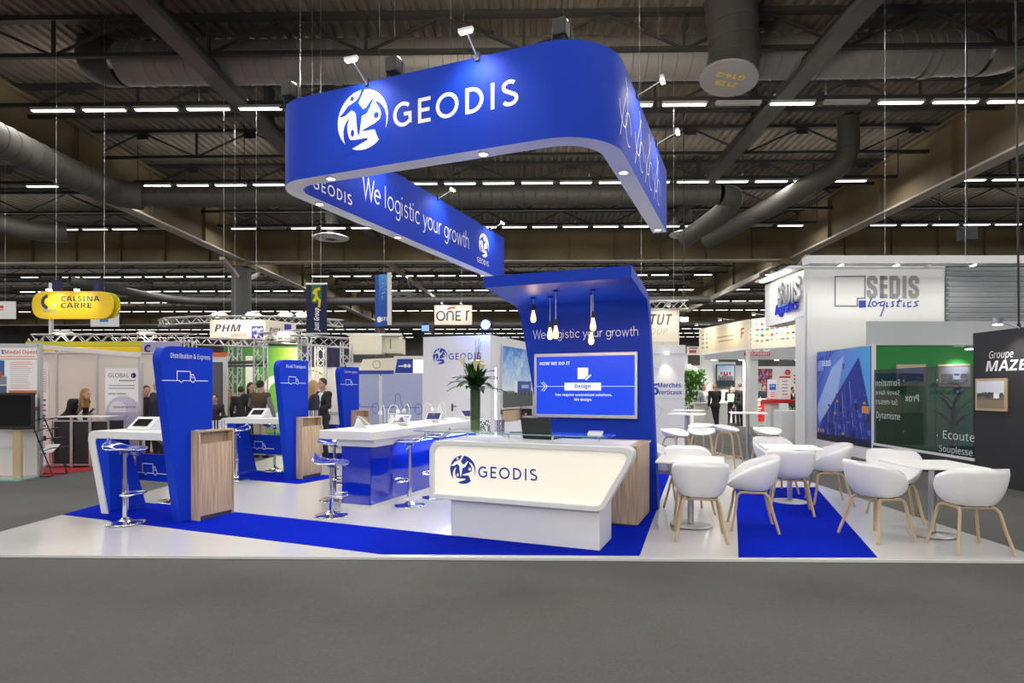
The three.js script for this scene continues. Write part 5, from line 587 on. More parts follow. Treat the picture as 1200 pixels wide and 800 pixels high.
  const pc = facing('poster_counter', 'red poster counter with a round white 6 mark', 'counter', 886, 25); part(pc, 'body', [pc.R(873, 900, 470, 485, -.5, -.02)], M.white); part(pc, 'lower_body', bx(pc.X(874), pc.X(899), 0, pc.Y(485), -.45, -.04), M.white); part(pc, 'worktop', pc.R(871, 902, 467, 470, -.6, .05, .01), M.white); part(pc, 'poster', sheet(pc.S(21), pc.S(25), pc.X(885.5), pc.Y(481), .004), printed(96, 112, (x, w, h) => { x.fillStyle = '#c8161e'; x.fillRect(0, 0, w, h); x.fillStyle = '#e8d8c8'; x.fillRect(30, 8, 44, 26); x.fillStyle = '#fff'; x.fillRect(14, 42, 66, 5); x.fillRect(22, 52, 52, 4); fillText(x, '6', 48, 104, 40, '#fff', 'bold', 'center'); }));
  const wc = facing('white_counter', 'white counter the man in the black suit leans on', 'counter', 834, 22.9); part(wc, 'top', wc.R(815, 853, 471.5, 473.5, -.4, .02, .01), M.white); part(wc, 'body', [wc.R(829, 852.5, 473.5, 487, -.38, 0)], M.white); part(wc, 'lower_body', bx(wc.X(829), wc.X(852.5), 0, wc.Y(487), -.38, 0), M.white); part(wc, 'left_body', bx(wc.X(816), wc.X(829), 0, wc.Y(473.5), -.36, -.05), M.white);
  const wb = facing('far_white_wall', 'white partition with an arched opening behind the hedge', 'stand wall', 822, 32); parts(wb, 'panel', [wb.R(800, 806, 414, 497, -.1, 0), wb.R(821, 842, 414, 497, -.1, 0), wb.R(806, 821, 428, 497, -.1, 0)], M.white); part(wb, 'red_sign', sheet(wb.S(15), wb.S(10), wb.X(812), wb.Y(411), .05), printed(64, 40, (x, w, h) => { x.fillStyle = '#efe4e0'; x.fillRect(0, 0, w, h); x.fillStyle = '#c84030'; x.fillRect(12, 16, 36, 14); x.fillStyle = '#444'; x.fillRect(10, 5, 44, 5); })); parts(wb, 'lamp', [ball(.1, wb.X(806), wb.Y(429), .3), ball(.1, wb.X(813), wb.Y(433), .3)], M.lampSoft);
  const hd = facing('hedge_plant', 'tall green hedge plant behind the man in the grey shirt', 'plant', 813, 25.5); const leafG = surf((p, q) => [(p - .5) * .1 * Math.sin(Math.PI * q), .22 * q, .05 * q * q], 2, 4), Ls = []; for (let i = 0; i < 620; i++) { const g = leafG.clone(); g.rotateX(rnd(-1.6, 1.6)); g.rotateY(rnd(0, 6.28)); g.translate(hd.X(802) + rnd(0, .82) + (i > 560 ? .1 : 0), .25 + 1.95 * Math.sqrt(rnd()) , rnd(-.3, .3)); Ls.push(g); } const fo = part(hd, 'foliage', Ls, M.lime); fo.material = mat([.06, .17, .02], .6); fo.userData.kind = 'stuff'; part(hd, 'planter', bx(hd.X(802), hd.X(825), 0, .35, -.3, .3, .02), M.white); parts(hd, 'stem', [rod([hd.X(808), .3, 0], [hd.X(808), 1.9, 0], .03), rod([hd.X(818), .3, 0], [hd.X(818), 1.7, 0], .03)], M.oak);
  const tu = facing('hanging_sign', 'beige hanging sign with slanted brown TUT letters', 'sign', 770, 20); part(tu, 'panel', tu.R(740, 796, 362.5, 407, -.12, 0, .01), M.cream); part(tu, 'lettering', [textGeo('TUT', tu.X(785.5) - tu.X(760), .36, 'bold', .2).translate(tu.X(760), tu.Y(380.5), .006)], mat([.13, .09, .06], .7)); parts(tu, 'small_lettering', [textGeo('GROUP', tu.X(781) - tu.X(748), .2, 'sans', .2).translate(tu.X(748), tu.Y(391.5), .006), textGeo('DISTRIBUTION', tu.X(794) - tu.X(760), .09, 'sans').translate(tu.X(760), tu.Y(403.5), .006)], mat([.5, .44, .34], .7)); signLamp(tu, tu.X(778), tu.Y(360), .6, tu.X(778), tu.Y(388), 0, 3); lattice(tu, 'truss_bar', [tu.X(735), tu.Y(358), -.1], [tu.X(806), tu.Y(357), -.1], .28, M.alu); parts(tu, 'wire', [rod([tu.X(752), tu.Y(362), -.06], [tu.X(752), 12.9, -.06], 0.005), rod([tu.X(790), tu.Y(362), -.06], [tu.X(790), 12.9, -.06], 0.005)], M.steel);
  const fl = facing('flood_lamp', 'bright flood lamp shining beside the TUT sign', 'lamp', 802, 24); part(fl, 'housing', fl.R(797, 806, 371, 377, -.2, 0, .03), M.alu); part(fl, 'glow', fl.R(798, 806.5, 372, 376.5, 0, .01), M.lampFace); part(fl, 'hanger', rod([0, fl.Y(371), -.1], [0, 12.9, -.1], .02), M.black);
}
// --- hanging signs in the middle of the hall
{
  let t = facing('hanging_sign', 'white hanging ONET sign with red arc', 'sign', 531, 30); part(t, 'panel', t.R(509, 553, 357.5, 380.5, -.1, 0, .01), mat([.86, .74, .6], .6)); const s = .075; const L = [ribbon(ellipse(t.X(516.5), t.Y(370), .2, .22, 24), s, .006, true), ribbon([[t.X(524), t.Y(375.5)], [t.X(524), t.Y(368)], ...arcPts(t.X(527.5), t.Y(368), .15, .14, 180, 0, 10), [t.X(531), t.Y(375.5)]], s, .006), ribbon([[t.X(540), t.Y(365)], [t.X(534.5), t.Y(365)], [t.X(534.5), t.Y(375)], [t.X(540.5), t.Y(375)]], s, .006), ribbon([[t.X(535), t.Y(370)], [t.X(539.5), t.Y(370)]], s, .006), ribbon([[t.X(550), t.Y(364)], [t.X(547), t.Y(365)], [t.X(546.5), t.Y(375.5)]], s, .006)]; part(t, 'lettering', merge(L), M.ink); part(t, 'red_arc', ribbon([[t.X(524), t.Y(362.5)], [t.X(528), t.Y(360.8)], [t.X(533.5), t.Y(360.3)]], .07, .006), M.red); parts(t, 'wire', [rod([t.X(519), t.Y(358), -.05], [t.X(519), 12.9, -.05], 0.005), rod([t.X(541), t.Y(358), -.05], [t.X(541), 12.9, -.05], 0.005)], M.steel); for (const x of [519, 541]) signLamp(t, t.X(x), t.Y(356), .5, t.X(x), t.Y(372), 0, 2.4); for (const x of [519, 541]) part(t, 'clip', t.R(x - 1.5, x + 1.5, 356.5, 361, 0, .04), M.greyWall);
  t = facing('hanging_banner_box', 'tall blue hanging box banner with white side edge', 'banner', 450, 26); part(t, 'front', (() => { const g = extrude([[t.X(440), t.Y(383)], [t.X(455), t.Y(381.5)], [t.X(455), t.Y(320)], [t.X(440), t.Y(323)]], .08); return g; })(), mat([.004, .07, .42], .5)); part(t, 'picture', sheet(t.S(10), t.S(36), t.X(449.5), t.Y(340), .085), printed(64, 200, (x, w, h) => { const g = x.createLinearGradient(0, 0, 0, h); g.addColorStop(0, '#5aa0d8'); g.addColorStop(.5, '#2f72c4'); g.addColorStop(1, '#1450a8'); x.fillStyle = g; x.fillRect(0, 0, w, h); x.fillStyle = 'rgba(235,245,255,.5)'; for (let i = 0; i < 14; i++) x.fillRect(10 + hash(i, 31) * 36, 20 + hash(i, 32) * 150, 12, 4); })); part(t, 'side_edge', t.R(455, 459, 320, 381, 0, .2), M.white); part(t, 'round_mark', flat(ellipse(t.X(445), t.Y(374.5), .1, .13), .09), M.print); part(t, 'lettering', textGeo('SFI', t.S(7), .16, 'bold').translate(t.X(447.5), t.Y(376), .09), M.print); part(t, 'wire', rod([t.X(450), t.Y(320), 0], [t.X(450), 12.9, 0], 0.005), M.steel);
  t = facing('hanging_banner_flag', 'dark navy hanging flag with green and gold crest reading Just Group', 'banner', 371, 15.5); part(t, 'cloth', t.R(359, 383, 333, 390.5, -.02, 0), mat([.008, .012, .06], .8)); part(t, 'green_field', t.R(365, 376.5, 332.5, 355, 0, .006), mat([.02, .16, .03], .7)); part(t, 'gold_figure', [ribbon([[t.X(367), t.Y(344)], [t.X(370), t.Y(340)], [t.X(375), t.Y(338)]], .07, .012), ribbon([[t.X(370), t.Y(340)], [t.X(371), t.Y(348)], [t.X(368), t.Y(353)]], .07, .012), ribbon([[t.X(371), t.Y(348)], [t.X(375), t.Y(352)], [t.X(374), t.Y(360)]], .06, .012)], M.yellow); const jt = part(t, 'lettering', textGeo('Just Group', t.S(27), .13, 'bold', .15), M.print); jt.rotation.z = Math.PI / 2; jt.position.set(t.X(374), t.Y(388), .012); part(t, 'top_bar', t.R(358.5, 383.5, 331.5, 333.5, -.04, .02), M.alu); part(t, 'bottom_bar', t.R(358.5, 383.5, 390, 391.5, -.04, .02), M.alu); parts(t, 'wire', [rod([t.X(366), t.Y(332), 0], [t.X(366), 12.9, 0], 0.005), rod([t.X(376), t.Y(332), 0], [t.X(376), 12.9, 0], 0.005)], M.steel);
  t = facing('pill_sign', 'yellow rounded hanging sign reading CALSINA CARRE', 'sign', 88, 18); const pill = (x0, x1, y0, y1) => { const h = t.Y(y0) - t.Y(y1); return roundPoly([[t.X(x0), t.Y(y1)], [t.X(x1), t.Y(y1)], [t.X(x1), t.Y(y0)], [t.X(x0), t.Y(y0)]], [h / 2.05, h / 2.05, h / 2.05, h / 2.05], 10); }; part(t, 'front_face', extrude(pill(39, 134, 341.5, 374), .06, .01), M.yellow); part(t, 'rear_face', extrude(pill(44, 138.5, 342, 373), .06, .01).translate(0, 0, -.12), mat([.55, .5, .01], .5)); parts(t, 'lettering', [textGeo('CALSINA', t.S(45.5), .155, 'bold').translate(t.X(73), t.Y(353.3), .066), textGeo('CARRE', t.S(36), .155, 'bold').translate(t.X(73), t.Y(361), .066)], mat([.03, .03, .05], .6)); part(t, 'ring_mark', ribbon(arcPts(t.X(59), t.Y(354), .18, .18, 100, 260, 14), .1, .066), mat([.03, .03, .06], .6)); parts(t, 'arrow_mark', [flat([[t.X(60.5), t.Y(359)], [t.X(67), t.Y(354)], [t.X(67.5), t.Y(359)]], .066), textGeo('GROUP', t.S(15), .1, 'bold').translate(t.X(53), t.Y(366), .066)], mat([.25, .42, .4], .6)); part(t, 'mast', t.R(51, 54, 330, 395, -.3, -.2), M.alu); parts(t, 'blue_hoist', [t.R(58, 65, 327, 342, -.3, -.1), t.R(107, 114, 327, 342, -.3, -.1)], M.navy); parts(t, 'wire', [rod([t.X(60), t.Y(328), -.2], [t.X(60), 12.9, -.2], 0.005), rod([t.X(117), t.Y(325), -.2], [t.X(117), 12.9, -.2], 0.005)], M.steel); for (const x of [68, 100]) { part(t, 'top_lamp', cyl(.07, .07, .05, t.X(x), t.Y(343), .35, 12), M.lampFace); const s = new THREE.SpotLight(lin(1, .93, .8), 1.6, 0, 1.1, .9); s.position.set(t.X(x), t.Y(343), .35); s.target.position.set(t.X(x), t.Y(370), 0); t.add(s, s.target); }
  t = facing('hanging_board', 'small white hanging board behind the yellow sign', 'sign', 122, 30); part(t, 'panel', t.R(106, 139, 365, 382.5, -.05, 0), M.white); part(t, 'print', t.R(117, 127, 373, 377, 0, .01), mat([.05, .2, .5], .6)); part(t, 'wire', rod([0, t.Y(366), 0], [0, 12.97, 0], 0.005), M.steel);
  t = facing('hanging_board', 'small white hanging board with red writing left of the yellow sign', 'sign', 6, 30); part(t, 'panel', t.R(-14, 18, 353, 373.5, -.05, 0), M.white); part(t, 'print', [t.R(-4, 4, 358, 361, 0, .01), t.R(-8, 4, 362.5, 363.5, 0, .01)], M.red); part(t, 'wire', rod([0, t.Y(354), 0], [0, 12.9, 0], 0.005), M.steel);
}

// --- left: shell-scheme stands
{
  let t = facing('poster_partition', 'white partition with orange headed poster beside the black brochure rack', 'stand wall', 22, 10.6); part(t, 'panel', t.R(-30, 44, 406, 561, -.05, 0), M.whiteMatt); part(t, 'post', t.R(44, 47.5, 402, 561, -.06, .01), M.alu); part(t, 'top_rail', t.R(-30, 46, 402.5, 406, -.06, .01), M.alu);
  part(t, 'poster', sheet(t.S(49), t.S(82), t.X(20), t.Y(449), .006), printed(294, 492, (x, w, h) => { x.fillStyle = '#efe9ea'; x.fillRect(0, 0, w, h); fillText(x, 'Modal Ouest', 60, 40, 38, '#c9623c', 'bold'); x.fillStyle = '#3a56a8'; x.fillRect(40, 10, 8, 30); fillText(x, 'I', 46, 40, 38, '#2a4a9a', 'bold'); x.fillStyle = '#c9866a'; for (let i = 0; i < 40; i++) x.fillRect(20 + i * 6.4, 54, 4, 10); x.fillStyle = '#c9623c'; x.fillRect(20, 74, 270, 5); x.fillStyle = '#3c5ca0'; x.fillRect(0, 84, 60, 110); x.fillStyle = '#7c8794'; x.fillRect(0, 196, 76, 60); x.fillStyle = '#b25038'; x.fillRect(0, 160, 40, 50); x.fillStyle = '#4a5a80'; x.fillRect(0, 262, 76, 50); x.fillStyle = '#98a2b0'; x.fillRect(0, 316, 76, 60); for (let i = 0; i < 14; i++) { x.fillStyle = i < 3 || i > 11 ? '#d08a76' : '#b9b4b8'; x.fillRect(100, 96 + i * 14, 120 + 50 * hash(i, 9), 4); } x.fillStyle = '#d06a3a'; x.fillRect(88, 296, 200, 30); x.fillStyle = '#b04a78'; x.fillRect(250, 410, 40, 30); }));
  t = facing('television', 'black television on a pale wooden stand', 'television', 16, 10.2); part(t, 'bezel', t.R(-26, 38, 460, 503, -.07, 0, .01), M.black); part(t, 'screen', t.R(-23, 36, 463, 499, 0, .004), M.blackGloss); part(t, 'wood_column', t.R(12.5, 21.5, 503, 560, -.1, -.04), M.oak); part(t, 'shelf', t.R(-20, 14, 523, 525.5, -.3, .1), M.glass); part(t, 'foot', bx(t.X(-10), t.X(36), 0, .03, -.25, .25, .005), M.glassEdge);
  const red = carpet('red carpet strip along the left neighbouring stands', [W(-11, 10.35), W(-8.35, 10.3), W(-7.7, 11.9), W(-6.4, 13.2), W(-6.4, 17), W(-14, 17), W(-14, 10.35)], M.redCarpet, 0, .008);
  t = facing('brochure_rack', 'black zigzag brochure rack on the red carpet', 'rack', 62, 10.75); parts(t, 'rear_frame', [rod([t.X(49), t.Y(483), 0], [t.X(77), .02, -.05], .012), rod([t.X(51), t.Y(483), .35], [t.X(77), .02, .3], .012), rod([t.X(49), t.Y(483), 0], [t.X(51), t.Y(483), .35], .012)], M.black); parts(t, 'base_frame', [rod([t.X(50), .02, 0], [t.X(77), .02, 0], .012), rod([t.X(50), .02, .35], [t.X(77), .02, .35], .012), rod([t.X(77), .02, 0], [t.X(77), t.Y(520), 0], .012)], M.black); for (let i = 0; i < 4; i++) { const f = .18 + i * .19, x = t.X(49 + 28 * f * .8), y = t.Y(483) * (1 - f * .8); part(t, 'tray', [plank([x - .02, y, .02], [x + .22, y + .07, .02], .02, .01), plank([x - .02, y, .32], [x + .22, y + .07, .32], .02, .01), plank([x + .2, y + .06, 0], [x + .2, y + .06, .34], .1, .008)], M.black); } part(t, 'leaflet', plank([t.X(66), t.Y(520), .05], [t.X(69), t.Y(528), .3], .2, .006), M.print);
  t = facing('roll_up', 'narrow white roll up banner with pink writing behind the poster panel', 'roll up banner', 52, 11.6); part(t, 'cloth', t.R(47, 57.5, 424, 548, -.01, 0), M.whiteMatt); part(t, 'print', sheet(t.S(9), t.S(110), t.X(52.5), t.Y(484), .006), printed(64, 512, (x, w, h) => { x.fillStyle = '#f6ecec'; x.fillRect(0, 0, w, h); for (let i = 0; i < 5; i++) { x.strokeStyle = '#dba0a4'; x.lineWidth = 4; x.strokeRect(24, 16 + i * 26, 20, 16); } x.fillStyle = '#8a3a6a'; for (let i = 0; i < 6; i++) x.fillRect(8, 180 + i * 28, 34, 9); x.fillStyle = '#222'; x.fillRect(16, 380, 30, 26); x.fillStyle = '#2a50a0'; x.fillRect(20, 440, 24, 40); })); part(t, 'base', bx(t.X(46), t.X(59), .008, .08, -.1, .1, .01), M.alu);
  // back wall of that row, fascia boards
  t = facing('back_wall', 'cream shell scheme wall behind the blonde woman', 'stand wall', 110, 14.6); part(t, 'panel', bx(t.X(30), t.X(182), 0, t.Y(413.5), -.05, 0), M.paleWall); for (const x of [67, 114, 163]) part(t, 'post', bx(t.X(x) - .025, t.X(x) + .025, 0, t.Y(413.5), -.04, .02), M.alu); part(t, 'top_rail', t.R(30, 182, 412.5, 414, -.06, .03), M.alu);
  t = facing('yellow_fascia', 'yellow fascia board ending in the letters RE', 'fascia', 100, 16.2); part(t, 'upper_board', t.R(30, 166, 400, 405.5, -.06, 0), mat([.5, .48, .02], .6)); part(t, 'lower_board', t.R(30, 166, 406, 413, -.02, .05), M.yellow); for (const x of [32, 164]) part(t, 'post', bx(t.X(x) - .03, t.X(x) + .03, 0, t.Y(400), -.12, -.06), M.alu); part(t, 'lettering', textGeo('RE', t.S(6.5), .12, 'bold').translate(t.X(47), t.Y(412), .056), M.ink); for (const [x, k] of [[78, 0], [90, 1], [101, 2]]) { part(t, 'clip_lamp', cyl(.06, .08, .08, t.X(x), t.Y(414), .3, 12), M.alu); part(t, 'lamp_glow', cyl(.07, .07, .01, t.X(x), t.Y(414.5), .3, 12), M.lampFace); } const ls = new THREE.SpotLight(lin(1, .9, .75), 10, 0, 1.1, .9); ls.position.set(t.X(90), t.Y(416), .4); ls.target.position.set(t.X(90), 1, .9); t.add(ls, ls.target);
  t = facing('purple_fascia', 'pale violet fascia board with a small C mark', 'fascia', 188, 15.4); part(t, 'board', t.R(166, 211, 400, 413.5, -.05, 0), mat([.36, .34, .55], .6)); for (const x of [168, 210]) part(t, 'post', bx(t.X(x) - .025, t.X(x) + .025, 0, t.Y(400), -.1, -.05), M.alu); part(t, 'mark', ribbon(arcPts(t.X(174), t.Y(408.5), .08, .08, 50, 310, 12), .05, .006), M.navy); part(t, 'lettering', textGeo('CALSINA', t.S(24), .1, 'bold').translate(t.X(182), t.Y(411.5), .006), M.logoBlue); part(t, 'orange_rail', t.R(164, 213, 413.5, 416, -.05, .02), M.orange);
  t = facing('fascia_beam', 'slanting white fascia beam over the poster partition', 'beam', 80, 12); part(t, 'beam_body', plank([t.X(-10), t.Y(401), -1.0], [t.X(164), t.Y(416), 0], .06, .09), M.white); part(t, 'trim', plank([t.X(-10), t.Y(403.5), -.98], [t.X(164), t.Y(418.5), .02], .02, .02), M.alu);
  t = facing('stand_truss', 'pale lattice truss above the yellow fascia', 'truss', 120, 18); lattice(t, 'truss_bar', [t.X(40), t.Y(397), 0], [t.X(225), t.Y(396), 0], .24, M.alu); for (const x of [42, 223]) lattice(t, 'upright', [t.X(x), 0, 0], [t.X(x), t.Y(397), 0], .24, M.alu); for (const x of [75, 172]) { part(t, 'dome_lamp', lathe([[0, .12], [.2, .1], [.32, 0], [.3, 0], [0, .08]], 20).translate(t.X(x), t.Y(392), 0), M.white); part(t, 'lamp_glow', cyl(.2, .2, .01, t.X(x), t.Y(391.5), 0, 16), M.lampFace); }
  t = facing('reception_counter', 'black panelled counter with aluminium frame, nearest the brochure rack', 'counter', 72, 11.7); const cb = (t, x0, x1) => { part(t, 'panel', bx(t.X(x0) + .03, t.X(x1) - .03, .06, .9, -.5, -.01), M.charcoal); part(t, 'top', bx(t.X(x0), t.X(x1), .98, 1.0, -.52, .01, .004), M.white); for (const x of [x0, x1]) part(t, 'post', bx(t.X(x) - .014, t.X(x) + .014, .01, .98, -.014, .014), M.alu); parts(t, 'rail', [bx(t.X(x0), t.X(x1), .9, .93, -.015, .015), bx(t.X(x0), t.X(x1), .04, .07, -.015, .015)], M.alu); }; cb(t, 61, 83.2); t = facing('reception_counter', 'black panelled counter with aluminium frame, under the tablet in the woman\'s hands', 'counter', 94, 11.7); cb(t, 84.8, 105.2); t = facing('reception_counter', 'black panelled counter with aluminium frame, nearest the GLOBAL banner', 'counter', 116, 11.7); cb(t, 106.8, 127);
  t = facing('roll_up', 'white roll up banner headed GLOBAL with grey globe print', 'roll up banner', 143, 12.6); part(t, 'cloth', t.R(123, 162.5, 430.5, 543, -.012, 0), M.whiteMatt); part(t, 'print', sheet(t.S(38.5), t.S(108), t.X(142.8), t.Y(485.5), .004), printed(240, 672, (x, w, h) => { x.fillStyle = '#f4f2f4'; x.fillRect(0, 0, w, h); fillText(x, 'GLOBAL', 20, 66, 42, '#4a4e6a', ''); x.fillStyle = '#1c2458'; x.beginPath(); x.arc(206, 52, 19, 0, 7); x.fill(); x.fillStyle = '#fff'; x.font = 'bold 22px sans-serif'; x.fillText('(', 196, 60); x.fillStyle = '#9a98a8'; x.fillRect(100, 84, 120, 10); x.fillRect(24, 122, 190, 7); x.fillRect(24, 142, 190, 7); fillText(x, 'votre métier...', 18, 192, 22, '#3a3c50', 'bold'); x.fillStyle = '#c9c4da'; x.beginPath(); x.arc(130, 330, 130, 0, 7); x.fill(); x.fillStyle = '#e4e0ee'; x.beginPath(); x.arc(90, 300, 62, 0, 7); x.fill(); x.fillStyle = '#b6b0ce'; x.fillRect(0, 320, w, 90); fillText(x, 'TRANSPORTEUR', 56, 290, 22, '#4a4a66', 'bold'); fillText(x, 'INDUSTRIEL', 36, 354, 22, '#4a4a66', 'bold'); x.fillStyle = '#a9a4c0'; x.fillRect(0, 470, w, 200); })); part(t, 'base', bx(t.X(122), t.X(164), .008, .09, -.12, .12, .01), M.alu); part(t, 'pole', t.R(162.8, 166, 425, 543, -.06, .0), M.alu);
  t = facing('orange_headed_wall', 'white partition with orange rail and round orange stickers behind the first blue fin', 'stand wall', 200, 15.2); part(t, 'panel', bx(t.X(165), t.X(266), 0, t.Y(414), -.05, 0), M.whiteMatt); part(t, 'rail', t.R(165, 266, 413, 417, -.05, .03), M.orange); part(t, 'sticker', flat(ellipse(t.X(176.5), t.Y(432), .07, .07), .006), M.orange); part(t, 'lettering', t.R(171, 181, 422, 424, 0, .004), M.ink); part(t, 'cable', tube([[t.X(166), t.Y(444), .03], [t.X(175), t.Y(439), .1], [t.X(186), t.Y(436), .05]], .012, 12, 5), M.black);
  t = facing('wall_screen', 'dark grey upright screen right of the first blue fin', 'screen', 255, 14.8); part(t, 'bezel', t.R(247, 260, 424, 474, -.06, 0, .01), M.darkGrey); part(t, 'glass', t.R(248, 259, 426, 472, 0, .004), mat([.1, .11, .13], .2)); part(t, 'bracket', t.R(252, 255, 440, 450, -.2, -.06), M.black);
  t = facing('white_kiosk', 'slim white kiosk with black monitor right of the first blue fin', 'kiosk', 258, 13.6); part(t, 'monitor', t.R(246, 266, 487, 508, -.08, 0, .01), M.black); part(t, 'column', bx(-.12, .12, 0, t.Y(508), -.2, -.05), M.white); part(t, 'foot', bx(-.3, .3, 0, .04, -.4, .2, .01), M.greyWall);
}
// --- left middle: PHM stand with trusses and green wall
{
  let t = facing('box_sign', 'cream hanging box sign reading PHM GROUP', 'sign', 290, 20); part(t, 'front_panel', t.R(246, 311, 374.5, 398, -.05, 0), mat([.82, .76, .62], .6)); const sd = part(t, 'side_panel', extrude([[0, t.Y(397)], [t.S(36), t.Y(395)], [t.S(36), t.Y(376)], [0, t.Y(374.5)]], .05).rotateY(.75), mat([.82, .76, .62], .6)); sd.position.x = t.X(311); const sp = part(sd, 'lettering', textGeo('PHM', .34, .19, 'bold', .2).translate(.1, t.Y(390), .056).rotateY(.75), M.ink); part(sd, 'blue_flag', bx(.62, .86, t.Y(392), t.Y(378), .05, .06).rotateY(.75), mat([.06, .04, .4], .6));
  part(t, 'lettering', textGeo('PHM', t.S(29), .24, 'bold', .25).translate(t.X(251.5), t.Y(388.5), .006), M.ink); parts(t, 'orange_lettering', [textGeo('GROUP', t.S(17), .1, 'bold').translate(t.X(271), t.Y(394.3), .006), textGeo('GLOBAL SOLUTIONS', t.S(55), .09, 'sans').translate(t.X(252), t.Y(398.2), .006)], M.orange); part(t, 'blue_flag', t.R(295, 308.5, 382, 396, 0, .01), mat([.06, .04, .4], .6)); part(t, 'flag_mark', [ribbon([[t.X(298), t.Y(392)], [t.X(300.5), t.Y(395)], [t.X(303), t.Y(389)]], .05, .014), ...[0, 1, 2, 3].map(i => flat(ellipse(t.X(297.5 + i * 3), t.Y(386.5 - (i % 2)), .04, .05), .014))], M.print);
  signLamp(t, t.X(265), t.Y(373), .6, t.X(265), t.Y(389), 0, 2.6); signLamp(t, t.X(295), t.Y(373), .6, t.X(295), t.Y(389), 0, 2.6);
  part(t, 'wire', rod([t.X(262), t.Y(375), -.02], [t.X(262), 12.88, -.02], .005), M.steel); part(t, 'wire', rod([t.X(300), t.Y(375), -.02], [t.X(300), 12.88, -.02], .005), M.steel);
  t = facing('stand_truss', 'curved pale truss ring carrying bright lamps over the PHM sign', 'truss', 300, 22); const ring = []; for (let i = 0; i < 7; i++) { const a = Math.PI * (.05 + .9 * i / 6); ring.push([t.X(290) + 3.4 * Math.cos(a), t.Y(378), 1.6 * Math.sin(a) - .6]); } for (let i = 0; i < 6; i++) lattice(t, 'truss_bar', ring[i], ring[i + 1], .24, M.alu); for (const x of [257, 297, 335, 355]) { part(t, 'dome_lamp', lathe([[0, .12], [.2, .1], [.3, 0], [.28, 0], [0, .08]], 18).translate(t.X(x), t.Y(369), 0), M.white); part(t, 'lamp_glow', cyl(.2, .2, .01, t.X(x), t.Y(370), .05, 16), M.lampFace); }
  part(t, 'wire', rod([t.X(290), t.Y(378), 1], [t.X(290), 12.88, 1], .005), M.steel);
  t = facing('truss_frame', 'silver lattice truss frame around the green stand', 'truss', 340, 17); for (const [x, z] of [[275.5, 0], [316, .6], [374, 1.2], [406, 0], [356, -1.5]]) lattice(t, 'upright', [t.X(x), 0, z], [t.X(x), t.Y(401), z], .26, M.alu, .022); lattice(t, 'top_bar', [t.X(232), t.Y(400), .0], [t.X(320), t.Y(404), .6], .2, M.alu, .022); lattice(t, 'top_bar', [t.X(312), t.Y(397), .6], [t.X(408), t.Y(402), 0], .26, M.alu, .022); lattice(t, 'top_bar', [t.X(316), t.Y(398), .6], [t.X(374), t.Y(397), 1.2], .26, M.alu, .022); parts(t, 'rail', [rod([t.X(262), t.Y(425), .2], [t.X(322), t.Y(425), .6], .045), rod([t.X(262), t.Y(429), .2], [t.X(322), t.Y(429), .6], .03)], M.darkGrey); const lm = part(t, 'warm_lamp', cyl(.16, .16, .05, t.X(345), t.Y(397), .8, 14), M.lampFace); const sl = new THREE.SpotLight(lin(1, .85, .6), 16, 0, 1.2, .9); sl.position.set(t.X(330), t.Y(402), -.2); sl.target.position.set(t.X(330), 1.5, -1.8); t.add(sl, sl.target);
  t = facing('green_printed_wall', 'green printed wall with big white letter shapes', 'stand wall', 330, 19); part(t, 'panel', bx(t.X(262), t.X(352), 0, t.Y(405), -.05, 0), mat([.08, .3, .05], .6)); part(t, 'print', sheet(t.S(86), t.S(100), t.X(307), t.Y(457), .006), printed(344, 400, (x, w, h) => { const g = x.createLinearGradient(0, 0, w, 0); g.addColorStop(0, '#2f7a3a'); g.addColorStop(.6, '#5fae4a'); g.addColorStop(.8, '#a8cf4a'); g.addColorStop(1, '#efe9c8'); x.fillStyle = g; x.fillRect(0, 0, w, h); x.strokeStyle = '#f2f5ee'; x.lineWidth = 34; x.beginPath(); x.moveTo(112, 40); x.lineTo(112, 250); x.quadraticCurveTo(112, 320, 30, 330); x.stroke(); x.beginPath(); x.ellipse(230, 240, 48, 90, 0, 0, 7); x.stroke(); })); part(t, 'navy_panel', bx(t.X(354), t.X(405), t.Y(430), t.Y(406), -.1, -.02), M.navy); part(t, 'white_panel', bx(t.X(352), t.X(420), 0, t.Y(428), -.14, -.06), M.white); part(t, 'swirl', ribbon(arcPts(t.X(362), t.Y(445), .5, .3, 20, 160, 12), .05, -.05), M.lime);
  t = facing('cream_canopy', 'cream boxed canopy behind the frosted screen', 'canopy', 436, 22); part(t, 'front_board', t.R(409, 447, 393, 415, -.6, 0), M.cream); part(t, 'side_board', t.R(447, 466, 394, 413, -1.6, -.3), M.cream); part(t, 'lettering', t.R(455, 456.5, 396, 408, -.3, -.28), M.lime); part(t, 'truss_edge', t.R(405, 468, 390, 392.5, -.6, -.1), M.alu); part(t, 'post', bx(t.X(408), t.X(410), 0, t.Y(415), -.5, -.4), M.white);
  t = facing('cream_board', 'cream slanted board with faint round emblem above the frosted screen', 'stand wall', 442, 19); part(t, 'board', extrude([[t.X(418), t.Y(440)], [t.X(462), t.Y(440)], [t.X(466), t.Y(419)], [t.X(426), t.Y(421)]], .08), M.cream); part(t, 'emblem', new THREE.TorusGeometry(.12, .012, 6, 20).translate(t.X(442), t.Y(427), .09), M.oak); part(t, 'lower_blue', t.R(418, 462, 434, 440, .08, .14), M.logoBlue); part(t, 'legs', bx(t.X(420), t.X(460), 0, t.Y(440), 0, .06), M.white);
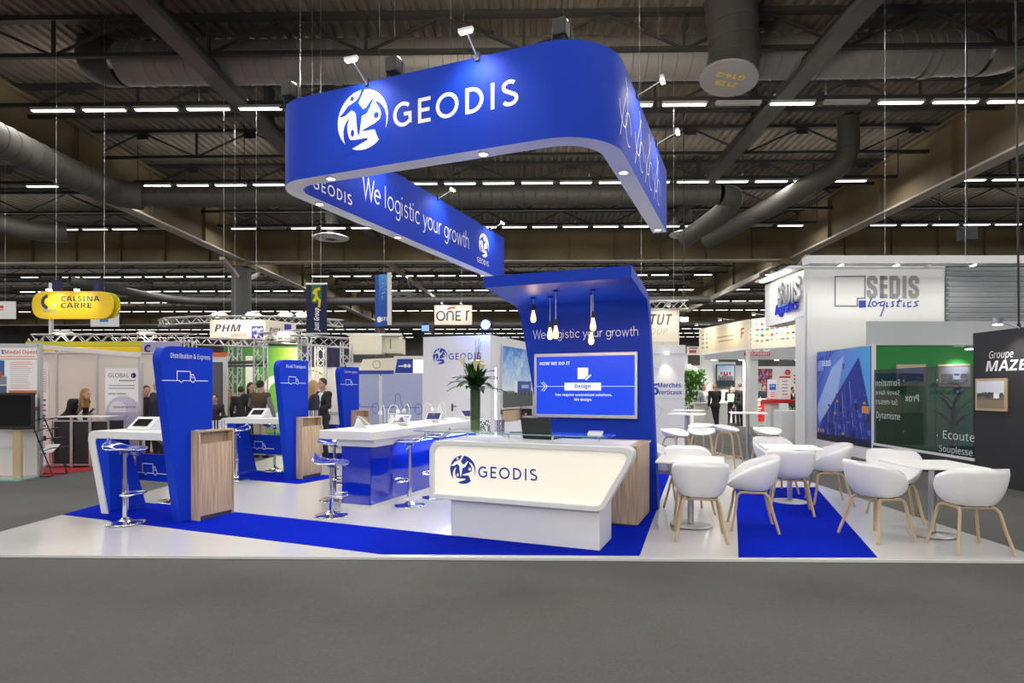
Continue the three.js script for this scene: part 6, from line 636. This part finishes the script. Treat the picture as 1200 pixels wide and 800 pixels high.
  t = facing('lit_display', 'blue and white lit display above the frosted screen', 'screen', 480, 20); part(t, 'blue_board', t.R(462, 484, 421, 437, -.05, 0), M.logoBlue); part(t, 'white_board', t.R(484, 500, 421, 437, -.05, 0), mat([1, 1, 1], .4, 0, { emissive: lin(.8, .9, 1), emissiveIntensity: .55 })); part(t, 'print', [t.R(467, 473, 428, 429.5, 0, .01), ...[475, 479.5].map(x => flat(ellipse(t.X(x), t.Y(428.5), .06, .06), .008))], M.print); part(t, 'legs', bx(t.X(463), t.X(499), 0, t.Y(437), -.05, 0), M.white); part(t, 'header', t.R(462, 500, 417, 420.5, -.1, .05), M.white);
}
// --- far rows of stands to the end of the hall
{
  const cols = [[.7, .7, .68], [.62, .62, .64], [.05, .12, .4], [.5, .06, .05], [.72, .66, .5], [.1, .25, .12], [.3, .32, .36]];
  let n = 0; for (const [Z, list] of [[38, [20, 150, 470, 580, 690, 785]], [50, [60, 240, 400, 500, 640, 840, 960]], [66, [330, 460, 580, 780, 880]]]) for (const px of list) { const w = 3 + 3 * hash(n, 2), h = 2.4 + 1.6 * hash(n, 4), c = cols[n % cols.length], word = ['white', 'pale grey', 'blue', 'red', 'cream', 'green', 'grey'][n % 7]; const t = thing('far_stand', `far ${word} exhibition stand in the distant rows`, 'stand', W((px - 600) / F * Z, Z), YAW + (hash(n, 6) - .5) * .4, `far ${word} stands`); part(t, 'back_wall', bx(-w / 2, w / 2, 0, h - .5, -1.2, -1.1), M.whiteMatt); part(t, 'fascia', bx(-w / 2, w / 2, h - .5, h, -.2, 0), mat(c, .6)); for (const s of [-1, 1]) part(t, 'side_wall', bx(s * w / 2 - .04, s * w / 2 + .04, 0, h - .5, -1.2, 0), M.white); part(t, 'counter', bx(-w / 4, w / 8, 0, 1, -.5, -.2), mat(cols[(n + 2) % 7], .6)); part(t, 'poster', bx(-w / 3, -w / 8, 1.1, h - .8, -1.1, -1.08), mat(cols[(n + 3) % 7], .6)); n++; }
}

// ---------------------------------------------------------------- people
function netMesh(f, lo, hi, cell) {                             // surface nets on a grid
  const n = [0, 1, 2].map(i => Math.ceil((hi[i] - lo[i]) / cell) + 1), [nx, ny, nz] = n, v = new Float32Array(nx * ny * nz), id = (i, j, k) => (k * ny + j) * nx + i;
  for (let k = 0; k < nz; k++) for (let j = 0; j < ny; j++) for (let i = 0; i < nx; i++) v[id(i, j, k)] = f(lo[0] + i * cell, lo[1] + j * cell, lo[2] + k * cell);
  const P = [], I = [], at = new Int32Array(nx * ny * nz).fill(-1);
  for (let k = 0; k < nz - 1; k++) for (let j = 0; j < ny - 1; j++) for (let i = 0; i < nx - 1; i++) { let c = 0, sx = 0, sy = 0, sz = 0; const e = (a, b, da, db) => { if ((a < 0) !== (b < 0)) { const t = a / (a - b); c++; sx += da[0] + t * (db[0] - da[0]); sy += da[1] + t * (db[1] - da[1]); sz += da[2] + t * (db[2] - da[2]); } }; const q = []; for (let m = 0; m < 8; m++) q.push(v[id(i + (m & 1), j + (m >> 1 & 1), k + (m >> 2))]); if (q.every(x => x < 0) || q.every(x => x >= 0)) continue; for (const [a, b] of [[0, 1], [2, 3], [4, 5], [6, 7], [0, 2], [1, 3], [4, 6], [5, 7], [0, 4], [1, 5], [2, 6], [3, 7]]) e(q[a], q[b], [a & 1, a >> 1 & 1, a >> 2], [b & 1, b >> 1 & 1, b >> 2]); at[id(i, j, k)] = P.length / 3; P.push(lo[0] + (i + sx / c) * cell, lo[1] + (j + sy / c) * cell, lo[2] + (k + sz / c) * cell); }
  const quad = (a, b, c, d, fl) => { if (a < 0 || b < 0 || c < 0 || d < 0) return; fl ? I.push(a, b, c, a, c, d) : I.push(a, c, b, a, d, c); };
  for (let k = 1; k < nz - 1; k++) for (let j = 1; j < ny - 1; j++) for (let i = 1; i < nx - 1; i++) { const s = v[id(i, j, k)] < 0; if (s !== v[id(i + 1, j, k)] < 0) quad(at[id(i, j - 1, k - 1)], at[id(i, j, k - 1)], at[id(i, j, k)], at[id(i, j - 1, k)], s); if (s !== v[id(i, j + 1, k)] < 0) quad(at[id(i - 1, j, k - 1)], at[id(i - 1, j, k)], at[id(i, j, k)], at[id(i, j, k - 1)], s); if (s !== v[id(i, j, k + 1)] < 0) quad(at[id(i - 1, j - 1, k)], at[id(i, j - 1, k)], at[id(i, j, k)], at[id(i - 1, j, k)], s); }
  const g = new THREE.BufferGeometry(); g.setAttribute('position', new THREE.Float32BufferAttribute(P, 3)); g.setIndex(I); g.computeVertexNormals(); return g;
}
const cap = (a, b, ra, rb) => { const d = [b[0] - a[0], b[1] - a[1], b[2] - a[2]], L = d[0] * d[0] + d[1] * d[1] + d[2] * d[2] || 1e-9; return (x, y, z) => { const t = Math.max(0, Math.min(1, ((x - a[0]) * d[0] + (y - a[1]) * d[1] + (z - a[2]) * d[2]) / L)); return Math.hypot(x - a[0] - t * d[0], y - a[1] - t * d[1], z - a[2] - t * d[2]) - ra - (rb - ra) * t; }; };
const ell = (c, r) => (x, y, z) => { const k = Math.hypot((x - c[0]) / r[0], (y - c[1]) / r[1], (z - c[2]) / r[2]); return (k - 1) * Math.min(...r); };
const join = (list, k) => (x, y, z) => { let m = 1e3; for (const f of list) { const d = f(x, y, z), h = Math.max(0, Math.min(1, .5 + .5 * (d - m) / k)); m = d + (m - d) * h - k * h * (1 - h); } return m; };
function person(label, pos, turn, o) {
  const t = thing('person', label, 'person', pos, turn); const s = (o.h || 1.75) / 1.75, sc = p => p.map(v => v * s), lean = o.lean || 0, sitDrop = o.sit ? -.42 : 0;
  const bend = p => { const y = p[1] - .95; return y <= 0 ? p : [p[0], .95 + y * Math.cos(lean) - (p[2]) * Math.sin(lean) * .5, p[2] + y * Math.sin(lean)]; };
  const B = p => sc(bend(p)).map((v, i) => i === 1 ? v + sitDrop * s : v), Lg = p => sc(p).map((v, i) => i === 1 ? v + sitDrop * s : v);
  const hd = o.head || [0, 0]; const headC = B([hd[0] * .03, 1.635, .02 + (hd[1] || 0) * .05]), neck = B([0, 1.49, -.005]), chest = B([0, 1.28, 0]), waist = B([0, 1.06, 0]), hip = Lg([0, .94, -.005]);
  const arms = [-1, 1].map((sd, i) => { const a = (o.arms || [])[i] || {}; const sh = B([sd * .185, 1.415, -.01]), el = a.el ? B(a.el) : B([sd * .235, 1.13, -.02]), wr = a.wr ? B(a.wr) : B([sd * .24, .89, .06]); return { sd, sh, el, wr }; });
  const legs = [-1, 1].map((sd, i) => { if (o.sit) return { hp: Lg([sd * .09, .9, 0]), kn: Lg([sd * .1, .9, .42]), an: [sd * .1 * s, .09 * s, .4 * s], to: [sd * .11 * s, .04 * s, .53 * s] }; const st = (o.stride || 0) * sd, cr = o.cross && i ? .16 : 0; return { hp: sc([sd * .085, .92, 0]), kn: sc([sd * .095 - cr * .6, .5, .03 + st * .12]), an: sc([sd * .1 - cr, .09, st * .24 - .02]), to: sc([sd * .12 - cr, .04, st * .24 + .11]) }; });
  const skin = mat(o.skin || [.52, .3, .21], .6), r = k => k * s;
  const headF = () => { const c = headC, y = v => c[1] + v * s, z = v => c[2] + v * s, x = v => c[0] + v * s; const L = [ell([c[0], y(.025), z(-.01)], [r(.076), r(.098), r(.092)]), ell([c[0], y(-.045), z(.022)], [r(.056), r(.072), r(.062)]), cap([c[0], y(.01), z(.085)], [c[0], y(-.022), z(.103)], r(.009), r(.014)), ell([x(.076), y(-.01), z(-.005)], [r(.012), r(.03), r(.018)]), ell([x(-.076), y(-.01), z(-.005)], [r(.012), r(.03), r(.018)]), cap([x(-.02), y(-.052), z(.08)], [x(.02), y(-.052), z(.08)], r(.006), r(.006)), cap(neck, c, r(.056), r(.05))]; const f = join(L, .012 * s), e1 = ell([x(.03), y(.008), z(.085)], [r(.014), r(.009), r(.014)]), e2 = ell([x(-.03), y(.008), z(.085)], [r(.014), r(.009), r(.014)]); return (X, Y, Z) => Math.max(f(X, Y, Z), -e1(X, Y, Z), -e2(X, Y, Z)); };
  const torso = [cap(chest, waist, r(.12), r(.105)), cap([chest[0] - .075 * s, chest[1] + .04 * s, chest[2]], [chest[0] + .075 * s, chest[1] + .04 * s, chest[2]], r(.105), r(.105)), cap(waist, hip, r(.105), r(.125)), cap(arms[0].sh, arms[1].sh, r(.06), r(.06)), cap(chest, neck, r(.1), r(.055))];
  const armB = (g = 0) => arms.flatMap(a => [cap(a.sh, a.el, r(.052) + g, r(.042) + g), cap(a.el, a.wr, r(.041) + g, r(.029) + g)]), legB = (g = 0) => legs.flatMap(l => [cap(l.hp, l.kn, r(.082) + g, r(.056) + g), cap(l.kn, l.an, r(.055) + g, r(.038) + g)]).concat([cap([legs[0].hp[0], legs[0].hp[1], legs[0].hp[2]], [legs[1].hp[0], legs[1].hp[1], legs[1].hp[2]], r(.1) + g, r(.1) + g)]), feet = (g = 0) => legs.map(l => cap([l.an[0], r(.045), l.an[2]], [l.to[0], r(.035), l.to[2]], r(.042) + g, r(.034) + g));
  const all = [...arms.flatMap(a => [a.sh, a.el, a.wr]), ...legs.flatMap(l => [l.hp, l.kn, l.an, l.to]), headC, hip, chest], lo = [0, 1, 2].map(i => Math.min(...all.map(p => p[i])) - .2), hi = [0, 1, 2].map(i => Math.max(...all.map(p => p[i])) + .2); lo[1] = -.02;
  const inside = k => join([...torso.map(f => (x, y, z) => f(x, y, z) + .012), ...armB(-.004), ...legB(-.01), ...feet(-.01), cap(neck, headC, r(.05), r(.05))], k);
  const geos = [netMesh(inside(.03), lo, hi, .024), netMesh(headF(), [headC[0] - .13, headC[1] - .2, headC[2] - .15], [headC[0] + .13, headC[1] + .17, headC[2] + .16], .009)];
  for (const a of arms) { const d = a.wr.map((v, i) => v - a.el[i]), L = Math.hypot(...d), u = d.map(v => v / L), cu = o.curl ?? .35; let sx = [a.sd * u[1], -a.sd * u[0], 0]; const ls = Math.hypot(...sx) || 1; sx = sx.map(v => v / ls); const fw = [sx[1] * u[2] - sx[2] * u[1], sx[2] * u[0] - sx[0] * u[2], sx[0] * u[1] - sx[1] * u[0]].map(v => v * a.sd * -1); const pt = (al, la, fo) => a.wr.map((v, i) => v + (u[i] * al + fw[i] * la + -sx[i] * a.sd * fo) * s); const bones = [cap(pt(-.02, 0, 0), pt(.04, 0, 0), r(.028), r(.026)), cap(pt(.05, -.024, 0), pt(.078, .024, 0), r(.016), r(.016)), cap(pt(.06, -.02, 0), pt(.075, .022, 0), r(.017), r(.016))]; [[-.03, .07], [-.011, .082], [.009, .078], [.028, .062]].forEach(([la, fl]) => { const k0 = pt(.078, la, 0), k1 = pt(.078 + fl * .5, la, cu * .022), k2 = pt(.078 + fl * .92, la, cu * .062); bones.push(cap(k0, k1, r(.0092), r(.0086)), cap(k1, k2, r(.0086), r(.0074))); }); bones.push(cap(pt(.02, .026, .004), pt(.055, .05, .016), r(.012), r(.0095)), cap(pt(.055, .05, .016), pt(.085, .054, .026), r(.0095), r(.008))); const c = pt(.07, 0, .02); geos.push(netMesh(join(bones, .004), c.map(v => v - .14), c.map(v => v + .14), .0075)); }
  part(t, 'body', geos.map(g => g), skin);
  const cl = (name, f, m, lo2, hi2, cell = .02) => part(t, name, netMesh(f, lo2 || lo, hi2 || hi, cell), m);
  const g = .012 * s, jacketF = join([...torso.map(f => (x, y, z) => f(x, y, z) - .006), ...armB(g)], .035), tilt = (y, z) => (y - hip[1]);
  const topM = mat(o.top || [.015, .015, .018], .8); const bottomY = o.sit ? hip[1] - .02 : (o.longTop ? .72 : .86) * s;
  const neckCut = (f) => (x, y, z) => Math.max(f(x, y, z), -(Math.hypot(x - neck[0], z - neck[2]) - .0) < -.3 ? -1 : -1, y > neck[1] - .02 * s && Math.hypot(x - neck[0], z - neck[2]) < .075 * s ? .02 : -1);
  const vcut = o.shirt ? (x, y, z) => { const dy = y - (waist[1] + .02), w = dy > 0 ? Math.min(.075, .02 + dy * .2) * s : 0; return z > chest[2] + (y - chest[1]) * Math.tan(lean) + .02 && Math.abs(x - chest[0]) < w ? .012 : -1; } : () => -1;
  const hem = o.skirtTop ? [cap(hip, [hip[0], hip[1] - .1 * s, hip[2]], r(.14), r(.15))] : [cap(hip, [hip[0], hip[1] - .05 * s, hip[2]], r(.13), r(.138))]; const jf = join([jacketF, ...hem], .03);
  const wristCut = (x, y, z) => Math.min(...arms.map(a => Math.hypot(x - a.wr[0], y - a.wr[1], z - a.wr[2]) - .034 * s)); const body1 = neckCut(jf);
  const sleeve = o.sleeve ? mat(o.sleeve, .8) : null;
  if (sleeve) { cl('sleeves', join(armB(g), .03), sleeve); cl('vest', neckCut(join([...torso.map(f => (x, y, z) => f(x, y, z) - .014), ...hem], .035)), topM); } else cl('jacket', (x, y, z) => Math.max(body1(x, y, z), vcut(x, y, z), -wristCut(x, y, z)), topM);
  if (o.shirt) cl('shirt', neckCut(join(torso.map(f => (x, y, z) => f(x, y, z) + .002), .03)), mat(o.shirt, .7)); if (o.tie) part(t, 'tie', plank([neck[0], neck[1] - .03 * s, neck[2] + .085 * s], [waist[0], waist[1] + .05 * s, waist[2] + .125 * s], .05 * s, .012), mat(o.tie, .6));
  cl('trousers', join(legB(.012), .03), mat(o.legs || [.014, .014, .018], .85)); cl('shoes', join(feet(.008), .02), M.black, [lo[0], -.02, lo[2]], [hi[0], .16 * s + 0, hi[2]], .016);
  // hair
  const hc = headC, hb = []; const hairM = mat(o.hair || [.02, .014, .01], .7); if (o.hairStyle !== 'bald') { hb.push(ell([hc[0], hc[1] + .04 * s, hc[2] - .024 * s], [r(.084), r(.098), r(.096)])); if (o.hairStyle === 'long') hb.push(cap([hc[0] - .05 * s, hc[1], hc[2] - .045 * s], [hc[0] - .07 * s, hc[1] - .26 * s, hc[2] - .03 * s], r(.045), r(.035)), cap([hc[0] + .05 * s, hc[1], hc[2] - .045 * s], [hc[0] + .07 * s, hc[1] - .26 * s, hc[2] - .03 * s], r(.045), r(.035)), cap([hc[0], hc[1], hc[2] - .06 * s], [hc[0], hc[1] - .26 * s, hc[2] - .08 * s], r(.06), r(.05))); if (o.hairStyle === 'tail') hb.push(cap([hc[0], hc[1] + .05 * s, hc[2] - .1 * s], [hc[0], hc[1] - .1 * s, hc[2] - .15 * s], r(.035), r(.045)), cap([hc[0], hc[1] - .1 * s, hc[2] - .15 * s], [hc[0], hc[1] - .3 * s, hc[2] - .13 * s], r(.045), r(.02))); } else hb.push(ell([hc[0], hc[1] - .005 * s, hc[2] - .03 * s], [r(.08), r(.045), r(.08)]));
  const hf = join(hb, .025); const face = ell([hc[0], hc[1] - .03 * s, hc[2] + .07 * s], [r(.068), r(.105), r(.075)]); cl('hair', (x, y, z) => Math.max(hf(x, y, z), -face(x, y, z)), hairM, [hc[0] - .2, hc[1] - .42, hc[2] - .26], [hc[0] + .2, hc[1] + .2, hc[2] + .2], .012);
  for (const e of [-1, 1]) part(t, 'eye', ball(r(.0105), hc[0] + e * .03 * s, hc[1] + .008 * s, hc[2] + .077 * s, 1, 1, 1, 10), M.ink);
  return t;
}
{
  const BLK = [.012, .012, .014], up = (sd, el, wr) => ({ el, wr });
  const g = (px, Z) => W((px - 600) / F * Z, Z, .008), f = (px, Z) => W((px - 600) / F * Z, Z, 0), S = (px, Z) => W((px - 600) / F * Z, Z, STAND);
  person('blonde woman in a black jacket leaning on the black counter over a tablet', g(79, 12.6), Math.PI / 2 - .15, { h: 1.7, lean: .72, hair: [.3, .16, .04], hairStyle: 'long', top: BLK, shirt: [.6, .5, .52], arms: [{ el: [-.22, 1.12, .12], wr: [-.08, .98, .34] }, { el: [.22, 1.12, .12], wr: [.08, .98, .34] }] });
  { const tb = thing('tablet', 'black tablet held over the counter by the blonde woman', 'tablet', W((101 - 600) / F * 12.4, 12.4, 1.01), .4); const p = part(tb, 'case', bx(-.13, .13, 0, .014, -.09, .09, .005), M.black); part(tb, 'screen', bx(-.115, .115, .014, .0155, -.075, .075), M.blackGloss); part(tb, 'stand_flap', plank([.05, .01, 0], [.12, .12, -.05], .12, .006), M.black); }
  person('man in a dark jacket sitting behind the GLOBAL banner', g(168, 13.6), .9, { sit: 0, h: 1.62, lean: .25, head: [0, .5], hair: [.05, .025, .012] }); person('person in a dark suit standing against the first blue fin', g(186, 12.6), -.4, { h: 1.72, top: [.014, .016, .03] });
  person('woman with long dark hair in black beside the man in the brown vest', f(294, 14.2), 1.0, { h: 1.68, hairStyle: 'long', top: BLK }); person('man in a brown vest and beige trousers seen from behind', f(305, 13.4), Math.PI - .1, { h: 1.72, top: [.07, .045, .02], sleeve: [.2, .2, .21], legs: [.4, .36, .29], arms: [{ el: [-.25, 1.16, .02], wr: [-.3, .93, .08] }, { el: [.3, 1.2, .1], wr: [.36, 1.1, .34] }] });
  person('seated person in black with dark hair from behind', f(282, 15.3), Math.PI + .3, { h: 1.6, top: BLK, lean: .1 }); person('person with auburn hair bending behind the white kiosk', f(268, 16.2), .4, { h: 1.5, hair: [.16, .05, .015], hairStyle: 'long', top: [.3, .26, .22] }); person('person with dark bun at the black monitor', f(252, 14.3), .2, { h: 1.4, top: [.03, .028, .03] });
  person('woman with long blonde hair in a navy jacket talking at the Road Transport fin', f(367, 12.0), Math.PI - .9, { h: 1.7, hair: [.4, .25, .09], hairStyle: 'long', top: [.014, .016, .03] }); person('man in a dark suit and white shirt facing the blonde woman', f(378, 12.9), -.55, { h: 1.76, shirt: [.72, .73, .76], top: BLK, hair: [.05, .035, .025], arms: [null, { el: [.25, 1.16, .05], wr: [.08, 1.08, .25] }] });
  person('bald man in a black suit leaning on the white counter', f(838, 22.4), Math.PI + .15, { h: 1.73, hairStyle: 'bald', hair: [.3, .24, .2], top: BLK, cross: 1, lean: .06, arms: [{ el: [-.26, 1.2, .12], wr: [-.3, 1.06, .3] }, null] }); person('man in a grey shirt behind the white counter', f(825, 24.2), .25, { h: 1.72, top: [.32, .33, .35], hair: [.1, .06, .03], shirt: [.75, .75, .75] });
  person('woman in black holding a pale green folder', f(857, 25.5), -.2, { h: 1.66, top: BLK, hairStyle: 'long', arms: [{ el: [-.23, 1.14, .04], wr: [-.08, 1.08, .2] }, { el: [.23, 1.14, .04], wr: [.08, 1.08, .2] }] }); { const fd = thing('folder', 'pale green folder held by the woman in black', 'folder', W((856.5 - 600) / F * 25.2, 25.2, .98), -.1); part(fd, 'cover', bx(-.14, .14, 0, .32, -.01, .01), mat([.35, .6, .35], .6)); part(fd, 'sheets', bx(-.12, .12, .02, .34, -.006, .006), M.print); }
  person('man in a black suit standing with his back turned by the grey strip', f(867, 24.6), Math.PI + .4, { h: 1.76, top: BLK, hair: [.08, .05, .03] }); person('person behind the red poster counter looking down', f(879, 26.6), 0, { h: 1.55, lean: .15, top: [.03, .03, .035] }); person('man in a dark shirt before the glowing city picture', f(895, 26.8), .1, { h: 1.7, top: [.02, .022, .035] }); person('man in a dark suit at the far end of the red counter', f(929, 24), .5, { h: 1.6, top: BLK, shirt: [.7, .7, .7] }); person('person with light brown hair beside the red counter', f(938, 22.5), -.8, { h: 1.6, top: BLK, hair: [.25, .15, .06], hairStyle: 'long' });
}
// ---------------------------------------------------------------- lamp truss of the stand across the aisle, behind the photographer
{
  const t = thing('lighting_truss', 'lamp truss of the stand across the aisle with flood lamps', 'truss', V3(0, 0, 5.5)); lattice(t, 'top_bar', [-7, 4.9, 0], [7, 4.9, 0], .3); for (const x of [-7, 7]) lattice(t, 'upright', [x, 0, 0], [x, 4.9, 0], .3);
  for (const x of [-6, -3, 0, 3, 6]) { part(t, 'flood_lamp', bx(x - .3, x + .3, 4.35, 4.7, -.3, -.12, .02), M.black); part(t, 'lamp_glow', bx(x - .27, x + .27, 4.38, 4.67, -.305, -.3), mat([1, 1, 1], .5, 0, { emissive: lin(1, .97, .92), emissiveIntensity: 6 })); const l = new THREE.RectAreaLight(lin(1, .97, .92), FLOOD, .54, .29); l.position.set(x, 4.52, -.32); l.rotation.x = -.28; t.add(l); }
}
// ---------------------------------------------------------------- finish
scene.traverse(o => { if (o.isMesh) { o.castShadow = true; o.receiveShadow = true; } if (o.isSpotLight || o.isPointLight) o.castShadow = true; });
renderer.render(scene, camera);
